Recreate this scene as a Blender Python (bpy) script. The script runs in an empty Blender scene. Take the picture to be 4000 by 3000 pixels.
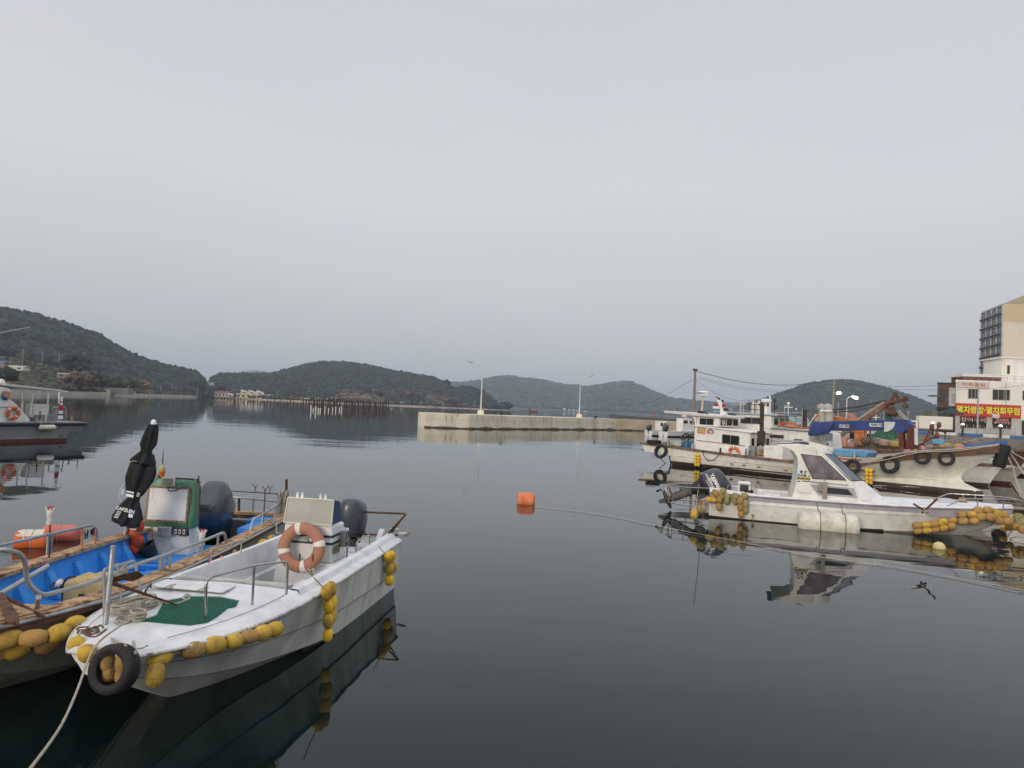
import bpy, bmesh, math, random
import numpy as np
from mathutils import Vector, Matrix, noise

R = math.radians
SC = bpy.context.scene
COL = SC.collection
random.seed(7)
rng = np.random.default_rng(7)

# ------------------------------------------------------------------ camera
F, EYE = 2700.0, 3.3
cam_d = bpy.data.cameras.new('camera')
cam = bpy.data.objects.new('camera', cam_d)
COL.objects.link(cam)
cam_d.sensor_width = 36.0
cam_d.lens = 36.0 * F / 4000.0
cam_d.clip_start = 0.1
cam_d.clip_end = 30000
PITCH, ROLL = math.atan(95 / 2700), R(2.55)
CM = Matrix.Rotation(math.pi / 2 + PITCH, 3, 'X') @ Matrix.Rotation(ROLL, 3, 'Z')
cam.matrix_world = Matrix.Translation((0, 0, EYE)) @ CM.to_4x4()
SC.camera = cam
CO = Vector((0, 0, EYE))

# ------------------------------------------------------------------ light
SUN_EL, SUN_AZ = R(14), R(211)      # azimuth clockwise from +Y: behind and left of the camera
w = bpy.data.worlds.new("World"); SC.world = w; w.use_nodes = True
nt = w.node_tree; nt.nodes.clear()
N, L = nt.nodes.new, nt.links.new
out = N('ShaderNodeOutputWorld'); bg = N('ShaderNodeBackground'); bg2 = N('ShaderNodeBackground')
sky = N('ShaderNodeTexSky'); sky.sky_type = 'NISHITA'; sky.sun_disc = False
sky.sun_elevation = SUN_EL; sky.sun_rotation = SUN_AZ; sky.air_density = 1.5; sky.dust_density = 4
bg.inputs['Strength'].default_value = 0.06
L(sky.outputs[0], bg.inputs['Color'])
tc = N('ShaderNodeTexCoord'); sep = N('ShaderNodeSeparateXYZ'); L(tc.outputs['Generated'], sep.inputs[0])
nz = N('ShaderNodeTexNoise'); nz.inputs['Scale'].default_value = 1.6; nz.inputs['Detail'].default_value = 6
mp = N('ShaderNodeMapping'); mp.inputs['Scale'].default_value = (1, 1, 3.0)
L(tc.outputs['Generated'], mp.inputs[0]); L(mp.outputs[0], nz.inputs['Vector'])
ma = N('ShaderNodeMath'); ma.operation = 'MULTIPLY_ADD'; ma.inputs[1].default_value = 0.20
mb_ = N('ShaderNodeMath'); mb_.operation = 'SUBTRACT'; mb_.inputs[1].default_value = 0.10
L(nz.outputs['Fac'], ma.inputs[0]); L(sep.outputs['Z'], mb_.inputs[0]); L(mb_.outputs[0], ma.inputs[2])
rp = N('ShaderNodeValToRGB'); L(ma.outputs[0], rp.inputs[0])
stops = [(0.0, (0.51, 0.52, 0.535)), (0.11, (0.585, 0.595, 0.61)), (0.31, (0.685, 0.69, 0.72)), (0.5, (0.62, 0.622, 0.665)), (0.72, (0.81, 0.815, 0.855)),
         (1.0, (1.35, 1.35, 1.42))]
cr = rp.color_ramp
for i, (p_, c_) in enumerate(stops):
    e = cr.elements[i] if i < 2 else cr.elements.new(p_)
    e.position = p_; e.color = (*c_, 1)
L(rp.outputs[0], bg2.inputs['Color']); bg2.inputs['Strength'].default_value = 1.09
mx = N('ShaderNodeMixShader'); mx.inputs[0].default_value = 0.93
L(bg.outputs[0], mx.inputs[1]); L(bg2.outputs[0], mx.inputs[2]); L(mx.outputs[0], out.inputs[0])
sd = bpy.data.lights.new('sun', 'SUN'); sd.energy = 1.5; sd.angle = R(22); sd.color = (1.0, 0.86, 0.70)
so = bpy.data.objects.new('sun', sd); COL.objects.link(so)
so.rotation_euler = (math.pi / 2 - SUN_EL, 0, math.pi - SUN_AZ)
so.location = (0, 0, 50)

SC.view_settings.view_transform = 'Standard'; SC.view_settings.look = 'None'
SC.view_settings.exposure = 0.0; SC.view_settings.gamma = 1.0; SC.view_settings.use_curve_mapping = False
SC.cycles.max_bounces = 6; SC.cycles.diffuse_bounces = 2; SC.cycles.glossy_bounces = 3
SC.cycles.transmission_bounces = 4; SC.cycles.volume_bounces = 0; SC.cycles.transparent_max_bounces = 8
SC.cycles.use_denoising = True

# ------------------------------------------------------------------ measuring helpers
def ray(px, py):
    return CM @ Vector(((px - 2000) / F, -(py - 1500) / F, -1))
def G(px, py, z=0.0):            # the point of height z seen at a place of the photograph
    d = ray(px, py); return CO + d * ((z - EYE) / d.z)
def D(px, py, y):                # the point at distance y
    d = ray(px, py); return CO + d * (y / d.y)
class Frame:                     # a boat's own coordinates: x to the bow, y to port, z up from the water
    def __init__(s, ox, oy, deg):
        s.o = Vector((ox, oy, 0)); s.a = R(deg); s.m = Matrix.Rotation(s.a, 3, 'Z'); s.t = s.m.transposed()
    def g(s, px, py, z=0.0): return s.t @ (G(px, py, z) - s.o)
    def hit(s, px, py, ax, v):
        d = s.t @ ray(px, py); c = s.t @ (CO - s.o); return c + d * ((v - c[ax]) / d[ax])
    def w(s, *p): return s.m @ Vector(p) + s.o

# ------------------------------------------------------------------ materials
MATS = {}
def mat(name, col, rough=0.6, metal=0.0, var=0.12, vs=3.0, dirt=None, da=0.5, ds=2.0, dth=0.52, bump=0.15, bs=40.0,
        streak=False, coat=0.0, emis=0.0, alpha=None, trans=0.0, ior=1.45, attr=False, dirt2=None, d2th=0.6, d2s=9.0):
    if name in MATS: return MATS[name]
    m = bpy.data.materials.new(name); m.use_nodes = True; MATS[name] = m
    t = m.node_tree; N, L = t.nodes.new, t.links.new
    b = t.nodes['Principled BSDF']
    tc = N('ShaderNodeTexCoord')
    n1 = N('ShaderNodeTexNoise'); n1.inputs['Scale'].default_value = vs; n1.inputs['Detail'].default_value = 5
    L(tc.outputs['Object'], n1.inputs['Vector'])
    mr = N('ShaderNodeMapRange'); mr.inputs[1].default_value = 0.3; mr.inputs[2].default_value = 0.7
    mr.inputs[3].default_value = 1 - var; mr.inputs[4].default_value = 1 + var; L(n1.outputs['Fac'], mr.inputs[0])
    mul = N('ShaderNodeVectorMath'); mul.operation = 'SCALE'; L(mr.outputs[0], mul.inputs['Scale'])
    if attr:
        at = N('ShaderNodeAttribute'); at.attribute_name = 'Col'; L(at.outputs['Color'], mul.inputs[0])
    else:
        mul.inputs[0].default_value = col
    cur = mul.outputs[0]
    def layer(cur, dc, th, sc, amt, seed):
        n2 = N('ShaderNodeTexNoise'); n2.inputs['Scale'].default_value = sc; n2.inputs['Detail'].default_value = 8
        n2.inputs['Roughness'].default_value = 0.65
        mp = N('ShaderNodeMapping'); mp.inputs['Location'].default_value = (seed, seed * 2, 0)
        if streak: mp.inputs['Scale'].default_value = (1, 1, 0.18)
        L(tc.outputs['Object'], mp.inputs[0]); L(mp.outputs[0], n2.inputs['Vector'])
        r2 = N('ShaderNodeMapRange'); r2.inputs[1].default_value = th; r2.inputs[2].default_value = th + 0.13
        r2.inputs[4].default_value = amt; L(n2.outputs['Fac'], r2.inputs[0])
        mi = N('ShaderNodeMix'); mi.data_type = 'RGBA'; L(r2.outputs[0], mi.inputs[0])
        L(cur, mi.inputs[6]); mi.inputs[7].default_value = (*dc, 1); return mi.outputs[2], r2.outputs[0]
    if dirt:
        cur, f1 = layer(cur, dirt, dth, ds, da, 3.1)
        rr = N('ShaderNodeMapRange'); rr.inputs[3].default_value = rough; rr.inputs[4].default_value = min(1, rough + 0.3)
        L(f1, rr.inputs[0]); L(rr.outputs[0], b.inputs['Roughness'])
    else:
        b.inputs['Roughness'].default_value = rough
    if dirt2: cur, _ = layer(cur, dirt2, d2th, d2s, 0.9, 11.7)
    L(cur, b.inputs['Base Color'])
    b.inputs['Metallic'].default_value = metal
    if coat: b.inputs['Coat Weight'].default_value = coat; b.inputs['Coat Roughness'].default_value = 0.1
    if trans: b.inputs['Transmission Weight'].default_value = trans; b.inputs['IOR'].default_value = ior
    if alpha is not None: b.inputs['Alpha'].default_value = alpha
    if emis: b.inputs['Emission Color'].default_value = (*col, 1); b.inputs['Emission Strength'].default_value = emis
    if bump:
        n3 = N('ShaderNodeTexNoise'); n3.inputs['Scale'].default_value = bs; n3.inputs['Detail'].default_value = 4
        L(tc.outputs['Object'], n3.inputs['Vector'])
        bp = N('ShaderNodeBump'); bp.inputs['Strength'].default_value = bump; bp.inputs['Distance'].default_value = 0.02
        L(n3.outputs['Fac'], bp.inputs['Height']); L(bp.outputs[0], b.inputs['Normal'])
    return m

# ------------------------------------------------------------------ mesh builder
class MB:
    def __init__(s): s.v = []; s.f = []; s.mi = []; s.m = 0; s.T = None
    def add(s, vs, fs, flip=False):
        o = len(s.v)
        if s.T is not None: vs = [s.T @ Vector(p) for p in vs]
        s.v += [tuple(p) for p in vs]
        for f in fs:
            s.f.append([o + i for i in (reversed(f) if flip else f)]); s.mi.append(s.m)
        return s
    def box(s, c, d, rz=0.0, rx=0.0, ry=0.0):
        m = Matrix.Rotation(rz, 3, 'Z') @ Matrix.Rotation(ry, 3, 'Y') @ Matrix.Rotation(rx, 3, 'X')
        vs = [m @ Vector((x * d[0] / 2, y * d[1] / 2, z * d[2] / 2)) + Vector(c) for z in (-1, 1) for y in (-1, 1) for x in (-1, 1)]
        return s.add(vs, [(0, 2, 3, 1), (4, 5, 7, 6), (0, 1, 5, 4), (2, 6, 7, 3), (0, 4, 6, 2), (1, 3, 7, 5)])
    def hexa(s, b, t):           # two quads, bottom and top
        return s.add(list(b) + list(t), [(3, 2, 1, 0), (4, 5, 6, 7), (0, 1, 5, 4), (1, 2, 6, 5), (2, 3, 7, 6), (3, 0, 4, 7)])
    def prism(s, poly, h, axis=(0, 0, 1), o=(0, 0, 0)):   # planar 3D polygon pushed along a vector
        n = len(poly); h = Vector(h) if not isinstance(h, (int, float)) else Vector(axis) * h
        a = [Vector(p) + Vector(o) for p in poly]
        return s.add(a + [p + h for p in a], [tuple(range(n - 1, -1, -1)), tuple(range(n, 2 * n))] + [(i, (i + 1) % n, n + (i + 1) % n, n + i) for i in range(n)])
    def tube(s, pts, r, n=8, closed=False, r2=None, caps=True):
        pts = [Vector(p) for p in pts]; k = len(pts); vs = []; fs = []
        if k < 2: return s
        up = None
        for i, p in enumerate(pts):
            if closed: d = pts[(i + 1) % k] - pts[i - 1]
            else: d = pts[min(i + 1, k - 1)] - pts[max(i - 1, 0)]
            if d.length < 1e-9: d = Vector((0, 0, 1))
            d.normalize()
            if up is None: up = d.orthogonal().normalized()
            up = up - d * up.dot(d)
            up = up.normalized() if up.length > 1e-6 else d.orthogonal().normalized()
            sd = d.cross(up)
            rr = r if r2 is None else r + (r2 - r) * i / (k - 1)
            for j in range(n):
                a = 2 * math.pi * j / n; vs.append(p + (up * math.cos(a) + sd * math.sin(a)) * rr)
        for i in range(k if closed else k - 1):
            for j in range(n):
                a, b2 = i * n + j, i * n + (j + 1) % n; c, d2 = ((i + 1) % k) * n + (j + 1) % n, ((i + 1) % k) * n + j
                fs.append((a, b2, c, d2))
        if not closed and caps: fs += [tuple(range(n - 1, -1, -1)), tuple(range((k - 1) * n, k * n))]
        return s.add(vs, fs)
    def lathe(s, prof, n=16, o=(0, 0, 0), rot=None, sx=1.0):   # prof: (r, z)
        rot = rot or Matrix.Identity(3); vs = []; fs = []; k = len(prof)
        for r_, z in prof:
            for j in range(n):
                a = 2 * math.pi * j / n; vs.append(rot @ Vector((r_ * math.cos(a) * sx, r_ * math.sin(a), z)) + Vector(o))
        for i in range(k - 1):
            for j in range(n): fs.append((i * n + j, i * n + (j + 1) % n, (i + 1) * n + (j + 1) % n, (i + 1) * n + j))
        fs += [tuple(range(n - 1, -1, -1)), tuple(range((k - 1) * n, k * n))]
        return s.add(vs, fs)
    def ell(s, c, d, n=12, k=8, rot=None, pw=1.0):
        prof = []
        for i in range(k + 1):
            a = -math.pi / 2 + math.pi * i / k
            prof.append((max(0.002, abs(math.cos(a)) ** pw), math.copysign(abs(math.sin(a)) ** pw, math.sin(a))))
        rot = rot or Matrix.Identity(3); sc = Matrix.Diagonal(d)
        return s.lathe(prof, n, c, rot @ sc)
    def torus(s, c, Rr, r, rot=None, n=28, m=10, sz=1.0, a0=0, a1=2 * math.pi):
        rot = rot or Matrix.Identity(3); vs = []; fs = []; full = abs(a1 - a0 - 2 * math.pi) < 1e-6
        for i in range(n if full else n + 1):
            a = a0 + (a1 - a0) * i / n
            for j in range(m):
                b = 2 * math.pi * j / m
                vs.append(rot @ Vector(((Rr + r * math.cos(b)) * math.cos(a), (Rr + r * math.cos(b)) * math.sin(a), r * sz * math.sin(b))) + Vector(c))
        q = n
        for i in range(q):
            for j in range(m):
                i2 = (i + 1) % n if full else i + 1
                fs.append((i * m + j, i2 * m + j, i2 * m + (j + 1) % m, i * m + (j + 1) % m))
        return s.add(vs, fs)
    def loft(s, secs, close=False, cap0=False, cap1=False):
        n = len(secs[0]); vs = [p for q in secs for p in q]; fs = []
        for i in range(len(secs) - 1):
            for j in range(n if close else n - 1):
                fs.append((i * n + j, i * n + (j + 1) % n, (i + 1) * n + (j + 1) % n, (i + 1) * n + j))
        if cap0: fs.append(tuple(range(n - 1, -1, -1)))
        if cap1: fs.append(tuple(range((len(secs) - 1) * n, len(secs) * n)))
        return s.add(vs, fs)

def link(name, me, parent=None):
    o = bpy.data.objects.new(name, me); COL.objects.link(o)
    if parent is not None: o.parent = parent
    return o
def part(name, mb, mats, parent=None, bevel=0.0, sharp=40, smooth=True, kind=None, label=None, recalc=True, wobble=0):
    me = bpy.data.meshes.new(name)
    me.from_pydata(mb.v, [], mb.f)
    ms = mats if isinstance(mats, (list, tuple)) else [mats]
    for m in ms: me.materials.append(m)
    if len(ms) > 1: me.polygons.foreach_set('material_index', mb.mi)
    if recalc:
        bm = bmesh.new(); bm.from_mesh(me); bmesh.ops.recalc_face_normals(bm, faces=bm.faces); bm.to_mesh(me); bm.free()
    me.update()
    if smooth:
        me.shade_smooth()
        if sharp < 180: me.set_sharp_from_angle(angle=R(sharp))
    o = link(name, me, parent)
    if bevel:
        b = o.modifiers.new('bevel', 'BEVEL'); b.width = bevel; b.segments = 2; b.limit_method = 'ANGLE'; b.angle_limit = R(35); b.harden_normals = False
    if kind: o['kind'] = kind
    if label: o['label'] = label
    return o
def thing(name, label, cat, loc=(0, 0, 0), rz=0.0, group=None):
    o = bpy.data.objects.new(name, None); COL.objects.link(o); o.empty_display_size = 0.2
    o.location = loc; o.rotation_euler = (0, 0, rz); o['label'] = label; o['category'] = cat
    if group: o['group'] = group
    return o
def tag(o, label, cat, group=None):
    o['label'] = label; o['category'] = cat
    if group: o['group'] = group
    return o
def recenter(o):                 # moves the origin of a one-mesh thing to the foot of its mesh
    me = o.data; vs = [v.co for v in me.vertices]
    c = Vector(((min(v.x for v in vs) + max(v.x for v in vs)) / 2, (min(v.y for v in vs) + max(v.y for v in vs)) / 2, min(v.z for v in vs)))
    me.transform(Matrix.Translation(-c)); o.location = o.location + c if o.parent is None else o.location
    return o
def boat(name, label, cat, fr):
    return thing(name, label, cat, fr.o, fr.a)
def dup(o, loc, rz=None, label=None, parent=None, scale=None):
    c = o.copy(); COL.objects.link(c)
    if parent is None:
        c.location = loc
        if rz is not None: c.rotation_euler = (0, 0, rz)
        if label: c['label'] = label
        if scale: c.scale = (scale,) * 3
    else: c.parent = parent
    for ch in o.children: dup(ch, None, parent=c)
    return c
def catmull(ps, n):
    ps = [Vector(p) for p in ps]; k = len(ps); o = []
    for i in range(n + 1):
        t = (k - 1) * i / n; a = min(int(t), k - 2); u = t - a
        p0, p1, p2, p3 = ps[max(a - 1, 0)], ps[a], ps[a + 1], ps[min(a + 2, k - 1)]
        o.append(0.5 * ((2 * p1) + (p2 - p0) * u + (2 * p0 - 5 * p1 + 4 * p2 - p3) * u * u + (3 * p1 - p0 - 3 * p2 + p3) * u ** 3))
    return o
def roundpath(ps, r, n=5):       # polyline with rounded corners
    ps = [Vector(p) for p in ps]; o = [ps[0]]
    for a, b, c in zip(ps, ps[1:], ps[2:]):
        d1 = (a - b); d2 = (c - b); q = min(r, d1.length * .45, d2.length * .45)
        s0, s1 = b + d1.normalized() * q, b + d2.normalized() * q
        for i in range(n + 1):
            t = i / n; o.append(s0 * (1 - t) ** 2 + b * 2 * t * (1 - t) + s1 * t * t)
    o.append(ps[-1]); return o
def basis(x, y):                 # 3x3 with columns x, y, x×y
    x = Vector(x).normalized(); z = x.cross(Vector(y)).normalized(); y = z.cross(x)
    return Matrix((x, y, z)).transposed()
def text(name, s, size, m, parent, o, xdir, ydir, extrude=0.004, bold=0.0, sx=1.0, label=None):
    cu = bpy.data.curves.new(name, 'FONT'); cu.body = s; cu.size = size; cu.align_x = 'CENTER'; cu.align_y = 'CENTER'
    cu.extrude = extrude; cu.offset = bold; cu.resolution_u = 2
    t = bpy.data.objects.new('tmp', cu); COL.objects.link(t)
    dg = bpy.context.evaluated_depsgraph_get()
    me = bpy.data.meshes.new_from_object(t.evaluated_get(dg)); me.name = name
    bpy.data.objects.remove(t)
    me.transform(Matrix.Translation(Vector(o)) @ basis(xdir, ydir).to_4x4() @ Matrix.Diagonal((sx, 1, 1, 1)))
    me.materials.clear(); me.materials.append(m)
    ob = link(name, me, parent)
    if label: ob['label'] = label
    return ob
# ------------------------------------------------------------------ water
def water_mat():
    m = bpy.data.materials.new('sea_water'); m.use_nodes = True; t = m.node_tree; N, L = t.nodes.new, t.links.new
    b = t.nodes['Principled BSDF']
    b.inputs['Base Color'].default_value = (0.003, 0.009, 0.009, 1)
    b.inputs['IOR'].default_value = 1.34
    tc = N('ShaderNodeTexCoord')
    # slicks and breeze patches change the roughness
    p = N('ShaderNodeTexNoise'); p.inputs['Scale'].default_value = 0.006; p.inputs['Detail'].default_value = 3
    mp0 = N('ShaderNodeMapping'); mp0.inputs['Scale'].default_value = (0.35, 1.0, 1); L(tc.outputs['Object'], mp0.inputs[0]); L(mp0.outputs[0], p.inputs['Vector'])
    rr = N('ShaderNodeMapRange'); rr.inputs[1].default_value = 0.45; rr.inputs[2].default_value = 0.62
    rr.inputs[3].default_value = 0.018; rr.inputs[4].default_value = 0.05
    L(p.outputs['Fac'], rr.inputs[0]); L(rr.outputs[0], b.inputs['Roughness'])
    def wave(scale, sx, sy, det, rot):
        n = N('ShaderNodeTexNoise'); n.inputs['Scale'].default_value = scale; n.inputs['Detail'].default_value = det
        mp = N('ShaderNodeMapping'); mp.inputs['Scale'].default_value = (sx, sy, 1); mp.inputs['Rotation'].default_value = (0, 0, rot)
        L(tc.outputs['Object'], mp.inputs[0]); L(mp.outputs[0], n.inputs['Vector']); return n.outputs['Fac']
    a = wave(1.1, 0.35, 1.0, 2, 0.12); c = wave(0.16, 0.35, 1.0, 2, -0.08)
    ad = N('ShaderNodeMath'); ad.operation = 'MULTIPLY_ADD'; ad.inputs[1].default_value = 4.0; L(c, ad.inputs[0]); L(a, ad.inputs[2])
    bp = N('ShaderNodeBump'); bp.inputs['Strength'].default_value = 1.0; bp.inputs['Distance'].default_value = 0.0055
    L(ad.outputs[0], bp.inputs['Height']); L(bp.outputs[0], b.inputs['Normal'])
    return m
mb = MB(); mb.add([(-6800, -60, 0), (6800, -60, 0), (6800, 6900, 0), (-6800, 6900, 0)], [(0, 1, 2, 3)])
o = part('water', mb, water_mat(), kind='structure', recalc=False)

# ------------------------------------------------------------------ haze
hz = MB(); hz.box((0, 3420, 139), (13800, 7200, 281))
hm = bpy.data.materials.new('haze_air'); hm.use_nodes = True; t = hm.node_tree; t.nodes.clear()
ho = t.nodes.new('ShaderNodeOutputMaterial'); pv = t.nodes.new('ShaderNodeVolumePrincipled')
pv.inputs['Color'].default_value = (0.70, 0.84, 1.0, 1); pv.inputs['Density'].default_value = 0.00019
pv.inputs['Anisotropy'].default_value = 0.0
t.links.new(pv.outputs[0], ho.inputs['Volume'])
part('haze', hz, hm, kind='stuff')

# ------------------------------------------------------------------ hills
forest = mat('forest_crowns', (0, 0, 0), 0.9, attr=True, var=0.25, vs=0.6, bump=0.0)
scrub_floor = mat('hill_floor', (0.045, 0.045, 0.028), 0.95, var=0.35, vs=0.05, dirt=(0.085, 0.062, 0.042), da=0.7, ds=0.02, dth=0.5, bump=0.0)
far_ground = mat('far_slope', (0.032, 0.042, 0.030), 0.95, var=0.4, vs=0.03, dirt=(0.07, 0.06, 0.045), da=0.5, ds=0.006, dth=0.55, bump=0.0)
T_ = (1 + 5 ** .5) / 2
ICO = np.array([(-1, T_, 0), (1, T_, 0), (-1, -T_, 0), (1, -T_, 0), (0, -1, T_), (0, 1, T_), (0, -1, -T_), (0, 1, -T_), (T_, 0, -1), (T_, 0, 1), (-T_, 0, -1), (-T_, 0, 1)]) / 1.9
ICF = np.array([(0, 11, 5), (0, 5, 1), (0, 1, 7), (0, 7, 10), (0, 10, 11), (1, 5, 9), (5, 11, 4), (11, 10, 2), (10, 7, 6), (7, 1, 8), (3, 9, 4), (3, 4, 2), (3, 2, 6), (3, 6, 8), (3, 8, 9), (4, 9, 5), (2, 4, 11), (6, 2, 10), (8, 6, 7), (9, 8, 1)])
def crowns(name, P, S, Cc, m, parent=None, kind='stuff', jit=0.35, label=None):
    """P centres (n,3), S radii (n,3), Cc colours (n,3): crumpled leaf clumps in one mesh"""
    n = len(P)
    V = ICO[None] * (1 + rng.uniform(-jit, jit, (n, 12, 1))) + rng.uniform(-.18, .18, (n, 12, 3))
    a = rng.uniform(0, 6.28, n); c, s = np.cos(a)[:, None], np.sin(a)[:, None]
    V = np.stack([V[..., 0] * c - V[..., 1] * s, V[..., 0] * s + V[..., 1] * c, V[..., 2]], -1)
    V = V * S[:, None, :] + P[:, None, :]
    Fc = ICF[None] + (np.arange(n) * 12)[:, None, None]
    me = bpy.data.meshes.new(name)
    me.vertices.add(n * 12); me.vertices.foreach_set('co', V.astype(np.float32).ravel())
    me.loops.add(n * 60); me.loops.foreach_set('vertex_index', Fc.astype(np.int32).ravel())
    me.polygons.add(n * 20); me.polygons.foreach_set('loop_start', np.arange(0, n * 60, 3, dtype=np.int32))
    me.polygons.foreach_set('loop_total', np.full(n * 20, 3, np.int32))
    me.update(calc_edges=True)
    at = me.color_attributes.new('Col', 'FLOAT_COLOR', 'POINT')
    cc = np.ones((n, 12, 4), np.float32); cc[..., :3] = Cc[:, None, :] * rng.uniform(.8, 1.2, (n, 12, 1)); at.data.foreach_set('color', cc.ravel())
    me.materials.append(m); o = link(name, me, parent)
    if kind: o['kind'] = kind
    if label: o['label'] = label
    return o
PINE = np.array([(.018, .027, .018), (.023, .032, .020), (.015, .023, .017), (.030, .035, .023)])
BRUSH = np.array([(.060, .065, .028), (.070, .060, .034), (.045, .058, .024), (.072, .052, .034), (.040, .045, .026)])
RUST = np.array([(.095, .055, .040), (.085, .055, .042), (.07, .048, .036), (.09, .068, .048)])
def interp(cols, px, k):
    return np.interp(px, [c[0] for c in cols], [c[k] for c in cols])
class Land:
    """a sheet of land: per picture column the distances of its shore and ridge and the ridge's height in the photograph"""
    def __init__(s, name, cols, m, nu=90, nv=40, bank=1.6, pw=1.0, treeh=8, rough=3.0, back=1.0):
        s.cols, s.bank, s.pw, s.th, s.rough, s.back = cols, bank, pw, treeh, rough, back
        s.x0, s.x1 = cols[0][0], cols[-1][0]
        vs = [s.pt(s.x0 + (s.x1 - s.x0) * i / nu, 1.7 * j / nv) for i in range(nu + 1) for j in range(nv + 1)]
        fs = [(i * (nv + 1) + j, (i + 1) * (nv + 1) + j, (i + 1) * (nv + 1) + j + 1, i * (nv + 1) + j + 1) for i in range(nu) for j in range(nv)]
        mb = MB(); mb.add(vs, fs); s.o = part(name, mb, m, kind='structure', recalc=False, sharp=180)
    def pt(s, px, v, dz=0.0):
        d0, d1, ry = (interp(s.cols, px, k) for k in (1, 2, 3))
        top = D(px, ry, d1).z - s.th
        dist = d0 + (d1 - d0) * v
        dx = D(px, 1600, 1.0).x
        if v <= 0: z = -1.0
        elif v <= 1:
            z = s.bank + (top - s.bank) * (v ** s.pw) * (0.5 + 0.5 * math.sin(math.pi * (min(v, 1) - 0.5))) ** 0.35 if v > 0.02 else s.bank
        else: z = top * max(-0.05, 1 - ((v - 1) / 0.68) ** 1.6)
        p = Vector((dx * dist, dist, z))
        if 0.08 < v: p.z += s.rough * (noise.noise(p * 0.012) + .5 * noise.noise(p * 0.04)) * min(1, (v - .08) * 5) * min(1, max(0, abs(v - 1) * 4 + .15))
        p.z += dz; return p
    def cover(s, name, n, v0, v1, size, pal, dark=1.0, squash=0.8, x0=None, x1=None, keep=None, m=None):
        P, S, C = [], [], []
        x0 = s.x0 if x0 is None else x0; x1 = s.x1 if x1 is None else x1
        for _ in range(n):
            px = random.uniform(x0, x1); v = v0 + (v1 - v0) * random.random() ** 0.9
            if keep and not keep(px, v): continue
            r = random.uniform(*size); p = s.pt(px, v)
            P.append((p.x, p.y, p.z + r * 0.55)); S.append((r, r, r * squash * random.uniform(.8, 1.25)))
            C.append(pal[random.randrange(len(pal))] * random.choice((.3, .6, .9, 1.2, 2.1)) * random.uniform(.85, 1.15) * dark)
        return crowns(name, np.array(P), np.array(S), np.array(C), m or forest)

# farthest ranges (the haze turns them blue)
Land('far_range', [(-1500, 3600, 5200, 1480), (850, 3600, 5200, 1500), (905, 3600, 5200, 1452), (1010, 3600, 5200, 1440), (1090, 3600, 5200, 1470), (1500, 3600, 5200, 1500), (1680, 3600, 5200, 1478), (1800, 3600, 5200, 1500), (2000, 3600, 5300, 1560), (3000, 3600, 5300, 1570), (6000, 3600, 5300, 1600)], far_ground, nu=160, nv=14, treeh=0, rough=8, pw=.8)
RANGE = Land('distant_mountain', [(1640, 2300, 2500, 1560), (1700, 2350, 3000, 1500), (1800, 2350, 3300, 1497), (1880, 2350, 3400, 1488), (1935, 2350, 3400, 1474), (1985, 2350, 3400, 1469), (2060, 2350, 3400, 1481), (2130, 2350, 3400, 1490), (2200, 2350, 3400, 1506), (2290, 2350, 3300, 1512), (2330, 2300, 3300, 1508), (2400, 2300, 3300, 1497), (2450, 2300, 3300, 1493), (2480, 2300, 3300, 1500), (2540, 2300, 3200, 1530), (2620, 2300, 3200, 1560), (2700, 2300, 3100, 1566), (2780, 2300, 3100, 1576), (2860, 2300, 3000, 1590), (3000, 2300, 2800, 1600)], far_ground, nu=200, nv=26, treeh=3, rough=9, pw=.9)
RIGHT = Land('right_hill', [(2820, 1150, 1300, 1615), (2880, 1150, 1500, 1592), (2960, 1150, 1550, 1563), (3050, 1100, 1550, 1532), (3150, 1100, 1550, 1496), (3230, 1100, 1550, 1484), (3290, 1100, 1550, 1481), (3360, 1100, 1500, 1487), (3440, 1100, 1500, 1506), (3530, 1100, 1450, 1533), (3600, 1100, 1400, 1562), (3660, 1100, 1350, 1590), (3800, 1100, 1350, 1630), (4600, 1100, 1350, 1660)], scrub_floor, nu=120, nv=30, treeh=7, rough=4, pw=.85)
ISLE = Land('centre_hill', [(818, 900, 1000, 1470), (850, 830, 1000, 1456), (960, 800, 1040, 1456), (1060, 790, 1120, 1454), (1110, 790, 1160, 1440), (1180, 790, 1180, 1420), (1260, 790, 1200, 1409), (1330, 790, 1200, 1409), (1420, 800, 1200, 1420), (1500, 820, 1200, 1438), (1600, 850, 1180, 1456), (1690, 880, 1150, 1470), (1740, 900, 1100, 1494), (1760, 920, 1060, 1520), (1790, 930, 1060, 1508), (1830, 940, 1060, 1509), (1880, 950, 1060, 1522), (1915, 960, 1060, 1550), (1945, 980, 1050, 1576), (1970, 1000, 1040, 1592)], scrub_floor, nu=160, nv=34, treeh=8, rough=3, pw=.7)
LEFT = Land('left_hill', [(-1200, 170, 620, 1100), (-500, 210, 660, 1130), (0, 262, 700, 1195), (108, 285, 720, 1215), (235, 340, 740, 1253), (362, 400, 760, 1296), (452, 460, 780, 1350), (542, 520, 800, 1392), (633, 600, 820, 1418), (723, 680, 850, 1434), (765, 730, 870, 1448), (795, 780, 880, 1485), (830, 850, 960, 1515), (870, 860, 1000, 1520)], scrub_floor, nu=200, nv=44, bank=1.8, treeh=8, rough=3, pw=1.5)
RANGE.cover('distant_wood', 9000, .1, 1.02, (7, 13), PINE * 1.1, squash=.5)
def left_keep(px, v): return v > np.interp(px, [0, 100, 300, 450, 600, 760], [.52, .50, .46, .36, .22, .06]) + .05 * noise.noise(Vector((px * .02, v * 6, 0)))
LEFT.cover('left_hill_wood', 40000, .05, 1.06, (1.9, 4.4), PINE, keep=left_keep, x0=-700, x1=800, squash=1.15)
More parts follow.
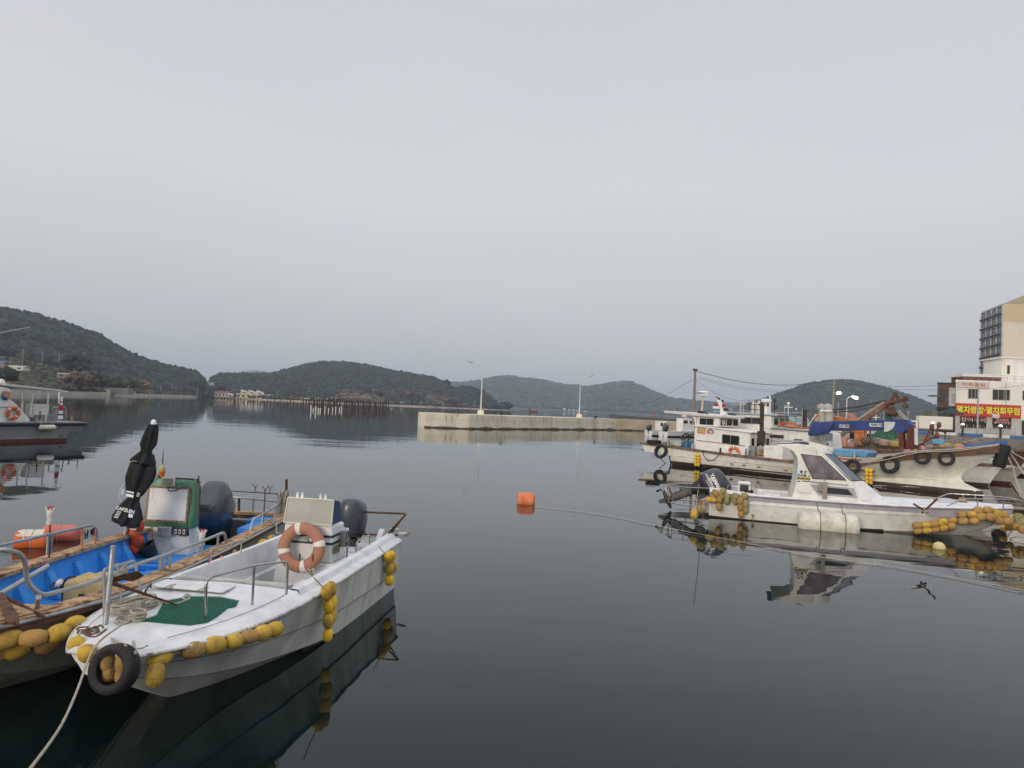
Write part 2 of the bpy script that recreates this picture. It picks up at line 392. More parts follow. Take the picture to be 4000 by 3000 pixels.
LEFT.cover('left_hill_brush', 16000, .025, .56, (.9, 2.4), BRUSH, keep=lambda px, v: not left_keep(px, v) and noise.noise(Vector((px * .03, v * 30, 5))) > -.25, x0=-700, x1=860, squash=.7)
def isle_keep(px, v): return not (1300 < px < 1500 and v < .28) and not (1650 < px < 1780 and v < .45)
ISLE.cover('centre_hill_wood', 32000, .07, 1.06, (2.1, 4.7), PINE, keep=isle_keep, squash=1.2)
ISLE.cover('centre_hill_brush', 5000, .02, .5, (1.5, 3.4), np.vstack([BRUSH, RUST]), keep=lambda px, v: not isle_keep(px, v) or v < .08, squash=.8)
RIGHT.cover('right_hill_wood', 22000, .06, 1.05, (2.4, 5.4), PINE * 1.1, x1=3800, squash=1.0)
# ------------------------------------------------------------------ shared materials
white = mat('white_gelcoat', (.72, .73, .74), .38, dirt=(.52, .53, .52), da=.6, ds=3.2, dth=.50, dirt2=(.20, .17, .14), d2th=.67, d2s=22, bump=.06, bs=25)
white_in = mat('worn_inner_gelcoat', (.42, .44, .42), .6, dirt=(.22, .24, .21), da=.7, ds=3, dth=.48, bump=.15)
white_old = mat('stained_hull_white', (.68, .69, .65), .45, dirt=(.34, .34, .28), da=.6, ds=1.4, dth=.48, dirt2=(.30, .24, .14), d2th=.67, d2s=8, streak=True, bump=.1)
cream = mat('cream_hull_paint', (.80, .78, .71), .45, dirt=(.60, .56, .46), da=.5, ds=1.0, dth=.54, dirt2=(.35, .27, .17), d2th=.70, d2s=5, streak=True, bump=.08)
cabin_white = mat('cabin_paint', (.81, .80, .76), .45, dirt=(.52, .47, .38), da=.5, ds=1.3, dth=.55, streak=True, bump=.06)
yam_white = mat('motorboat_paint', (.74, .74, .69), .4, dirt=(.45, .44, .37), da=.5, ds=1.5, dth=.5, dirt2=(.28, .24, .16), d2th=.68, d2s=10, bump=.06)
algae = mat('waterline_algae', (.035, .035, .022), .8, dirt=(.12, .10, .05), da=.7, ds=6, dth=.55, bump=.5, bs=25)
blue = mat('blue_deck_paint', (.028, .25, .70), .5, var=.15, dirt=(.06, .33, .72), da=.6, ds=3, dth=.5, dirt2=(.20, .25, .30), d2th=.68, d2s=14, bump=.12)
wood = mat('weathered_wood', (.46, .29, .16), .85, var=.3, vs=6, dirt=(.12, .065, .04), da=.95, ds=7, dth=.49, dirt2=(.50, .36, .22), d2th=.62, d2s=16, bump=.8, bs=30)
wood_grey = mat('grey_wood', (.30, .27, .23), .9, var=.25, vs=8, dirt=(.15, .12, .10), da=.7, ds=6, bump=.7, bs=30)
wood_brown = mat('brown_stained_wood', (.17, .09, .06), .8, var=.3, vs=4, dirt=(.06, .04, .03), da=.8, ds=3, dth=.5, bump=.5)
galv = mat('galvanised_steel', (.40, .42, .43), .45, metal=.75, var=.15, dirt=(.25, .25, .24), da=.7, ds=6, dirt2=(.32, .16, .06), d2th=.66, d2s=9, bump=.15)
steel = mat('stainless_steel', (.42, .42, .41), .22, metal=.95, var=.1, dirt=(.30, .26, .22), da=.6, ds=14, dth=.58, bump=.05)
rust = mat('rusty_iron', (.10, .042, .022), .85, var=.35, vs=9, dirt=(.035, .02, .015), da=.8, ds=7, dirt2=(.24, .10, .035), d2th=.60, d2s=12, bump=.7, bs=30)
rust_orange = mat('orange_rust_paint', (.50, .17, .05), .8, var=.3, dirt=(.20, .08, .03), da=.8, ds=4, bump=.4)
rubber = mat('tyre_rubber', (.016, .016, .017), .75, var=.3, vs=8, dirt=(.07, .068, .06), da=.5, ds=6, dth=.56, bump=.6, bs=50)
black_pl = mat('black_plastic', (.018, .018, .02), .45, bump=.05)
yellow = mat('yellow_foam', (.54, .34, .045), .8, var=.2, vs=5, dirt=(.24, .17, .07), da=.8, ds=5, dth=.50, dirt2=(.06, .05, .03), d2th=.64, d2s=13, bump=.5, bs=35)
yellow_clean = mat('bright_yellow_foam', (.80, .50, .03), .7, var=.1, dirt=(.5, .32, .05), da=.5, ds=5, bump=.2)
ochre = mat('ochre_foam', (.40, .235, .07), .8, var=.2, vs=5, dirt=(.22, .15, .08), da=.8, ds=4, dth=.5, dirt2=(.06, .05, .03), d2th=.66, d2s=12, bump=.5, bs=35)
rope_m = mat('pale_rope', (.54, .49, .40), .9, var=.2, vs=20, dirt=(.28, .25, .20), da=.6, ds=8, bump=1.0, bs=140)
rope_d = mat('dark_rope', (.05, .05, .055), .9, bump=.6, bs=100)
chain_m = mat('old_chain', (.20, .17, .14), .6, metal=.6, var=.3, bump=.3)
orange = mat('lifebuoy_orange', (.62, .115, .03), .6, var=.12, dirt=(.42, .10, .04), da=.5, ds=6, bump=.15)
orange_fade = mat('faded_lifebuoy', (.38, .18, .115), .8, var=.08, dirt=(.40, .18, .11), da=.6, ds=8, bump=.35, bs=60)
reflect_tape = mat('reflective_tape', (.70, .68, .62), .5, dirt=(.45, .4, .32), da=.5, ds=20, bump=.05)
dgreen = mat('dark_green_stripe', (.012, .055, .035), .6, bump=.05)
glass = mat('dark_window_glass', (.018, .028, .026), .08, var=.4, vs=2, bump=0)
glass_g = mat('smoky_glass', (.045, .05, .05), .1, var=.5, vs=1.2, bump=0)
cream_frame = mat('cream_window_frame', (.60, .56, .46), .5, bump=.05)
alu = mat('aluminium', (.55, .56, .56), .35, metal=.6, bump=.05)
ink = mat('black_lettering', (.015, .015, .015), .6, bump=0)
ink_w = mat('white_lettering', (.80, .80, .80), .5, bump=0)
navy = mat('outboard_cowling', (.038, .046, .064), .28, var=.1, coat=.3, dirt=(.11, .115, .12), da=.45, ds=4, dth=.52, bump=.03)
navy_s = mat('outboard_leg', (.035, .038, .042), .45, dirt=(.12, .115, .10), da=.5, ds=6, bump=.1)

def mbt(loc):
    m = MB(); m.T = Matrix.Translation(-Vector(loc)); return m
def onboard(fr, name, label, cat, loc, group=None):
    loc = Vector(loc); return thing(name, label, cat, fr.w(*loc), fr.a, group), loc
def solo(fr, name, label, cat, loc, mb, mats, group=None, **k):   # a one-mesh thing standing on a boat; mb was made with mbt(loc)
    o = part(name, mb, mats, **k); o.location = fr.w(*loc); o.rotation_euler = (0, 0, fr.a); return tag(o, label, cat, group)

def line_floats(t, T, pts, r, ln, m, name='float', hole=True, fat=1.0, jit=.11):
    """foam floats threaded one after another; pts are centres, each turned along the string"""
    pts = [Vector(p) for p in pts]
    for i, p in enumerate(pts):
        d = pts[min(i + 1, len(pts) - 1)] - pts[max(i - 1, 0)] if len(pts) > 1 else Vector((0, 0, 1))
        d.normalize(); d = (d + Vector((random.uniform(-.15, .15), random.uniform(-.15, .15), random.uniform(-.15, .15)))).normalized()
        rot = basis(d.orthogonal(), d.cross(d.orthogonal()))
        mb = MB(); mb.T = T; rr = r * random.uniform(1 - jit, 1 + jit); l2 = ln / 2 * random.uniform(1 - jit, 1 + jit)
        prof = [(rr * .16, -l2 * .80), (rr * .24, -l2 * .97), (rr * .52, -l2 * .95), (rr * .80, -l2 * .72), (rr * .96, -l2 * .36), (rr, 0), (rr * .97, l2 * .36), (rr * .82, l2 * .70), (rr * .54, l2 * .94), (rr * .24, l2 * .97), (rr * .16, l2 * .80)]
        mb.lathe(prof, 14, p, rot)
        part(name, mb, m[i % len(m)] if isinstance(m, list) else m, t, sharp=60)
def tyre_mb(mb, c, Rr, r, rot, width=None):
    w_ = (width or r * 1.5) / 2; ri = Rr - r * .85
    prof = [(ri, -w_ * .75), (ri + .03, -w_), (Rr - r * .15, -w_ * 1.02), (Rr + r * .35, -w_ * .8), (Rr + r * .45, -w_ * .4)]
    for k in (-.2, 0, .2, .4): prof += [(Rr + r * .45, w_ * (k - .06)), (Rr + r * .36, w_ * (k - .03)), (Rr + r * .36, w_ * (k + .03)), (Rr + r * .45, w_ * (k + .06))]
    prof += [(Rr + r * .35, w_ * .8), (Rr - r * .15, w_ * 1.02), (ri + .03, w_), (ri, w_ * .75), (ri + r * .5, w_ * .6), (ri + r * .9, 0), (ri + r * .5, -w_ * .6), (ri, -w_ * .75)]
    n = 32; vs = []; fs = []; k = len(prof)
    for i in range(n):
        a = 2 * math.pi * i / n
        for q, z in prof: vs.append(rot @ Vector((q * math.cos(a), q * math.sin(a), z)) + Vector(c))
    for i in range(n):
        for j in range(k - 1): fs.append((i * k + j, ((i + 1) % n) * k + j, ((i + 1) % n) * k + j + 1, i * k + j + 1))
    mb.add(vs, fs)
def tyre(fr, c, Rr, r, rot, label, parent_rope=None, cat='tyre fender', group=None, width=None):
    c = Vector(c); t, T0 = onboard(fr, 'tyre_fender', label, cat, c, group)
    mb = mbt(c); tyre_mb(mb, c, Rr, r, rot, width); part('tyre', mb, rubber, t, sharp=50)
    if parent_rope:
        mb = mbt(c); mb.tube(parent_rope, .014, 6); part('rope', mb, rope_m, t)
    return t
def lifebuoy(fr, c, Rr, r, rot, m, label, quad0=.2, rope=True, cat='lifebuoy'):
    c = Vector(c); t, _ = onboard(fr, 'lifebuoy', label, cat, c)
    mb = mbt(c); mb.torus(c, Rr, r, rot, 48, 14, sz=.8); part('ring', mb, m, t)
    for k in range(4):
        a = quad0 + k * math.pi / 2; mb = mbt(c); mb.torus(c, Rr, r * 1.03, rot, 5, 14, sz=.82, a0=a - .13, a1=a + .13); part('reflective_band', mb, reflect_tape, t)
    if rope:
        for k in range(4):
            a0 = quad0 + k * math.pi / 2
            pts = [c + rot @ Vector(((Rr + r * (1.05 + .35 * math.sin(math.pi * i / 8))) * math.cos(a0 + (math.pi / 2) * i / 8), (Rr + r * (1.05 + .35 * math.sin(math.pi * i / 8))) * math.sin(a0 + (math.pi / 2) * i / 8), -.01)) for i in range(9)]
            mb = mbt(c); mb.tube(pts, .006, 5); part('grab_rope', mb, rope_m, t)
    return t
def coil(mb, c, Rr, turns, r, zstep=.012, sq=.7, rot=0.0, jit=.12, n=22):
    pts = []; cr_, sr = math.cos(rot), math.sin(rot)
    for i in range(turns * n):
        a = 2 * math.pi * i / n; k = i / n; q = Rr * (1 + jit * math.sin(k * 2.3) + .05 * math.sin(a * 3 + k))
        x, y = q * math.cos(a), q * sq * math.sin(a)
        pts.append((c[0] + x * cr_ - y * sr + .02 * math.sin(k * 5), c[1] + x * sr + y * cr_ + .02 * math.cos(k * 4), c[2] + r + zstep * k + .008 * math.sin(a * 2 + k * 1.7)))
    mb.tube(pts, r, 6); return mb
def outboard(parent, o, s, rot, cover_txt=None, box=2.7, txt_rot=None, leg_tilt=0.0, side_txt=None, stripe=False, bands=True):
    """outboard motor on its transom: part with cowling, leg, bracket and propeller; o = foot of the cowling in the boat's coordinates"""
    T = Matrix.Translation(Vector(o)) @ rot.to_4x4() @ Matrix.Scale(s, 4)
    def B(): m = MB(); m.T = T; return m
    m = B(); secs = []
    def ring(z, xc, lx, wy, p=2.6, lift=0.0):
        q = []
        for j in range(20):
            a = 2 * math.pi * j / 20; ca, sa = math.cos(a), math.sin(a)
            x = math.copysign(abs(ca) ** (2 / p), ca) * lx; y = math.copysign(abs(sa) ** (2 / p), sa) * wy
            if x < 0: y *= 1 - .18 * (x / lx) ** 2
            q.append(Vector((xc + x, y, z + lift * x)))
        return q
    for z, xc, lx, wy, lf in [(-.02, 0, .30, .19, 0), (.06, 0, .335, .215, .01), (.30, 0, .345, .22, .02), (.47, .0, .335, .21, .03), (.56, .0, .28, .17, .04), (.585, .0, .22, .13, .05)] if box > 4 else [(-.02, 0, .24, .15, 0), (.03, 0, .31, .19, 0), (.14, 0, .345, .215, .02), (.28, 0, .355, .225, .04), (.42, .005, .35, .215, .08), (.52, .015, .33, .19, .12), (.58, .02, .28, .155, .15), (.615, .025, .18, .10, .16)]:
        secs.append(ring(z, xc, lx, wy, box, lf))
    m.loft(secs, close=True, cap0=True, cap1=True); body = part('outboard_motor', m, navy, parent, sharp=50 if box < 4 else 22, bevel=0 if box < 4 else .03)
    m = B(); m.loft([ring(.005, 0, .335, .205, 2.6), ring(.035, 0, .345, .215, 2.6)], close=True); part('seam_band', m, black_pl, body)
    m = B(); m.loft([ring(-.03, 0, .25, .16, 2.4), ring(-.2, -.02, .17, .11, 2.2), ring(-.34, -.03, .12, .075, 2)], close=True, cap0=True, cap1=True)
    m.box((.2, 0, -.17), (.12, .30, .26)); m.tube([(.16, -.2, -.1), (.16, .2, -.1)], .03, 8); part('bracket', m, black_pl, body)
    m = B(); L_ = .95
    m.loft([[Vector((x, y, z)) for x, y in [(-.12 * k - .03, 0), (-.04, .055 * k), (.08 * k, .035 * k), (.1 * k, 0), (.08 * k, -.035 * k), (-.04, -.055 * k)]] for z, k in [(-.3, 1.0), (-.62, .9), (-.86, .85)]], close=True, cap0=True, cap1=True)
    m.loft([[Vector((x, y, z)) for x, y in [(-.34, 0), (-.25, .12), (0, .10), (.08, 0), (0, -.10), (-.25, -.12)]] for z in (-.845, -.86)], close=True, cap0=True, cap1=True)
    m.ell((-.03, 0, -1.02), (.26, .06, .06), 12, 8); m.prism([(-.1, .006, -1.05), (.06, .006, -1.05), (-.02, .006, -1.26), (-.1, .006, -1.24)], (0, -.012, 0))
    m.loft([[Vector((x, y, z)) for x, y in [(-.1, 0), (0, .03), (.06, 0), (0, -.03)]] for z in (-.86, -1.0)], close=True)
    part('leg', m, navy_s, body)
    m = B()
    m.lathe([(.05, 0), (.055, .06), (.04, .14)], 12, (-.40, 0, -1.02), Matrix.Rotation(math.pi / 2, 3, 'Y'))
    for k in range(3):
        a = k * 2.094 + .4; u = Vector((0, math.cos(a), math.sin(a))); v = Vector((.45, -math.sin(a), math.cos(a))).normalized()
        c = Vector((-.33, 0, -1.02)); m.prism([c + u * .04 - v * .03, c + u * .15 - v * .09, c + u * .19, c + u * .15 + v * .09, c + u * .04 + v * .03], (-.012, 0, 0))
    part('propeller', m, galv, body)
    def tx(name, st, size, pos, xd, yd, bold=.004, ext=.004, sx=1):
        Rm = T.to_3x3(); return text(name, st, size * s, ink_w, body, T @ Vector(pos), Rm @ Vector(xd), Rm @ Vector(yd), ext, bold * s, sx)
    if cover_txt: tx('horsepower_number', cover_txt, .10, (.352, 0, .12), (0, 1, 0), (.0, 0, 1), .004)
    if side_txt:
        sg = -1
        tx('maker_lettering', side_txt, .125, (.02, sg * .232, .33), (1, 0, .06), (-.06, 0, 1), .006, .006)
        tx('small_lettering', 'FOUR STROKE', .035, (-.02, sg * .230, .14), (1, 0, .06), (-.06, 0, 1), .001, .006)
        for dz in (.22, .19):
            m = B(); m.prism([(-.30, sg * .200, dz - .02), (-.30, sg * .200, dz - .008), (.28, sg * .2, dz + .035), (.28, sg * .2, dz + .020)], (0, sg * .034, 0)); part('stripe', m, ink_w, body)
        m = B(); m.box((.16, sg * .20, .50), (.15, .03, .035)); part('air_slot', m, black_pl, body)
    return body
def yrot(a): return Matrix.Rotation(a, 3, 'Y')
def zrot(a): return Matrix.Rotation(a, 3, 'Z')
def xrot(a): return Matrix.Rotation(a, 3, 'X')
def lerp_tab(tab, x):
    xs = [t[0] for t in tab]; return [float(np.interp(x, xs, [t[k] for t in tab])) for k in range(1, len(tab[0]))]
def smooth_tab(tab, n):          # resamples a table of stations along the first column with a Catmull-Rom curve
    k = len(tab[0]); a = np.array(tab, float); out = []
    m = len(a)
    for i in range(n + 1):
        t = (m - 1) * i / n; j = min(int(t), m - 2); u = t - j
        p0, p1, p2, p3 = a[max(j - 1, 0)], a[j], a[j + 1], a[min(j + 2, m - 1)]
        out.append(list(0.5 * ((2 * p1) + (p2 - p0) * u + (2 * p0 - 5 * p1 + 4 * p2 - p3) * u * u + (3 * p1 - p0 - 3 * p2 + p3) * u ** 3)))
    return out
# ------------------------------------------------------------------ white boat with the lifebuoy
W = Frame(-2.88, 12.62, -98.3)
wb = boat('fishing_boat', 'small open white boat with grey outboard and faded lifebuoy on its console', 'boat', W)
# stations: x, keel half width, keel z, chine y, chine z, knuckle y, z, sheer y, z
WT = [(0, .25, -.35, .90, -.10, .97, .30, 1.04, .86), (1, .20, -.36, .90, -.08, .98, .31, 1.05, .84), (2, .15, -.37, .90, -.05, .98, .33, 1.05, .83), (3, .10, -.36, .86, .02, .96, .36, 1.06, .83),
      (4, .06, -.32, .66, .11, .84, .42, 1.05, .83), (4.6, .04, -.22, .48, .18, .72, .47, .99, .83), (5.1, .04, .04, .36, .28, .58, .53, .88, .83), (5.55, .04, .30, .25, .40, .44, .60, .70, .83), (5.85, .03, .48, .17, .52, .33, .66, .52, .83), (6.1, .03, .58, .12, .62, .22, .72, .32, .83)]
S_ = smooth_tab(WT, 40)
mb = MB()
secs = []
for x, kw, kz, cy, cz, ny, nz_, sy, sz in S_:
    half = [(kw, kz), (cy, cz), (cy + .035, cz + .015), (ny, nz_), (ny + .02, nz_ + .012), (sy, sz)]
    secs.append([Vector((x, y, z)) for y, z in reversed(half)] + [Vector((x, -y, z)) for y, z in half])
mb.loft(secs, cap0=True, cap1=True)
part('hull', mb, white_old, wb, sharp=22)
mb = MB()
for sg in (-1, 1):               # dark antifouling seen just above the water
    mb.loft([[Vector((x, sg * (cy + .006 + .04 * (cz < .02)), min(.12, cz + .20))), Vector((x, sg * (cy + .006), -.02)), Vector((x, sg * (cy - .05), -.10))] for x, kw, kz, cy, cz, *_ in S_ if x < 3.6])
part('boot_stripe', mb, algae, wb)
mb = MB()
for sg in (-1, 1): mb.tube([(s[0], sg * (s[7] + .012), s[8] - .012) for s in S_], .017, 8)
mb.tube([(6.11, y, .815) for y in (-.32, -.1, .1, .32)], .017, 8)
part('rubbing_strake', mb, mat('scuffed_strake', (.55, .55, .52), .6, var=.2, dirt=(.03, .03, .03), da=.8, ds=14, dth=.52, bump=.2, bs=30), wb)
def cope(x): return x < 3.75
mb = MB()
for sg in (-1, 1):
    secs = []
    for x, kw, kz, cy, cz, ny, nz_, sy, sz in S_:
        if x > 3.9: break
        secs.append([Vector((x, sg * sy, sz)), Vector((x, sg * (sy - .05), sz + .03)), Vector((x, sg * (sy - .11), sz + .035)), Vector((x, sg * (sy - .15), sz + .10)), Vector((x, sg * (sy - .25), sz + .11)), Vector((x, sg * (sy - .27), sz + .04)), Vector((x, sg * (sy - .29), .52)), Vector((x, sg * (sy - .34), .50)), Vector((x, sg * (sy - .36), .22))])
    mb.loft(secs)
part('gunwale', mb, white, wb, sharp=30)
mb = MB(); secs = []
for x, kw, kz, cy, cz, ny, nz_, sy, sz in S_:
    if x < 3.7: continue
    e = min(1, (x - 3.7) / .5); r_ = .10 * (1 - e) + .055 * e
    half = [(sy, sz), (sy - .05, sz + .03), (sy - .11, sz + .035), (sy - .16, sz + r_), (sy * .5, sz + r_ + .015), (.02, sz + r_ + .03)]
    secs.append([Vector((x, y, z)) for y, z in half] + [Vector((x, -y, z)) for y, z in reversed(half)])
mb.loft(secs, cap1=True)
part('foredeck', mb, white, wb, sharp=30)
mb = MB(); mb.box((2.0, 0, .23), (3.9, 1.5, .03)); part('cockpit_floor', mb, white_in, wb)
mb = MB(); mb.box((3.80, 0, .60), (.04, 1.5, .72)); mb.box((3.735, 0, .93), (.10, 1.52, .05)); part('bulkhead', mb, white_in, wb)
for k, yy in enumerate((-.60, -.38, -.22)):   # upright boards leaning at the front of the cockpit
    mb = MB(); mb.box((3.62, yy, .58), (.05, .16, .66), ry=.06); part('board', mb, wood_grey if k != 1 else white_in, wb, bevel=.006)
mb = MB(); mb.box((2.55, .42, .42), (.9, .52, .36)); part('bait_box', mb, white, wb, bevel=.03)
mb = MB(); mb.box((2.7, .62, .63), (.05, .18, .05)); mb.tube([(2.72, .55, .61), (2.72, .57, .69), (2.72, .66, .69), (2.72, .68, .61)], .012, 6); part('latch', mb, black_pl, wb)
mb = MB(); mb.box((4.12, -.33, .945), (.30, .95, .03)); part('hatch_lid', mb, white, wb, bevel=.012)
for yy in (-.55, -.12):
    mb = MB(); mb.box((4.28, yy, .957), (.09, .07, .012)); mb.box((4.2, yy, .963), (.05, .05, .012)); part('hinge', mb, steel, wb, bevel=.003)
mb = MB(); mb.tube([(4.5, -.70, .9), (4.5, -.70, .96), (4.27, -.80, .97), (4.27, -.80, .92)], .012, 6); part('grab_handle', mb, black_pl, wb)
# stern seats and engine well
mb = MB(); mb.box((.45, .46, .60), (.75, .60, .10)); mb.box((.45, .46, .4), (.70, .55, .34)); part('stern_locker', mb, white, wb, bevel=.02)
mb = MB(); mb.box((.45, -.46, .60), (.75, .60, .10)); mb.box((.45, -.46, .4), (.70, .55, .34)); part('stern_locker', mb, white, wb, bevel=.02)
mb = MB(); mb.box((.02, 0, .45), (.10, 1.5, .62)); mb.box((.24, 0, .66), (.34, .62, .08)); part('transom', mb, white, wb, bevel=.015)
for sg in (-1, 1):
    mb = MB(); mb.hexa([(-.03, sg * .62, .7), (.42, sg * .62, .7), (.42, sg * .72, .7), (-.03, sg * .72, .7)], [(-.03, sg * .62, 1.03), (.05, sg * .62, 1.03), (.05, sg * .72, 1.03), (-.03, sg * .72, 1.03)]); part('stern_bracket', mb, white, wb, bevel=.02)
# console
cx, cy0, cy1 = 1.80, -.32, .46
mb = MB()
mb.hexa([(cx + .10, cy0 - .13, .24), (cx + .10, cy1 + .10, .24), (cx - .72, cy1 + .10, .24), (cx - .72, cy0 - .13, .24)], [(cx + .03, cy0 - .10, .78), (cx + .03, cy1 + .06, .78), (cx - .68, cy1 + .06, .78), (cx - .68, cy0 - .10, .78)])
mb.hexa([(cx, cy0 - .03, .78), (cx, cy1 + .03, .78), (cx - .6, cy1 + .03, .78), (cx - .6, cy0 - .03, .78)], [(cx, cy0, 1.35), (cx, cy1, 1.35), (cx - .5, cy1, 1.35), (cx - .5, cy0, 1.35)])
part('console', mb, white, wb, bevel=.03)
mb = MB(); mb.box((cx + .12, .06, .34), (.30, .95, .12)); part('console_step', mb, white, wb, bevel=.02)
for zz in (1.08, 1.19):
    k = (zz - .78) / .57; y0, y1 = cy0 - .03 + .03 * k - .006, cy1 + .03 - .03 * k + .006
    mb = MB(); mb.box((cx - .26, (y0 + y1) / 2, zz), (.53, y1 - y0, .038)); part('green_stripe', mb, dgreen, wb)
mb = MB(); mb.box((cx + .02, .0, 1.13), (.01, .18, .07)); part('number_plate', mb, white_in, wb)
mb = MB(); mb.box((cx - .12, cy1 + .045, .98), (.24, .01, .12)); part('caution_sticker', mb, mat('olive_sticker', (.12, .12, .06), .6, var=.4, vs=30), wb)
# windscreen
f0, f1, t0, t1 = (cx + .03, cy0, 1.37), (cx + .03, cy1, 1.37), (cx - .01, cy0 + .03, 1.75), (cx - .01, cy1, 1.75)
mb = MB(); mb.prism([f0, f1, t1, t0], (-.008, 0, 0)); part('windscreen', mb, mat('hazed_acrylic', (.28, .29, .26), .35, var=.12, dirt=(.40, .40, .36), da=.5, ds=4, dth=.5, bump=.05), wb)
mb = MB()
for a, b in ((f0, f1), (t0, t1), (f0, t0), (f1, t1)): mb.tube([a, b], .013, 6)
for k in range(6):
    mb.box((cx + .04, cy0 + .05 + k * .135, 1.37), (.012, .014, .014))
part('windscreen_frame', mb, cream_frame, wb)
navyc = mat('blue_canvas', (.03, .065, .15), .8, bump=.2)
for yy, sg in ((cy0, -1), (cy1, 1)):
    mb = MB(); mb.prism([(cx, yy, 1.37), (cx - .36, yy, 1.37), (cx - .28, yy, 1.70), (cx - .05, yy, 1.75)], (0, -sg * .02, 0)); part('side_cover', mb, navyc, wb, bevel=.004)
for yy in (cy0 + .19, cy0 + .27, cy1 - .21, cy1 - .13):
    mb = MB(); mb.box((cx, yy, 1.775), (.02, .035, .05)); mb.box((cx, yy + .006, 1.82), (.012, .010, .06), rx=.3); mb.box((cx, yy - .01, 1.82), (.012, .010, .05), rx=-.3); part('rod_clip', mb, ink_w, wb)
mb = MB(); mb.box((cx - .28, cy1 + .10, 1.12), (.12, .10, .24)); mb.lathe([(.06, 0), (.06, .03)], 14, (cx - .26, cy1 + .16, 1.1), xrot(-math.pi / 2)); mb.tube([(cx - .24, cy1 + .17, 1.0), (cx - .22, cy1 + .18, .85), (cx - .16, cy1 + .18, .80)], .016, 6)
part('throttle_box', mb, mat('grey_plastic', (.10, .11, .11), .5, bump=.05), wb, bevel=.012)
# rails
def U_rail(fr_pts, r, m=steel, name='grab_rail', parent=wb, rad=.1):
    mb = MB(); mb.tube(roundpath(fr_pts, rad), r, 8); return part(name, mb, m, parent)
feet = [Vector((5.30, .50, 1.0)), Vector((4.66, .66, 1.0)), Vector((4.20, .84, .99))]
feet = [W.g(802, 2425, 0.88), W.g(985, 2365, 0.88), W.g(1117, 2340, 0.85)]
tp = [f + Vector((0, 0, .46)) for f in feet]; tp[0].x += .03
mb = MB(); mb.tube(roundpath([feet[0], tp[0], tp[1], tp[2], feet[2]], .09), .016, 10); mb.tube([feet[1], tp[1]], .014, 8)
for f in feet: mb.lathe([(.035, -.01), (.035, .01), (.02, .015)], 10, f)
part('bow_rail', mb, steel, wb)
U_rail([(1.62, .80, .94), (1.62, .80, 1.10), (1.02, .80, 1.12), (1.0, .80, .94)], .012, rad=.06)
U_rail([(3.0, -.82, .95), (3.0, -.82, 1.12), (2.2, -.80, 1.12), (2.2, -.80, .94)], .012, rad=.06)
U_rail([(.02, -.62, .98), (-.12, -.40, 1.27), (-.12, 1.07, 1.31), (.10, .82, .98)], .018, rust, 'stern_bar', rad=.05)
mb = MB(); mb.tube([(-.12, .80, .94), (-.13, .98, 1.20)], .014, 6); mb.tube([(-.08, 0, .88), (-.05, .95, .93)], .016, 6); part('stern_bar_brace', mb, rust, wb)
for px, py in ((1222, 2192), (1170, 2190)):
    p = W.g(px, py, 0.9); mb = MB(); mb.tube([p, p + Vector((0, 0, .10))], .012, 6); part('rod_pin', mb, rust, wb)
for px, py in ((1540, 2068), (1572, 2085)):
    p = W.g(px, py, 0.85); mb = MB(); mb.box(p, (.06, .16, .04), rz=.4); mb.box(p + Vector((0, 0, -.03)), (.04, .05, .04)); part('stern_cleat', mb, white, wb, bevel=.01)
# bow fittings
mb = MB(); q = W.g(543, 2425, 0.87)
mb.box(q + Vector((0, 0, .09)), (.07, .07, .24)); mb.tube([q + Vector((0, -.12, .13)), q + Vector((0, .12, .13))], .010, 6); part('mooring_bitt', mb, wood_grey, wb, bevel=.006)
mb = MB(); mb.box(q + Vector((.10, .08, .005)), (.10, .46, .025), rz=.25); mb.box(q + Vector((.22, -.0, .005)), (.06, .40, .02), rz=.2); part('bitt_plate', mb, mat('rusty_white', (.55, .52, .48), .6, dirt=(.22, .08, .03), da=.9, ds=9, dth=.5), wb, bevel=.004)
# samson frame of galvanised pipe at the stem and the two rusty anchor arms
fa, fb = W.g(412, 2440, 0.88), W.g(470, 2340, 0.88)
base = W.g(412, 2438, 0.9)
mb = MB(); mb.tube([base, W.hit(443, 2130, 0, base.x - .10)], .026, 10); part('mooring_post', mb, galv, wb)
b1, b2 = W.g(408, 2405, 0.88), W.g(552, 2310, 0.88)
p1, p2 = W.hit(405, 2225, 0, b1.x), W.hit(525, 2190, 0, b2.x)
mb = MB(); mb.tube(roundpath([b1, p1, p2, b2], .06), .017, 8); mb.tube([W.g(475, 2350, 0.88), W.hit(457, 2200, 0, W.g(475, 2350, 0.88).x)], .015, 8); part('bow_frame', mb, galv, wb)
outboard(wb, (-.16, .05, .86), 1.06, yrot(-.04) @ zrot(.05), cover_txt='50')
mb = MB(); mb.tube(roundpath([(-.02, .16, .9), (-.02, .22, 1.18), (-.02, .14, 1.22)], .05), .014, 6); mb.tube([(.05, -.2, .87), (.05, .3, .86)], .016, 6); part('steering_link', mb, black_pl, wb)

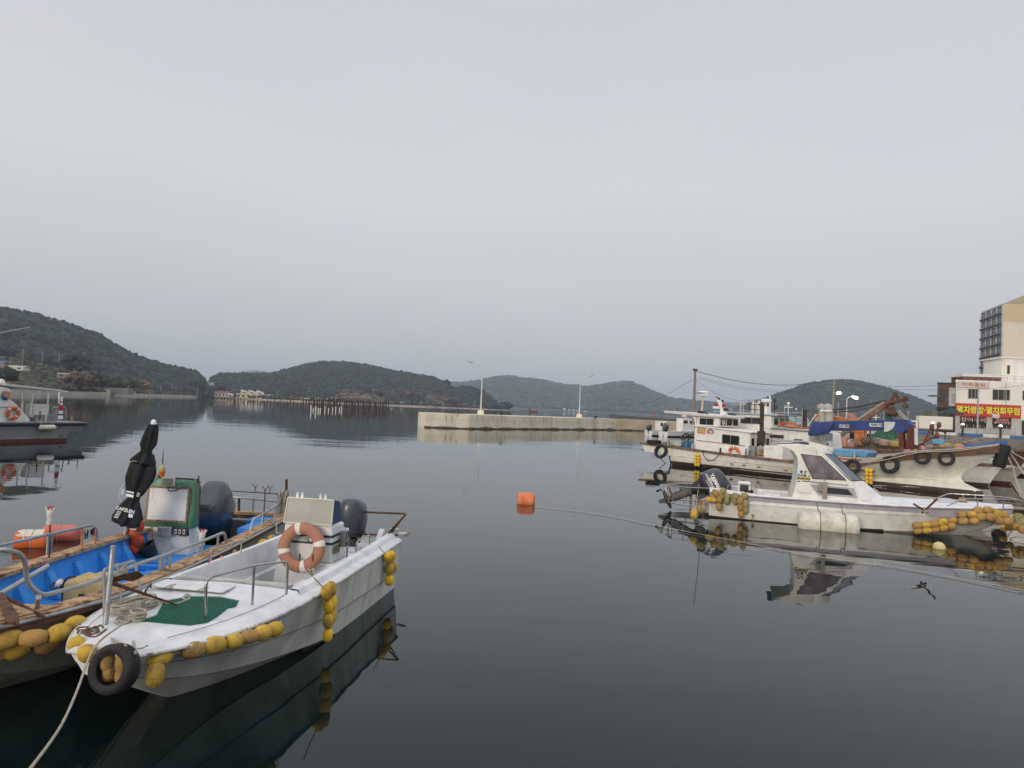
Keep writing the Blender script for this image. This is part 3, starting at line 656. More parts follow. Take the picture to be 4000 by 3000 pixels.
for sg in (-1, 1):               # moulded seams of the hull and the deck joint
    mb = MB(); mb.tube([(s[0], sg * (s[5] + .022), s[6] + .012) for s in S_ if s[0] < 5.9], .005, 5); part('hull_seam', mb, mat('seam_grime', (.10, .10, .085), .8, bump=0), wb)
    mb = MB(); mb.tube([(s[0], sg * (s[3] + .036), s[4] + .015) for s in S_ if 2.2 < s[0] < 5.9], .005, 5); part('hull_seam', mb, mat('seam_grime', (0, 0, 0)), wb)
    mb = MB(); mb.tube(catmull([(x, sg * (lerp_tab([(s[0], s[7]) for s in S_], x)[0] * .80 - .02), lerp_tab([(s[0], s[8]) for s in S_], x)[0] + .074) for x in (3.9, 4.3, 4.7, 5.1, 5.45, 5.75)], 24), .0035, 4); part('deck_joint', mb, mat('rusty_seam', (.14, .08, .05), .8, bump=0), wb)
for f in feet:
    for k in range(3):
        q = f + Vector((random.uniform(-.12, .12), random.uniform(-.05, .05), 0)); q.z = f.z - .012 + .012; mb = MB(); mb.lathe([(.012 + .01 * random.random(), -.02), (.012, .004)], 8, q); part('rust_spot', mb, rust, wb)
# things on and around it
lifebuoy(W, (1.96, .055, 1.03), .285, .092, basis((0, 1, .0), (-.14, 0, 1)), orange_fade, 'faded orange-brown lifebuoy leaning on the front of the white boat\'s console', .25, rope=False)
# ribbed green mat
mloc = (5.0, .05, .90); bnd = [W.g(a, b, 0.91) for a, b in [(610, 2408), (640, 2350), (740, 2333), (860, 2335), (932, 2348), (920, 2368), (890, 2374), (850, 2405), (810, 2428), (740, 2440), (650, 2436), (545, 2430)]]
mb = mbt(mloc)
cx_ = sum((p.x for p in bnd)) / len(bnd); cy_ = sum((p.y for p in bnd)) / len(bnd)
ga = R(28); u = Vector((math.cos(ga), math.sin(ga), 0)); v = Vector((-u.y, u.x, 0)); C_ = Vector((cx_, cy_, 0))
def span(q):                     # where a line parallel to u at offset q crosses the outline
    xs = []
    for a, b in zip(bnd, bnd[1:] + bnd[:1]):
        da, db = (a - C_).dot(v) - q, (b - C_).dot(v) - q
        if da * db < 0: t_ = da / (da - db); xs.append((a + (b - a) * t_ - C_).dot(u))
    return (min(xs), max(xs)) if len(xs) >= 2 else None
def deckz(p):
    sy, sz = lerp_tab([(s[0], s[7], s[8]) for s in S_], p.x); e = 1 - min(1, abs(p.y) / sy); return sz + .06 + .024 * e
q = -.9
while q < .9:
    sp = span(q)
    if sp:
        a = C_ + u * sp[0] + v * q; b = C_ + u * sp[1] + v * q; n_ = max(2, int((sp[1] - sp[0]) / .12)); ps = [a.lerp(b, i / n_) for i in range(n_ + 1)]
        mb.tube([Vector((p.x, p.y, deckz(p) + .012)) for p in ps], .0085, 5)
    q += .024
mb.prism([Vector((p.x, p.y, deckz(p) + .001)) for p in bnd], (0, 0, .007))
solo(W, 'deck_mat', 'ribbed dark green mat lying on the white boat\'s foredeck', 'mat', mloc, mb, mat('green_mat', (.006, .12, .075), .75, var=.2, vs=12, bump=.5, bs=120))
# rope coil on the deck and the turns round the bitt
c = W.g(520, 2378, 0.91); t, c = onboard(W, 'rope_coil', 'flat coil of pale rope lying on the green mat', 'rope', c)
mb = mbt(c); coil(mb, c, .24, 9, .011, .009, .55, -.35, .16); part('rope', mb, rope_m, t)
pth = [W.g(a, b, 0.93) for a, b in [(560, 2350), (600, 2340), (640, 2352), (680, 2358), (715, 2350), (745, 2330), (730, 2322), (715, 2338), (740, 2342)]]
mb = mbt(c); mb.tube(catmull(pth, 40), .012, 6); part('rope_tail', mb, rope_m, t)
c = W.g(540, 2428, 0.9); t, c = onboard(W, 'bitt_rope', 'pale rope wound in many turns round the wooden bitt at the white boat\'s bow', 'rope', c)
mb = mbt(c)
for k in range(6): mb.torus(c + Vector((.01 * (k % 2), 0, .02 + .018 * k)), .058 + .008 * (k % 3), .011, xrot(.12 * (-1) ** k), 16, 6)
coil(mb, c + Vector((.06, -.12, 0)), .10, 3, .011, .012, .6, .3); part('rope', mb, rope_m, t)
# long mooring line down to the quay
st = W.w(*c) + Vector((0, 0, .08))
pl = [st, G(455, 2455, 1.02), G(395, 2500, .98), G(352, 2560, .96), G(300, 2700, .90), G(235, 2840, .95), G(120, 3000, 1.1), G(20, 3120, 1.3)]
mb = MB(); o_ = Vector(pl[-1]); mb.T = Matrix.Translation(-o_); mb.tube(catmull(pl, 60), .010, 8)
o = part('mooring_rope', mb, rope_m); o.location = o_; tag(o, 'pale mooring rope running from the white boat\'s bow over dark water to the quay', 'rope')
# small chain along the foredeck edge
def chain(mb, pts, lw=.011, ll=.035):
    pts = catmull(pts, 200); d = 0; prev = pts[0]; k = 0
    for p in pts[1:]:
        d += (p - prev).length
        if d >= ll * 1.25:
            dr = (p - prev).normalized(); up = Vector((0, 0, 1)) if k % 2 else dr.cross(Vector((0, 0, 1))); k += 1; d = 0
            rt = basis(dr, up); mb.torus(p, lw, .0035, rt @ Matrix.Diagonal((1.7, 1, 1)), 8, 4)
        prev = p
c = W.g(600, 2500, 0.86); mb = mbt(c); chain(mb, [W.g(a, b, 0.865) - Vector((0, 0, 0)) for a, b in [(415, 2400), (420, 2470), (412, 2540)]]); chain(mb, [W.g(a, b, 0.865) for a, b in [(800, 2428), (720, 2460), (640, 2500), (560, 2530), (520, 2540)]])
solo(W, 'deck_chain', 'thin rusty chain lying along the port edge of the white boat\'s foredeck', 'chain', c, mb, chain_m)
# anchor of the white boat: two rusty arms and a dangling fluke
c = W.hit(435, 2275, 0, 5.45); t, c = onboard(W, 'anchor', 'rusty anchor lashed to the galvanised post at the white boat\'s bow', 'anchor', c)
mb = mbt(c); a = W.hit(420, 2272, 0, 5.5); b = W.g(690, 2362, 0.94); e = W.hit(560, 2250, 0, 5.1)
dr = (b - a).normalized(); mb.tube([a, a.lerp(b, .5), b], .022, 6, r2=.010); part('shank', mb, rust, t)
mb = mbt(c); dn = Vector((0, .02, .045))
mb.loft([[a + Vector((0, 0, .03)), a - Vector((0, 0, .03)), a - Vector((.03, 0, .03))], [a.lerp(e, .4) + dn * 1.3, a.lerp(e, .4) - dn * .2, a.lerp(e, .4) - dn * .4 - Vector((.03, 0, 0))], [a.lerp(e, .75) + dn * 1.6, a.lerp(e, .75) - dn, a.lerp(e, .75) - dn - Vector((.03, 0, 0))], [e + dn * .2, e - dn * .1, e - dn * .1 - Vector((.01, 0, 0))]], close=True, cap0=True, cap1=True)
part('fluke', mb, rust, t)
# knot of wires and shackles at the stem
c = W.g(345, 2480, 0.86); mb = mbt(c)
for k in range(7): mb.torus(c + Vector((random.uniform(-.10, .08), random.uniform(-.12, .12), random.uniform(.0, .05))), random.uniform(.03, .06), .009, Matrix.Rotation(random.uniform(0, 3), 3, 'X') @ Matrix.Rotation(random.uniform(0, 3), 3, 'Z'), 14, 5)
mb.tube(catmull([W.g(330, 2475, 0.88), W.g(370, 2490, 0.9), W.g(415, 2460, 0.9)], 10), .014, 6); mb.tube(catmull([W.g(310, 2465, 0.88), W.g(350, 2455, 0.91), W.g(400, 2450, 0.88)], 10), .010, 6)
solo(W, 'shackle_bundle', 'tangle of rusty shackles and wire on the tip of the white boat\'s bow', 'shackles', c, mb, mat('rusty_wire', (.16, .10, .06), .45, metal=.7, var=.4, vs=30, bump=.4))
# tyre on the stem with floats inside
ct = W.g(447, 2613, 0.72) ; ct.x = 6.62; ct = W.hit(447, 2613, 0, 6.42)
toc = (W.t @ (CO - W.o) - ct).normalized()
tyre(W, ct, .185, .065, basis((0, 1, .12), Vector((-.25, 0, 1))) , 'black tyre hung over the white boat\'s stem with yellow floats inside', [ct + Vector((-.02, .08, .2)), W.g(425, 2490, 0.88), W.g(460, 2480, 0.88), W.g(520, 2500, 0.88), ct + Vector((-.02, .18, .15))], width=.17)
t, c = onboard(W, 'float_string', 'four ochre floats bunched inside the tyre on the white boat\'s stem', 'floats', ct - Vector((.12, 0, 0)))
T = Matrix.Translation(-c)
for a, b in ((419, 2581), (481, 2588), (424, 2630), (478, 2634)): line_floats(t, T, [W.hit(a, b, 0, 6.38), W.hit(a + 3, b + 1, 0, 6.38)][:1], .062, .17, ochre)
def floatline(fr, pts, r, ln, m, label, rope_pts=None, group=None):
    c = pts[0]; t, c = onboard(fr, 'float_string', label, 'floats', c, group); T = Matrix.Translation(-c)
    line_floats(t, T, pts, r, ln, m)
    mb = mbt(c); mb.tube(catmull(rope_pts or pts, 24), .008, 5); part('cord', mb, rope_d if rope_pts is None else rope_m, t); return t
fz = [(1048, 2456), (1002, 2470), (947, 2485), (889, 2501), (809, 2517), (727, 2536), (601, 2568), (580, 2633)]
pts = [W.g(a, b, z) for (a, b), z in zip(fz, (.75, .75, .75, .75, .76, .76, .74, .62))]
for q in pts: q.y += .075
floatline(W, pts, .082, .215, [yellow, yellow, ochre], 'string of eight yellow floats under the gunwale along the white boat\'s port bow', [pts[0] + Vector((-.15, 0, .05))] + pts)
pts = [W.hit(300, 2519, 0, 6.0), W.hit(338, 2552, 0, 6.15)]
floatline(W, pts, .082, .20, yellow, 'two worn yellow floats hanging at the left of the white boat\'s stem', [pts[0] + Vector((-.1, -.05, .1))] + pts)
def hangs(fr, px, y, r, ln, m, label, top, back=None):
    pts = [fr.hit(a, b, 1, y) for a, b in px]; t = floatline(fr, pts, r, ln, m, label, [fr.hit(*top, 1, y - .05)] + pts); T = Matrix.Translation(-pts[0])
    if back: line_floats(t, T, [fr.hit(a, b, 1, y) for a, b in back], r, ln, m)
    return t
hangs(W, [(1274, 2314), (1282, 2370), (1281, 2425), (1280, 2480)], 1.14, .072, .195, [yellow, yellow_clean], 'double string of yellow floats hanging amidships on the white boat\'s port side', (1225, 2255), [(1293, 2300), (1296, 2352), (1294, 2408)])
hangs(W, [(1513, 2178), (1520, 2222), (1520, 2266)], 1.12, .075, .20, [yellow_clean, yellow], 'string of yellow floats hanging by the white boat\'s port quarter into the water', (1480, 2135), [(1527, 2172), (1534, 2214)])
t = floatline(W, [W.g(1025, 2125, 0.72), W.g(1060, 2108, 0.72)], .085, .24, yellow, 'two yellow floats wedged between the white boat and the blue boat', None)
# odds and ends
for px, py, m_, tt in ((820, 2205, 'pink', 'pink clothes peg clipped on the white boat\'s starboard coaming, nearest the bow'), (865, 2195, 'pink', 'pink clothes peg clipped on the white boat\'s starboard coaming, nearest the rope stub'), (916, 2170, 'orange', 'orange clothes peg on the white boat\'s starboard coaming')):
    p = W.g(px, py, 0.88); mb = mbt(p); mb.box(p + Vector((0, .02, .04)), (.012, .012, .10), rx=.25); mb.box(p + Vector((0, -.02, .04)), (.012, .012, .10), rx=-.25); mb.box(p + Vector((0, 0, .02)), (.016, .04, .01))
    solo(W, 'clothes_peg', tt, 'peg', p, mb, mat('peg_' + m_, (.75, .25, .24) if m_ == 'pink' else (.7, .3, .12), .5))
for px, py, tt in ((775, 2285, 'frayed pale rope knot on the white boat\'s starboard bow'), (1075, 2110, 'pale rope knot on the white boat\'s starboard gunwale beside the console'), (1480, 2128, 'pale rope knot on the white boat\'s port gunwale near the stern'), (1215, 2245, 'frayed pale rope end tied on the white boat\'s port gunwale amidships'), (1590, 2095, 'pale rope loops on the white boat\'s port stern cleat')):
    p = W.g(px, py, 0.81); mb = mbt(p)
    for k in range(4): mb.torus(p + Vector((random.uniform(-.04, .04), random.uniform(-.03, .03), .02 + .012 * k)), .035, .011, Matrix.Rotation(random.uniform(0, 2), 3, 'Y') @ Matrix.Rotation(random.uniform(0, 1), 3, 'X'), 12, 5)
    for k in range(3): mb.tube([p, p + Vector((random.uniform(-.08, .08), random.uniform(-.06, .06), random.uniform(.04, .10)))], .008, 5)
    solo(W, 'rope_knot', tt, 'rope', p, mb, rope_m)
# stern line across to the blue boat
# ------------------------------------------------------------------ blue boat beside it
B = Frame(-5.5, 14.65, -90.5)
bb = boat('workboat', 'long open workboat with bright blue inside, wooden gunwales and green console', 'boat', B)
ZD = .34
BT = [(0, .5, -.30, .86, -.02, .95, .84), (1.5, .45, -.32, .90, -.05, 1.0, .82), (3, .40, -.34, .90, -.05, 1.03, .82), (4.5, .30, -.34, .88, -.02, 1.04, .83), (6, .18, -.26, .74, .06, 1.0, .85), (7, .08, -.02, .52, .22, .83, .88), (7.7, .05, .28, .32, .44, .60, .90), (8.3, .03, .60, .12, .68, .26, .93)]
SB = smooth_tab(BT, 44)
bsh = [(s[0], s[5], s[6]) for s in SB]
mb = MB(); secs = []
for x, kw, kz, cy, cz, sy, sz in SB:
    my, mz = cy + (sy - cy) * .55 + .015, cz + (sz - cz) * .5
    half = [(kw, kz), (cy, cz), (my, mz), (my + .015, mz + .012), (sy - .01, sz)]
    secs.append([Vector((x, y, z)) for y, z in reversed(half)] + [Vector((x, -y, z)) for y, z in half])
mb.loft(secs, cap0=True, cap1=True)
part('hull', mb, mat('dull_grey_hull', (.34, .33, .30), .6, dirt=(.16, .14, .11), da=.7, ds=2, dth=.48, dirt2=(.08, .07, .05), d2th=.64, d2s=8, streak=True, bump=.2), bb, sharp=25)
# plank caps: separate lengths of timber along each side
for sg in (-1, 1):
    edges = [0, 1.35, 2.75, 4.1, 5.4, 6.6, 7.5, 8.3]
    for k, (a, b) in enumerate(zip(edges, edges[1:])):
        secs = []; dz = random.uniform(-.004, .006)
        for i in range(7):
            x = a + .008 + (b - a - .016) * i / 6; y, z = lerp_tab(bsh, x)
            secs.append([Vector((x, sg * (y + .04), z)), Vector((x, sg * (y + .04), z + .05 + dz)), Vector((x, sg * (y - .19), z + .055 + dz)), Vector((x, sg * (y - .19), z + .002))])
        mb = MB(); mb.loft(secs, close=True, cap0=True, cap1=True); part('gunwale_plank', mb, wood, bb)
    mb = MB(); mb.tube([(x, sg * (y + .065), z + .02) for x, y, z in bsh], .022, 8); part('rubbing_pipe', mb, galv, bb)
    mb = MB(); mb.loft([[Vector((x, sg * (y + .045), z - .01)), Vector((x, sg * (y + .045), z - .06)), Vector((x, sg * (y + .0), z - .065))] for x, y, z in bsh]); part('side_board', mb, wood_brown, bb)
# blue inner shell
mb = MB()
for sg in (-1, 1):
    mb.loft([[Vector((x, sg * (y - .11), z)), Vector((x, sg * (y - .15), z - .12)), Vector((x, sg * (y - .20), ZD + .12)), Vector((x, sg * (y - .26), ZD + .02)), Vector((x, sg * (y - .34), ZD))] for x, y, z in bsh if x < 7.25])
part('inner_side', mb, blue, bb)
mb = MB(); mb.prism([(x, -(y - .30), ZD - .02) for x, y, z in bsh if 1.25 < x < 7.3] + [(x, y - .30, ZD - .02) for x, y, z in reversed(bsh) if 1.25 < x < 7.3], .02); part('deck', mb, blue, bb)
for sg in (-1, 1):
    for x in np.arange(2.95, 7.0, .62):
        y, z = lerp_tab(bsh, x); mb = MB()
        mb.hexa([(x - .09, sg * (y - .42), ZD), (x + .09, sg * (y - .42), ZD), (x + .12, sg * (y - .15), ZD), (x - .12, sg * (y - .15), ZD)], [(x - .05, sg * (y - .20), z - .10), (x + .05, sg * (y - .20), z - .10), (x + .07, sg * (y - .12), z - .10), (x - .07, sg * (y - .12), z - .10)])
        part('rib', mb, blue, bb, bevel=.02)
for x, hh in ((6.05, .10), (4.55, .10), (3.05, .10)):
    mb = MB(); mb.box((x, 0, ZD + hh / 2), (.10, 1.5, hh)); part('deck_beam', mb, blue, bb, bevel=.02)
mb = MB(); mb.box((3.8, .15, ZD + .03), (1.1, .9, .06)); part('hatch_cover', mb, blue, bb, bevel=.015)
mb = MB(); mb.box((2.1, -.1, ZD + .05), (1.5, 1.5, .10)); part('console_deck', mb, blue, bb, bevel=.02)
# stern: two side arms and the cross beam, open well between them
for sg in (-1, 1):
    mb = MB(); mb.box((.65, sg * .60, .62), (1.3, .50, .32)); mb.box((.25, sg * .50, .70), (.55, .55, .24)); part('stern_block', mb, blue, bb, bevel=.05)
mb = MB(); mb.box((.05, 0, .86), (.13, 1.7, .07)); part('stern_beam', mb, mat('tan_painted_timber', (.52, .33, .15), .7, dirt=(.35, .12, .05), da=.7, ds=3, bump=.4), bb, bevel=.01)
mb = MB(); mb.box((.32, .1, .76), (.16, 1.1, .04)); part('well_plank', mb, wood_grey, bb, bevel=.005)
# bow deck
mb = MB(); mb.prism([(x, -(y - .03), z + .058) for x, y, z in bsh if x > 6.95] + [(x, y - .03, z + .058) for x, y, z in reversed(bsh) if x > 6.95], .012)
part('bow_deck', mb, wood, bb)
# console
x0 = 2.18; L0, R0 = -.96, -.06
mb = MB()
mb.hexa([(x0 + .06, L0 - .05, ZD), (x0 + .06, R0 - .02, ZD), (x0 - .42, R0 - .02, ZD), (x0 - .42, L0 - .05, ZD)], [(x0, L0, .93), (x0, R0 - .08, .93), (x0 - .36, R0 - .08, .93), (x0 - .36, L0, .93)])
part('console', mb, mat('console_white', (.76, .74, .68), .5, dirt=(.42, .37, .28), da=.6, ds=3, dirt2=(.2, .15, .1), d2th=.68, d2s=14, bump=.1), bb, bevel=.03)
grn = mat('chipped_green_paint', (.075, .20, .11), .45, var=.2, dirt=(.22, .38, .33), da=.8, ds=5, dth=.52, dirt2=(.30, .34, .28), d2th=.62, d2s=16, bump=.25)
mb = MB(); sec = []
for z, f, b_, w_ in [(.90, .03, -.22, .0), (.98, .05, -.22, .01), (1.35, .02, -.21, .0), (1.66, -.02, -.20, -.01), (1.74, -.05, -.17, -.04), (1.76, -.08, -.14, -.1)]:
    q = []
    for cx_, cy_, sx_, sy_ in ((x0 + f, R0 + w_, -1, -1), (x0 + b_, R0 + w_, 1, -1), (x0 + b_, L0 - w_, 1, 1), (x0 + f, L0 - w_, -1, 1)):
        for k in range(4):
            a = math.pi / 2 * k / 3; r_ = .07
            if (sx_, sy_) == (-1, -1): dx, dy = math.sin(math.pi / 2 - a), math.sin(a)
            elif (sx_, sy_) == (1, -1): dx, dy = -math.sin(a), math.cos(a)
            elif (sx_, sy_) == (1, 1): dx, dy = -math.cos(a), -math.sin(a)
            else: dx, dy = math.sin(a), -math.cos(a)
            q.append(Vector((cx_ + sx_ * r_ + dx * r_, cy_ + sy_ * r_ + dy * r_, z)))
    sec.append(q)
mb.loft(sec, close=True, cap0=True, cap1=True); hood = part('console_hood', mb, grn, bb, sharp=60)
pz0, pz1 = 1.02, 1.61; pl, pr = L0 + .06, R0 - .12
def pn(y, z, d=0): return Vector((x0 + .055 - (z - .98) * .08 + d, y, z))
mb = MB(); mb.prism([pn(pl, pz0), pn(pr, pz0), pn(pr, pz1), pn(pl, pz1)], (.010, 0, 0)); part('front_panel', mb, mat('flaking_white_panel', (.76, .75, .73), .6, var=.06, dirt=(.55, .54, .5), da=.5, ds=3, dirt2=(.10, .045, .02), d2th=.655, d2s=15, bump=.1), hood)
mb = MB()
for a, b in ((pn(pl, pz0, .012), pn(pr, pz0, .012)), (pn(pl, pz1, .012), pn(pr, pz1, .012))): mb.box((a + b) / 2, (.014, pr - pl + .05, .035))
for a, b in ((pn(pl, pz0, .010), pn(pl, pz1, .010)), (pn(pr, pz0, .010), pn(pr, pz1, .010))): mb.box((a + b) / 2, (.014, .032, pz1 - pz0), ry=-.08)
part('panel_frame', mb, mat('brown_frame', (.33, .22, .12), .8, dirt=(.15, .08, .04), da=.7, ds=9, bump=.4), hood)
mb = MB()
for i in range(5):
    for zz in (pz0, pz1): mb.box(pn(pl + (pr - pl) * (i + .5) / 5, zz, .022), (.008, .016, .016))
    mb.box(pn(pr, pz0 + (pz1 - pz0) * (i + .5) / 5, .022), (.008, .016, .016))
part('bolts', mb, rust, hood, kind='stuff')
def floodlight(px, py, x, wd, hg, body_m, parent, lens):
    c = B.hit(px, py, 0, x); mb = MB(); mb.box(c, (.06, wd, hg)); mb.box(c + Vector((-.04, 0, 0)), (.04, wd * .8, hg * .8)); f_ = part('floodlight', mb, body_m, parent, bevel=.008)
    mb = MB(); mb.box(c + Vector((.033, 0, 0)), (.004, wd * .84, hg * .76)); part('lens', mb, lens, f_); return c
floodlight(658, 1882, x0 + .09, .22, .15, cream_frame, hood, mat('dull_lens', (.30, .31, .24), .3, var=.2, vs=20, bump=0))
fc = floodlight(643, 2076, x0 + .10, .24, .17, alu, bb, mat('grey_lens', (.26, .28, .30), .25, var=.2, vs=20, bump=0))
c = B.hit(705, 2076, 0, x0 + .08); mb = MB(); mb.box(c, (.05, .27, .12)); sk = part('socket_box', mb, black_pl, bb, bevel=.01)
for k in (-1, 0, 1):
    mb = MB(); mb.box(c + Vector((.028, k * .075, 0)), (.008, .045, .085)); part('socket', mb, cream_frame, sk, bevel=.004)
    mb = MB(); mb.box(c + Vector((.034, k * .075, 0)), (.006, .018, .04)); part('socket_slot', mb, black_pl, sk)
mb = MB(); mb.tube(catmull([B.hit(a, b, 0, x0 + .12) for a, b in [(655, 1905), (662, 1918), (690, 1915), (715, 1903), (745, 1908), (748, 1940), (738, 2000), (730, 2050), (738, 2085), (728, 2093), (700, 2092)]], 40), .010, 6); part('black_cable', mb, black_pl, bb)
mb = MB(); mb.tube([B.hit(592, 2055, 0, x0 + .14), B.hit(604, 2156, 0, x0 + .14)], .016, 8); part('brass_rod', mb, mat('worn_brass', (.5, .33, .12), .4, metal=.7, bump=.1), bb)
mb = MB(); mb.tube([B.hit(770, 1870, 0, x0 - .05), B.hit(782, 1900, 0, x0 - .02), B.hit(776, 2035, 0, x0 - .02)], .013, 6); mb.tube([B.hit(640, 1866, 0, x0 - .15), B.hit(760, 1872, 0, x0 - .15), B.hit(783, 1884, 0, x0 - .12)], .012, 6)
mb.tube([B.hit(776, 1858, 0, x0 - .12), B.hit(776, 1880, 0, x0 - .12)], .012, 6); part('hood_rail', mb, rust, bb)
c = B.hit(632, 1862, 0, x0 - .12)
mb = MB(); mb.lathe([(.035, 0), (.045, .02), (.05, .07), (.062, .085), (.062, .10), (.045, .11)], 14, c); bc = part('beacon', mb, mat('beacon_orange', (.70, .18, .02), .4, bump=.03), bb)
mb = MB(); mb.lathe([(.05, .11), (.055, .15), (.035, .19), (.02, .2), (.018, .24)], 12, c); part('beacon_top', mb, mat('yellowed_plastic', (.42, .38, .15), .5, bump=.05), bc); mb = MB(); mb.tube([c + Vector((0, 0, .23)), c + Vector((0, 0, .48))], .012, 6, r2=.004); part('antenna', mb, black_pl, bc)
mb = MB(); mb.box(c + Vector((0, -.10, -.02)), (.1, .12, .12)); part('beacon_bracket', mb, wood_grey, bb, bevel=.01)
# white board standing at the console's left side
mb = MB(); mb.prism([B.hit(a, b, 0, 1.75) for a, b in [(488, 2185), (560, 2180), (560, 2060), (530, 2060)]], (.02, 0, 0)); part('side_board_white', mb, white, bb, bevel=.004)
# outboard
mp_ = B.hit(838, 2058, 0, .95)
outboard(bb, (.80, mp_.y, .82), 1.36, yrot(.72), box=4.5)
# pipe rails
def rail(pts, r=.022, m=galv, name='rail', rad=.12):
    mb = MB(); mb.tube(roundpath(pts, rad), r, 10); return part(name, mb, m, bb)
y_ = .93
P1 = [B.hit(a, b, 1, y_) for a, b in [(887, 2140), (878, 2078), (778, 2119), (651, 2166), (535, 2205), (416, 2252), (307, 2292), (160, 2328)]]
P2 = [B.hit(105, 2275, 0, 7.75), B.hit(95, 2165, 0, 7.80), B.hit(0, 2143, 0, 8.1), B.hit(-120, 2190, 0, 8.0)]
rail(P1 + P2, .024, name='port_rail')
foot = B.hit(140, 2455, 1, .62); rail([foot, Vector((foot.x, foot.y, .98)), B.hit(150, 2332, 1, y_)], .026, name='rail_post', rad=.05)
for pxs in [(640, 2268, 640, 2172), (660, 2262, 662, 2165), (622, 2280, 625, 2178), (787, 2196, 790, 2112), (770, 2200, 775, 2118), (848, 2165, 852, 2092)]:
    a, b = B.hit(pxs[0], pxs[1], 1, y_), B.hit(pxs[2], pxs[3], 1, y_); a.z = .87; rail([a, b], .019, name='rail_post')
y2 = -.93
rail([B.hit(378, 2113, 1, y2), B.hit(378, 2066, 1, y2), B.hit(354, 2052, 1, y2), B.hit(180, 2090, 1, y2), B.hit(0, 2131, 1, y2), B.hit(-150, 2165, 1, y2)], .022, name='starboard_rail')
for a, b, c2, d2 in [(184, 2168, 188, 2092), (198, 2165, 202, 2088), (372, 2112, 372, 2075)]:
    rail([B.hit(a, b, 1, y2), B.hit(c2, d2, 1, y2)], .018, name='rail_post')
sp = [B.hit(a, b, 1, y2 + .03) for a, b in [(323, 2128), (364, 2112), (366, 2058), (325, 2068)]]
mb = MB(); mb.prism(sp, (0, .012, 0)); sgn = part('name_board', mb, mat('cream_board', (.58, .53, .38), .6, dirt=(.35, .28, .18), da=.6, ds=8, bump=.1), bb)
xd = (sp[1] - sp[0]).normalized(); c = (sp[0] + sp[2]) / 2 + Vector((0, .02, .03))
text('name_lettering', '남 해', .13, ink, sgn, c, xd, (0, 0, 1), .002, .003)
for px in (320, 372):
    mb = MB(); mb.tube([B.hit(px - 2, 2136, 1, y2 + .02), B.hit(px + 2, 2060, 1, y2 + .02)], .014, 6); part('board_post', mb, rust_orange, bb)
# stern rails with their Y-shaped rod holders
xs_ = .05
def SX(a, b, x=xs_): return B.hit(a, b, 0, x)
rail([SX(770, 1912), SX(885, 1917), SX(1085, 1929), SX(1086, 1960)], .011, rust, 'rod_rail', .03)
rail([SX(760, 1930), SX(883, 1939), SX(1098, 1960)], .022, name='stern_rail')
rail([SX(933, 2002), SX(934, 1945)], .026, rust, 'stern_post'); rail([SX(988, 2000), SX(990, 1950)], .016, name='stern_post'); rail([SX(1112, 2015), SX(1118, 1960), SX(1119, 1872)], .026, rust, 'flag_post')
rail([B.hit(975, 2092, 1, .90), B.hit(985, 2032, 1, .90), B.hit(1040, 2000, 1, .90), SX(1100, 1960)], .022, name='port_stern_rail')
for a, b, c2, d2 in [(1022, 2068, 1028, 2008), (1072, 2042, 1078, 1982)]: rail([B.hit(a, b, 1, .90), B.hit(c2, d2, 1, .90)], .02, name='rail_post')
def yfork(p, h, m=rust):
    mb = MB(); mb.tube([p - Vector((0, 0, h)), p], .010, 6)
    for s in (-1, 1): mb.tube([p, p + Vector((0, s * .04, .05)), p + Vector((0, s * .055, .085))], .007, 5)
    part('rod_fork', mb, m, bb)
yfork(SX(838, 1898), .16); yfork(SX(997, 1905), .08); yfork(SX(1055, 1908), .10); yfork(B.hit(1036, 1915, 1, .90), .62)
# net hauler
hx = 5.25; hb = [B.hit(a, b, 0, hx) for a, b in [(248, 2348), (352, 2350), (362, 2278), (300, 2252), (255, 2270)]]
mb = MB(); secs = [[p + Vector((dx, 0, 0)) for p in hb] for dx in (.05, -.02, -.32)]
secs[0] = [Vector((p.x, p.y * .96 + .04 * hb[0].y, p.z - .01)) for p in secs[0]]
mb.loft(secs, close=True, cap0=True, cap1=True); tan_m = mat('tan_machine_paint', (.50, .37, .16), .6, dirt=(.33, .22, .10), da=.6, ds=5, bump=.2)
hl = part('net_hauler', mb, tan_m, bb, bevel=.035)
c = B.hit(232, 2290, 0, hx - .1); mb = MB(); mb.lathe([(.02, -.09), (.05, -.085), (.095, -.04), (.105, .0), (.06, .04), (.05, .10)], 18, c, basis((1, 0, 0), (0, 0, 1))); part('hauler_drum', mb, steel, hl)
mb = MB(); mb.tube(catmull([B.hit(a, b, 0, hx + .03) for a, b in [(243, 2350), (245, 2290), (262, 2258), (295, 2252)]], 12), .013, 6); part('hauler_hose', mb, black_pl, hl)
c = B.hit(328, 2335, 0, hx + .065); mb = MB(); mb.box(c, (.02, .15, .10)); part('name_plate', mb, black_pl, hl, bevel=.005)
mb = MB(); mb.hexa([B.hit(200, 2400, 0, hx), B.hit(300, 2372, 0, hx), B.hit(300, 2372, 0, hx - .3), B.hit(200, 2400, 0, hx - .3)], [B.hit(205, 2360, 0, hx), B.hit(320, 2350, 0, hx), B.hit(320, 2350, 0, hx - .3), B.hit(205, 2360, 0, hx - .3)])
c = B.g(385, 2300, .8); mb.box((c.x - .05, c.y, .66), (.30, .22, .62)); part('hauler_stand', mb, tan_m, hl, bevel=.02)

# ---- loose things in and around the blue boat
def twist_rope(fr, name, label, pts, r=.012, m=rope_m):
    c = Vector(pts[0]); mb = mbt(c); mb.tube(catmull(pts, 8 * len(pts)), r, 6); return solo(fr, name, label, 'rope', c, mb, m)
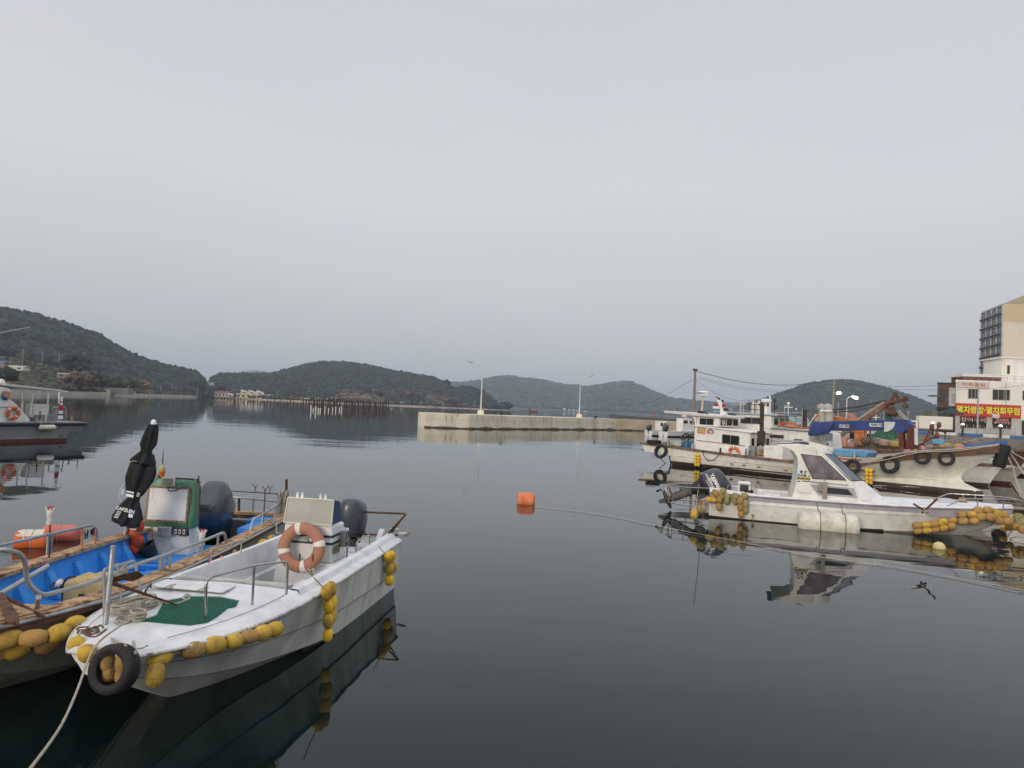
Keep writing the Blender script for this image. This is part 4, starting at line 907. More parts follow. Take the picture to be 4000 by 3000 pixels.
# parasol
ax = [B.hit(a, b, 0, 2.85) for a, b in [(452, 2262), (600, 1650)]]
pt_, pb_ = ax[1], ax[0]; pb_.z = max(pb_.z, ZD); A_ = (pt_ - pb_).normalized(); Lp = (pt_ - pb_).length
t, c = onboard(B, 'parasol', 'closed black parasol with white lettering leaning in the blue boat', 'parasol', pb_)
mb = mbt(c); mb.tube([pb_, pb_ + A_ * Lp * .99], .026, 10); part('pole', mb, mat('pale_pole', (.50, .47, .40), .5, bump=.05), t)
def at_row(py): return next((i for i in range(0, 1001) if (lambda p: True)), 0)
cloth = mat('black_parasol_cloth', (.012, .014, .015), .85, var=.3, vs=5, bump=.4, bs=60)
rows = [(.99, .055), (.965, .085), (.93, .10), (.88, .115), (.84, .118), (.81, .085), (.795, .08), (.775, .12), (.735, .20), (.72, .21), (.712, .14), (.70, .20), (.66, .215), (.60, .21), (.55, .17), (.50, .13), (.475, .085), (.465, .08), (.44, .12), (.38, .19), (.33, .235), (.295, .24), (.285, .20), (.28, .12)]
ux = Vector((0, 1, 0)); ux = (ux - A_ * ux.dot(A_)).normalized(); uy = A_.cross(ux)
def canopy(rows, ph, folds=5, amp=.27):
    secs = []
    for k, (f, r_) in enumerate(rows):
        q = []
        for j in range(42):
            a = 2 * math.pi * j / 42; rr = r_ * .92 * (1 + amp * math.copysign(abs(math.sin(folds * a + ph + k * .10)) ** .6, math.sin(folds * a + ph + k * .10)) * .8 + .12 * math.sin(3 * a + k * .5) + .06 * math.sin(11 * a + k)) * (.85 + .15 * math.cos(a * 2))
            q.append(pb_ + A_ * Lp * (f + .008 * math.sin(folds * a + ph)) + ux * math.cos(a) * rr + uy * math.sin(a) * rr)
        secs.append(q)
    return secs
mb = mbt(c); mb.loft(canopy(rows[:10], .4), close=True, cap0=True); part('canopy', mb, cloth, t, sharp=70)
mb = mbt(c); mb.loft(canopy(rows[10:], 2.0), close=True, cap0=True, cap1=True); cn = part('canopy_skirt', mb, cloth, t, sharp=70)
mb = mbt(c); mb.ell(pt_, (.045, .045, .05), 14, 8); mb.lathe([(.055, -.03), (.055, -.01)], 14, pt_); part('finial', mb, ink_w, t)
for f in (.803, .470):
    mb = mbt(c); rr_ = .085 if f > .6 else .088; mb.tube([pb_ + A_ * Lp * f + ux * math.cos(i * .314) * rr_ + uy * math.sin(i * .314) * rr_ for i in range(20)], .012, 6, closed=True); part('tie_strap', mb, cloth, t)
mb = mbt(c); q = pb_ + A_ * Lp * .79 + ux * .10; mb.prism([q, q + Vector((0, .05, -.02)), q + Vector((0, .09, -.22)), q + Vector((0, .05, -.20))], (-.008, 0, 0)); part('loose_strap', mb, cloth, t)
fwd = Vector((1, 0, 0)); fwd = (fwd - A_ * fwd.dot(A_)).normalized()
def onclo(f, off, d): return pb_ - c + A_ * Lp * f + ux * off + fwd * d
for f, off, w_, h_, d in [(.525, .02, .13, .022, .21), (.500, .02, .12, .045, .19), (.525, -.13, .04, .010, .17), (.515, -.13, .04, .010, .17), (.505, -.13, .04, .010, .17), (.495, -.125, .04, .010, .165), (.525, .13, .05, .010, .15), (.515, .13, .05, .010, .15), (.505, .125, .05, .010, .15), (.375, .13, .07, .06, .22),
                          (.385, -.06, .07, .010, .245), (.375, -.065, .07, .010, .25), (.365, -.07, .07, .010, .252), (.355, -.075, .07, .010, .255), (.345, -.08, .07, .010, .26)]:
    mb = MB(); o_ = onclo(f, off, d); mb.prism([o_ + ux * w_ / 2 - A_ * h_ / 2, o_ - ux * w_ / 2 - A_ * h_ / 2, o_ - ux * w_ / 2 + A_ * h_ / 2, o_ + ux * w_ / 2 + A_ * h_ / 2], fwd * .004); part('white_print', mb, ink_w, t)
text('lettering', 'CAFZLEN', .075, ink_w, t, onclo(.405, .03, .245), ux, A_, .002, .002)
# bucket
p = B.hit(580, 2172, 0, 2.55); p.z = max(p.z, .55); t, c = onboard(B, 'bucket', 'black rubber bucket tilted against the blue boat\'s console', 'bucket', p)
mb = mbt(c); rt = xrot(.5) @ yrot(.35); mb.lathe([(.02, -.11), (.10, -.11), (.105, -.10), (.155, .10), (.165, .10), (.165, .115), (.145, .115), (.10, -.08), (.01, -.085)], 24, c, rt); part('tub', mb, black_pl, t, sharp=30)
mb = mbt(c); mb.tube([c + rt @ Vector((.15 * math.cos(i * .35), .15 * math.sin(i * .35) * .3, .11 + .09 * math.sin(i * .35))) for i in range(10)], .007, 5); part('handle', mb, rust, t)
# life jackets
t, c = onboard(B, 'life_jackets', 'orange life jackets stuffed beside the green console', 'life jackets', B.hit(522, 2158, 0, 2.75))
red = mat('life_jacket_orange', (.55, .06, .02), .7, var=.25, vs=8, bump=.5)
for k in range(4):
    q = c + Vector((random.uniform(-.05, .05), (-.05 + .06 * (k % 2)), .06 + k * .13)); mb = mbt(c); mb.ell(q, (.10, .12, .10), 12, 8, xrot(random.uniform(-.3, .3)), pw=.6); part('jacket', mb, red if k != 2 else orange, t)
mb = mbt(c); mb.box(c + Vector((.10, .02, .42)), (.02, .10, .04)); part('reflective_band', mb, reflect_tape, t)
twist_rope(B, 'hanging_rope', 'pale rope hanging beside the parasol pole in the blue boat', [B.hit(484, 2115, 0, 3.0), B.hit(480, 2180, 0, 3.0), B.hit(482, 2235, 0, 3.05)], .014)
twist_rope(B, 'wire_loop', 'thin white wire loop behind the black parasol', [B.hit(a, b, 0, 2.75) for a, b in [(490, 1885), (468, 1915), (466, 1945), (490, 1968), (540, 1975), (585, 1960), (600, 1920), (590, 1890)]], .004, ink_w)
# coils over the rails
for lab, cx_, n_, wdt, yy, hh in (('pale rope hung in many turns over the blue boat\'s stern rail behind the motor', 842, 16, 1, 0, .34), ('pale rope coil hanging on the blue boat\'s port stern corner', 1104, 9, .35, 0, .62)):
    p = SX(cx_, 1915 if wdt == 1 else 1930, .08); t, c = onboard(B, 'rope_coil', lab, 'rope', p)
    for k in range(n_):
        o_ = (k - n_ / 2) * (.026 if wdt == 1 else .022); dd = random.uniform(-.02, .03); mb = mbt(c)
        mb.tube([c + Vector((.05 * math.cos(a) + (.0 if wdt == 1 else .05 * math.sin(k)), o_ + dd * .4 * math.sin(a) + (.05 * math.sin(a * .5) if wdt != 1 else 0), -hh * .42 + (hh * .5 + dd) * math.sin(a))) for a in np.linspace(0, 6.28, 22)], .012, 5); part('turn', mb, rope_m, t)
c = B.g(468, 2262, .85); t, c = onboard(B, 'rope_coil', 'pale rope bundle tied round the port rail beside the parasol foot', 'rope', B.hit(475, 2240, 1, .92)); mb = mbt(c)
for k in range(7): mb.torus(c + Vector((.02 * math.sin(k * 2), .0, .012 * k - .04)), .07 + .02 * math.sin(k), .012, basis((1, .1 * math.sin(k), 0), (0, .5, 1)) , 18, 6)
part('rope', mb, rope_m, t)
c = B.g(1070, 2045, .88); mb = mbt(c)
for k in range(5): mb.torus(c + Vector((0, 0, .02 + .015 * k)), .06 + .01 * math.sin(k * 3), .011, xrot(.1 * math.sin(k)), 16, 5)
mb.tube(catmull([c + Vector((0, .05, .03)), B.g(1080, 2080, .8), Vector(B.t @ (W.w(.6, -.98, .95) - B.o))], 12), .010, 5)
solo(B, 'mooring_rope', 'dark rope turns on the blue boat\'s port gunwale tied across to the white boat', 'rope', c, mb, rope_m)
c = B.g(90, 2400, .50); mb = mbt(c); coil(mb, B.g(90, 2400, .38), .22, 5, .010, .01, .6, .2); solo(B, 'rope_coil', 'loose white rope lying on the blue floor near the blue boat\'s bow', 'rope', c, mb, rope_m)
# fisherman's gloves on two posts
for px, py, pl, x, lab in ((197, 2000, 2100, None, 'red and white work glove stuck on a rusty rod at the blue boat\'s starboard rail'), (789, 2085, 2190, None, 'red and white work glove on a rusty rod beside the blue boat\'s motor')):
    yv = y2 if px < 300 else .80
    top = B.hit(px, py + 10, 1, yv); bot = B.hit(px - 4, pl + 60 if px < 300 else pl, 1, yv); bot.z = .86
    t, c = onboard(B, 'work_glove', lab, 'glove', bot); mb = mbt(c); mb.tube([bot, top], .012, 6); part('rod', mb, rust, t)
    gw, gr = mat('dirty_glove_white', (.62, .58, .52), .9, bump=.5), mat('glove_red', (.35, .02, .03), .7, bump=.2)
    mb = mbt(c); mb.lathe([(.045, -.14), (.05, -.12), (.035, -.07), (.045, -.02), (.05, .03), (.035, .06)], 12, top); part('cuff', mb, gw, t)
    for k in range(5):
        a = -1.0 + .5 * k; mb = mbt(c); mb.tube([top + Vector((.0, .03 * a, .03)), top + Vector((.01 * (-1) ** k, .055 * a, .09 + .02 * (k % 2))), top + Vector((.015, .07 * a, .105 - .012 * (k % 3)))], .019, 6); part('finger', mb, gr if k % 2 else gw, t)
# long pipe and anchor at the bow
a, b = B.hit(0, 2322, 0, 6.9), B.hit(185, 2212, 0, 5.9); t, c = onboard(B, 'steel_pipe', 'grey steel pipe lying slantwise across the blue boat\'s bow', 'pipe', a); mb = mbt(c); mb.tube([a - (b - a) * .35, b], .032, 12); part('pipe', mb, galv, t)
sh0, sh1 = B.g(-60, 2290, .98), B.g(185, 2418, .94); t, c = onboard(B, 'anchor', 'big rusty anchor lying on the wooden bow deck of the blue boat', 'anchor', sh0)
mb = mbt(c); mb.tube([sh0, sh1], .03, 6, r2=.018); part('shank', mb, rust, t)
fl = [B.g(q[0], q[1], .99) for q in [(-40, 2330), (12, 2325), (72, 2412), (75, 2445), (30, 2440), (0, 2370)]]; mb = mbt(c); mb.prism(fl, .035); part('fluke', mb, rust, t, bevel=.008)
mb = mbt(c); mb.tube([B.g(-60, 2250, .98), B.g(10, 2250, .98)], .02, 6); part('stock', mb, rust, t)
# floats along the bow
fl = [B.g(a, b, z) for a, b, z in [(18, 2500, .78), (120, 2492, .80), (215, 2474, .80), (283, 2440, .80)]]
for k, q in enumerate(fl):
    q.y += .03
floatline(B, [fl[0] + Vector((.35, -.3, 0))] + fl, .088, .245, [yellow, yellow, ochre], 'row of large worn yellow floats along the blue boat\'s port bow', None)
fl2 = [B.hit(a, b, 1, 1.06) for a, b in [(345, 2440), (372, 2425)]]
floatline(B, [B.g(10, 2545, .62), B.g(65, 2540, .62), B.g(180, 2520, .62)], .085, .24, [ochre, yellow], 'lower row of dull floats hanging beneath the blue boat\'s port bow', None)
floatline(B, [B.g(335, 2440, .72), B.g(372, 2410, .72)], .07, .20, ochre, 'dull brown floats squeezed between the two boats\' bows', None)
# orange cylinder buoys afloat behind it
def cyl_buoy(px, py, L_, r_, ang, m1, m2, label, split=False, el=0.0):
    g_ = G(px, py, r_ * .45); o = thing('mooring_buoy', label, 'buoy', (g_.x, g_.y, 0), ang)
    rt = basis((0, 0, 1), (0, 1, 0)) ; rt = Matrix(((0, 0, 1), (0, 1, 0), (-1, 0, 0)))
    prof = [(r_ * .5, -L_ / 2), (r_ * .88, -L_ / 2 + .03), (r_, -L_ / 2 + .10), (r_, -.03), (r_ * .95, 0), (r_, .03), (r_, L_ / 2 - .10), (r_ * .88, L_ / 2 - .03), (r_ * .5, L_ / 2)]
    mb = MB(); mb.lathe(prof, 24, (0, 0, r_ * .45), rt); part('body', mb, m1, o, sharp=50)
    if m2:
        mb = MB(); vs = mb; mb.torus((-.12, 0, r_ * .45), r_ * .99, .012, rt, 24, 6, a0=math.pi * .6, a1=math.pi * 1.4)
        pr = [(r_ * 1.004, -L_ / 2 + .10), (r_ * 1.004, L_ / 2 - .1)]; sec = []
        for i in range(13):
            a = math.pi - 1.0 + 2.0 * i / 12; sec.append([rt @ Vector((r_ * 1.006 * math.cos(a), r_ * 1.006 * math.sin(a), z)) + Vector((0, 0, r_ * .45)) for z in (-L_ / 2 + .10 + .05 * math.sin(i * 2.1), 0, L_ / 2 - .12)])
        mb.loft(sec); part('white_patch', mb, m2, o)
    mb = MB(); mb.tube([(0, r_ * .7, .1), (.05, r_ * 1.4, .02), (.1, r_ * 1.6, -.05)], .008, 5); mb.torus((.02, 0, r_ * .45), r_ * 1.01, .010, rt, 24, 6); part('strap_rope', mb, rope_m, o)
    return o
buoy_or = mat('buoy_orange', (.62, .13, .03), .6, dirt=(.40, .12, .05), da=.6, ds=5, bump=.2); buoy_pink = mat('buoy_faded_red', (.55, .14, .11), .55, dirt=(.45, .20, .18), da=.6, ds=4, bump=.15)
cyl_buoy(130, 2112, .66, .23, R(18), buoy_or, mat('buoy_white_paint', (.62, .58, .50), .7, bump=.3, var=.2, vs=20), 'orange cylinder buoy with flaking white top floating behind the blue boat')
cyl_buoy(238, 2088, .72, .215, R(8), buoy_pink, None, 'faded pinkish red cylinder buoy floating behind the orange and white one')
# ------------------------------------------------------------------ cream motorboat with the raked cabin
Y = Frame(7.0, 23.93, -17.8)
yb = boat('motorboat', 'cream motorboat with raked tinted cabin and tilted dark outboard', 'boat', Y)
YT = [(0, .45, -.3, .92, .02, 1.02, .82), (1.5, .4, -.35, .96, .0, 1.06, .80), (3, .3, -.36, .97, .0, 1.08, .80), (4.5, .2, -.36, .92, .02, 1.08, .81), (6, .1, -.32, .74, .08, 1.02, .84), (7.2, .05, -.1, .48, .20, .84, .88), (8.0, .04, .18, .30, .36, .62, .91), (8.5, .03, .48, .16, .58, .40, .93), (8.85, .03, .78, .08, .82, .16, .94)]
SY = smooth_tab(YT, 44); ysh = [(s[0], s[5], s[6]) for s in SY]
def sidehit(fr, px, py, tab, off=.08, sg=-1):
    y = tab[0][1]
    for _ in range(8):
        p = fr.hit(px, py, 1, sg * (y + off)); y += (lerp_tab(tab, min(max(p.x, tab[0][0]), tab[-1][0]))[0] - y) * .7
    return p
mb = MB(); secs = []
for x, kw, kz, cy, cz, sy, sz in SY:
    my, mz = sy - (sy - cy) * .28, cz + (sz - cz) * .66
    half = [(kw, kz), (cy, cz), (my, mz), (my + .03, mz + .01), (sy, sz)]
    secs.append([Vector((x, y, z)) for y, z in reversed(half)] + [Vector((x, -y, z)) for y, z in half])
mb.loft(secs, cap0=True, cap1=True); part('hull', mb, yam_white, yb, sharp=24)
lil = mat('lilac_grey_band', (.34, .35, .40), .5, dirt=(.42, .38, .38), da=.5, ds=4, bump=.05)
for sg in (-1, 1):
    mb = MB(); mb.loft([[Vector((x, sg * (sy + .012), sz - .03)), Vector((x, sg * (sy - (sy - cy) * .10 + .012), sz - .16 - (.10 if (x < 1.3 or x > 6.3) else 0)))] for x, kw, kz, cy, cz, sy, sz in SY if x < 8.4]); part('side_band', mb, lil, yb)
    mb = MB(); mb.tube([(x, sg * (y + .02), z - .01) for x, y, z in ysh], .026, 8); part('rubbing_strake', mb, mat('purple_grey_strake', (.24, .18, .21), .6, dirt=(.45, .42, .42), da=.6, ds=5), yb)
    mb = MB(); mb.loft([[Vector((x, sg * (cy + .012 + .05 * min(1, max(0, .1 - cz) * 4)), max(0, cz) + .035)), Vector((x, sg * (cy + .012), cz - .02)), Vector((x, sg * (cy - .1), cz - .1))] for x, kw, kz, cy, cz, sy, sz in SY if x < 5.4]); part('boot_stripe', mb, algae, yb)
# deck surfaces
mb = MB(); secs = []
for x, y, z in ysh:
    if x < 4.2: continue
    e = min(1, (x - 4.2) / .8); half = [(y, z), (y - .04, z + .05), (y - .14, z + .05), (y * .62, z + .06 + .09 * e * max(0, 1 - (x - 4.2) / 5.5)), (.02, z + .08 + .11 * e * max(0, 1 - (x - 4.2) / 5.5))]
    secs.append([Vector((x, q, w_)) for q, w_ in half] + [Vector((x, -q, w_)) for q, w_ in reversed(half)])
mb.loft(secs, cap0=True, cap1=True); part('foredeck', mb, white, yb, sharp=30)
for sg in (-1, 1):
    mb = MB(); mb.loft([[Vector((x, sg * y, z)), Vector((x, sg * (y - .03), z + .06 + .10 * max(0, 1 - x / 1.6))), Vector((x, sg * (y - .15), z + .06 + .10 * max(0, 1 - x / 1.6))), Vector((x, sg * (y - .17), z - .1)), Vector((x, sg * (y - .20), .38))] for x, y, z in ysh if x < 4.5]); part('side_deck', mb, white, yb, sharp=30)
mb = MB(); mb.box((2.2, 0, .37), (4.4, 1.75, .04)); part('cockpit_floor', mb, white_in, yb)
mb = MB(); mb.box((.06, 0, .58), (.12, 1.9, .50)); part('transom', mb, white, yb, bevel=.02)
mb = MB(); mb.box((1.95, -.3, .62), (.55, .7, .5)); part('seat_box', mb, white, yb, bevel=.03)
mb = MB(); mb.box((1.1, .45, .88), (.42, .34, .50)); lk = part('hatch_frame', mb, white, yb, bevel=.03); mb = MB(); mb.box((1.1, .27, .93), (.28, .02, .26)); part('opening', mb, black_pl, lk)
# cabin
def cab(p, zlow=.8, zhi=2.5): return .93 - .20 * max(0, (p - zlow)) / (zhi - zlow)
prof = [(2.53, .80), (2.66, 1.35), (2.70, 1.95), (2.66, 2.15), (2.52, 2.32), (2.30, 2.41), (2.05, 2.45), (2.05, 2.50), (2.7, 2.56), (3.35, 2.52), (3.50, 2.28), (4.28, 1.50), (4.36, 1.30), (4.45, 1.03), (4.6, .80)]
mb = MB(); a = [Vector((x, -cab(z), z)) for x, z in prof]; b = [Vector((x, cab(z), z)) for x, z in prof]; n = len(prof)
mb.add(a + b, [tuple(range(n - 1, -1, -1)), tuple(range(n, 2 * n))] + [(i, (i + 1) % n, n + (i + 1) % n, n + i) for i in range(n)])
cbn = part('cabin', mb, yam_white, yb, bevel=.04, sharp=30)
def cabp(pts, d, sg=-1): return [Vector((x, sg * (cab(z) + d), z)) for x, z in pts]
tint = mat('purple_tinted_window', (.13, .105, .125), .12, var=.5, vs=1.6, dirt=(.30, .27, .29), da=.5, ds=1.5, dth=.5, bump=0)
for sg in (-1, 1):
    wpts = [(2.78, 2.25), (3.38, 2.20), (4.12, 1.50), (3.14, 1.49)]
    mb = MB(); mb.prism(cabp(wpts, .002, sg), (0, sg * .012, 0)); wn = part('side_window', mb, tint, yb)
    mb = MB(); q = cabp(wpts, .012, sg); mb.tube(q, .016, 6, closed=True); part('window_seal', mb, black_pl, wn)
    mb = MB(); mb.prism(cabp([(3.05, 1.30), (4.34, 1.28), (4.44, .98), (3.32, .98)], .001, sg), (0, sg * .008, 0)); part('grey_panel', mb, lil, yb)
    mb = MB(); mb.prism(cabp([(3.30, 1.25), (4.16, 1.23), (4.32, 1.05), (3.42, 1.05)], .006, sg), (0, sg * .012, 0)); part('lower_window', mb, glass, yb)
    mb = MB(); mb.tube([(3.05, sg * 1.0, 1.40), (4.15, sg * 1.0, 1.37)], .014, 6)
    for xx in (3.08, 4.12): mb.tube([(xx, sg * .92, 1.39), (xx, sg * 1.0, 1.39)], .012, 6)
    part('cabin_rail', mb, steel, yb)
mb = MB()                        # nose of the cabin and the coachroof running down to the foredeck, both narrower towards the bow
mb.hexa([(4.25, -.90, .84), (5.45, -.50, .84), (5.45, .50, .84), (4.25, .90, .84)], [(4.20, -.845, 1.50), (4.66, -.46, 1.50), (4.66, .46, 1.50), (4.20, .845, 1.50)])
mb.hexa([(3.30, -.73, 2.30), (3.80, -.42, 2.27), (3.80, .42, 2.27), (3.30, .73, 2.30)], [(3.2, -.70, 2.51), (3.52, -.40, 2.49), (3.52, .40, 2.49), (3.2, .70, 2.51)])
part('cabin_nose', mb, white, yb, bevel=.04)
wsm = mat('grey_windscreen', (.13, .16, .20), .08, var=.3, vs=2, bump=0); seg = [(4.24, -.845, 3.42, -.73), (4.64, -.46, 3.79, -.42), (4.64, .46, 3.79, .42), (4.24, .845, 3.42, .73)]
wsn = None
for (xa, ya, xb, yb_), (xc, yc, xd_, yd) in zip(seg, seg[1:]):
    q = [Vector((xa, ya, 1.50)), Vector((xc, yc, 1.50)), Vector((xd_, yd, 2.28)), Vector((xb, yb_, 2.28))]
    mb = MB(); mb.prism(q, (-.015, 0, -.015)); pn_ = part('windscreen_pane', mb, wsm, yb)
    mb = MB(); mb.tube(q, .017, 6, closed=True); part('pane_seal', mb, black_pl, pn_)
mb = MB(); mb.prism([Vector((5.0, -.3, 1.24)), Vector((5.2, -.3, 1.08)), Vector((5.2, -.12, 1.08)), Vector((5.0, -.12, 1.24))], (.03, 0, .03)); part('nav_plate', mb, lil, yb)
# registration marks on the cabin side
def cabtext(name, s, px, py, size, m, bold=.002, sx=1.0, bg=None, bgs=None, d=.006):
    p = Y.hit(px, py, 1, -.84); o_ = Vector((p.x, -(cab(p.z) + d), p.z))
    if bg: mb = MB(); mb.box(o_ + Vector((0, .004, 0)), (bgs[0], .006, bgs[1])); bgp = part(name + '_plate', mb, bg, yb); return text(name, s, size, m, bgp, o_, (1, 0, -.03), (0, 0, 1), .002, bold, sx)
    return text(name, s, size, m, yb, o_, (1, 0, -.03), (0, 0, 1), .002, bold, sx)
cabtext('island_mark', '愛 媛', 3139, 1845, .10, ink)
cabtext('number_mark', '91', 3137, 1857, .08, ink_w, .002, 1, ink, (.125, .08)); cabtext('class_mark', '雲', 3154, 1859, .08, ink_w, .002, 1, ink, (.125, .08))
mb = MB(); p = Y.hit(3121, 1856, 1, -.84); mb.lathe([(.055, 0), (.055, .008)], 18, (p.x, -(cab(p.z) + .001), p.z), xrot(math.pi / 2)); part('round_badge', mb, mat('badge_blue', (.16, .35, .52), .5, bump=0), yb)
cabtext('registration', '80-MB-2703', 3139, 1870, .072, ink, .002, 1.0, mat('plate_yellow', (.48, .36, .10), .6, bump=0), (.42, .10))
cabtext('builder_name', 'Yanmar', 3140, 1924, .13, mat('pale_gold_letters', (.66, .60, .45), .5, bump=0), .003, 1.15)
for px, w_ in ((3121, .09), (3155, .34)):
    p = Y.hit(px, 1880, 1, -.84); mb = MB(); mb.box((p.x, -(cab(p.z) + .003), p.z), (w_, .006, .03)); part('trim_line', mb, ink, yb)
# roof items, rails, cage
mb = MB(); mb.box((2.55, .1, 2.62), (1.25, .9, .05)); mb.box((2.75, -.25, 2.585), (.3, .12, .04)); part('roof_rack', mb, mat('grey_roof_board', (.30, .33, .34), .7, bump=.2), yb, bevel=.02)
mb = MB(); mb.box((2.9, -.42, 2.58), (.26, .18, .08)); part('roof_vent', mb, black_pl, yb, bevel=.01)
def pipes(name, lines, r, m, fr, par, rad=.1): 
    mb = MB()
    for l in lines: mb.tube(roundpath(l, rad), r, 7)
    return part(name, mb, m, par)
Z = Y.hit
topl = [Z(a, b, 1, c) for a, b, c in [(2760, 1902, -.55), (2700, 1905, -.55), (2640, 1903, -.50), (2624, 1897, -.30), (2640, 1890, 0), (2720, 1890, .35), (2790, 1895, .5)]]
cage = MB()
ring_t = catmull([(.05, -.80, .93), (-.5, -.72, .90), (-1.15, -.55, .88), (-1.45, 0, .88), (-1.15, .55, .88), (-.5, .72, .90), (.05, .8, .93)], 28)
ring_b = catmull([(-.0, -.75, .34), (-.5, -.70, .30), (-1.15, -.55, .30), (-1.45, 0, .30), (-1.15, .55, .30), (-.5, .70, .30), (-.0, .75, .34)], 28)
mb = MB(); mb.tube(ring_t, .019, 8); part('cage_ring', mb, steel, yb); mb = MB(); mb.tube(ring_b, .019, 8); part('cage_ring', mb, steel, yb)
for i in (7, 10, 12, 16, 18, 21):
    mb = MB(); mb.tube([ring_b[i], ring_t[i]], .014, 6); part('cage_bar', mb, mat('worn_steel_bar', (.30, .22, .17), .5, metal=.5), yb)
pipes('stern_rail', [[(.55, -.98, .98), (.62, -.98, 1.16), (1.35, -.98, 1.14), (1.5, -.98, .92)]], .015, steel, Y, yb, .08)
pipes('stern_rail', [[(.55, .98, .98), (.62, .98, 1.22), (1.55, .98, 1.20), (1.7, .98, .92)]], .015, steel, Y, yb, .08)
for sg in (-1, 1):
    pipes('pulpit_rail', [[(6.9, sg * .80, .92), (7.35, sg * .76, 1.18), (8.3, sg * .52, 1.22), (9.0, sg * .16, 1.22), (9.35, 0, 1.0)], [(7.75, sg * .68, .95), (7.75, sg * .66, 1.2)], [(8.5, sg * .40, .95), (8.5, sg * .42, 1.22)]], .017, steel, Y, yb, .12)
mb = MB(); mb.box((9.1, 0, .95), (.6, .26, .07)); mb.tube([(9.35, -.1, 1.0), (9.35, .1, 1.0)], .05, 8); part('bow_platform', mb, wood_grey, yb, bevel=.01)
mb = MB(); mb.box((7.2, -.05, 1.02), (.9, .05, .03), rz=-.1); part('deck_seam', mb, black_pl, yb)
mb = MB(); mb.ell((7.05, -.2, .98), (.30, .30, .14), 18, 8); part('hatch_dome', mb, mat('cloudy_dome', (.45, .47, .50), .3, bump=0), yb)
outboard(yb, (-.22, 0, .90), 1.32, yrot(R(64)), side_txt='YAMAHA')
mb = MB(); pz = sidehit(Y, 2940, 2013, ysh, -.02); mb.lathe([(.045, 0), (.045, .02), (.02, .03)], 12, pz, xrot(math.pi / 2)); part('drain', mb, mat('verdigris', (.16, .24, .20), .7), yb)
mb = MB(); p2 = sidehit(Y, 2941, 2045, ysh, -.05); mb.box((pz + p2) / 2 + Vector((0, -.0, -.03)), (.022, .012, abs(pz.z - p2.z))); part('rust_streak', mb, mat('orange_rust_streak', (.42, .17, .04), .8, var=.3, vs=20), yb)
# float strings
def fstr(fr, tab, L, r, ln, m, label, scale=5.53, ox=0, oy=0, off=.13, sg=-1, tie=None, split=None):
    pts = [sidehit(fr, ox + a / scale, oy + b / scale, tab, off, sg) for a, b in L]
    return floatline(fr, pts, r, ln, m, label, ([sidehit(fr, ox + tie[0] / scale, oy + tie[1] / scale, tab, 0, sg)] if tie else []) + pts)
YM = [yellow, ochre, mat('mossy_foam', (.30, .26, .11), .85, var=.3, vs=8, dirt=(.14, .13, .08), da=.8, ds=6, bump=.5)]
kw_ = dict(ox=2600, oy=1820)
fstr(Y, ysh, [(1235, 545), (1200, 640), (1330, 660), (1320, 750)], .10, .24, [YM[2]], 'string of mossy yellow floats draped on the cream motorboat\'s quarter, nearer its stern', tie=(1150, 500), **kw_)
fstr(Y, ysh, [(1080, 595), (1160, 730), (1150, 885)], .10, .25, [ochre], 'string of three brownish floats under the cream motorboat\'s stern corner', tie=(1150, 500), off=.2, **kw_)
fstr(Y, ysh, [(945, 730), (1045, 740)], .10, .24, [YM[0]], 'pair of pale yellow floats at the cream motorboat\'s stern corner', tie=(965, 600), off=.16, **kw_)
fstr(Y, ysh, [(1500, 665), (1495, 755)], .10, .25, [YM[2]], 'pair of mossy floats in the middle of the cream motorboat\'s stern cluster', tie=(1600, 600), **kw_)
fstr(Y, ysh, [(1615, 750), (1610, 895), (1625, 1050)], .10, .25, [ochre], 'hanging string of three brown floats low on the cream motorboat\'s side', tie=(1650, 560), off=.2, **kw_)
fstr(Y, ysh, [(1705, 655), (1715, 810), (1715, 950)], .10, .25, [YM[2], mat('grey_foam', (.34, .30, .20), .85, dirt=(.2, .17, .12), da=.6, ds=5, bump=.4)], 'hanging string of three greyish floats beside the brown ones', tie=(1650, 560), **kw_)
pts = [Z(2600 + a / 5.53, 1820 + b / 5.53, 0, -.35) for a, b in [(720, 420), (630, 1020), (620, 1075)]]
floatline(Y, pts[1:], .12, .25, [yellow], 'yellow floats hanging from the steel cage into the water behind the motorboat', pts)
pts = [Z(2600 + a / 5.53, 1820 + b / 5.53, 0, -.15) for a, b in [(700, 420), (780, 935)]]; floatline(Y, [pts[1]], .13, .27, [YM[2]], 'single mossy float hanging inside the motorboat\'s steel cage', pts)
kb = dict(ox=3600, oy=1850)
fstr(Y, ysh, [(-90, 1120), (95, 1120), (275, 1090), (455, 1055), (675, 1020)], .115, .26, [ochre, yellow], 'upper of the two float rows lashed along the motorboat\'s bow shoulder', off=.12, **kb)
fstr(Y, ysh, [(-80, 1240), (110, 1230), (300, 1210), (475, 1175), (645, 1140)], .115, .26, [ochre, yellow], 'lower of the two float rows lashed along the motorboat\'s bow shoulder', off=.14, **kb)
fstr(Y, ysh, [(870, 880), (1080, 890), (1220, 800), (1440, 790), (1610, 870), (1770, 900), (1880, 1000)], .125, .28, [ochre, yellow, ochre], 'upper string of big brownish floats round the motorboat\'s bow', off=.10, **kb)
fstr(Y, ysh, [(900, 1030), (1130, 1030), (1285, 935), (1480, 945), (1660, 1020), (1840, 1040)], .125, .28, [ochre], 'lower string of big brownish floats round the motorboat\'s bow', off=.20, **kb)
pts = [Z(3600 + a / 5.53, 1850 + b / 5.53, 0, 9.0) for a, b in [(1770, 1190), (1905, 1160), (2030, 1150), (2180, 1210)]]
floatline(Y, pts, .115, .25, [yellow, ochre], 'short string of yellow floats hanging under the tip of the motorboat\'s bow', None)
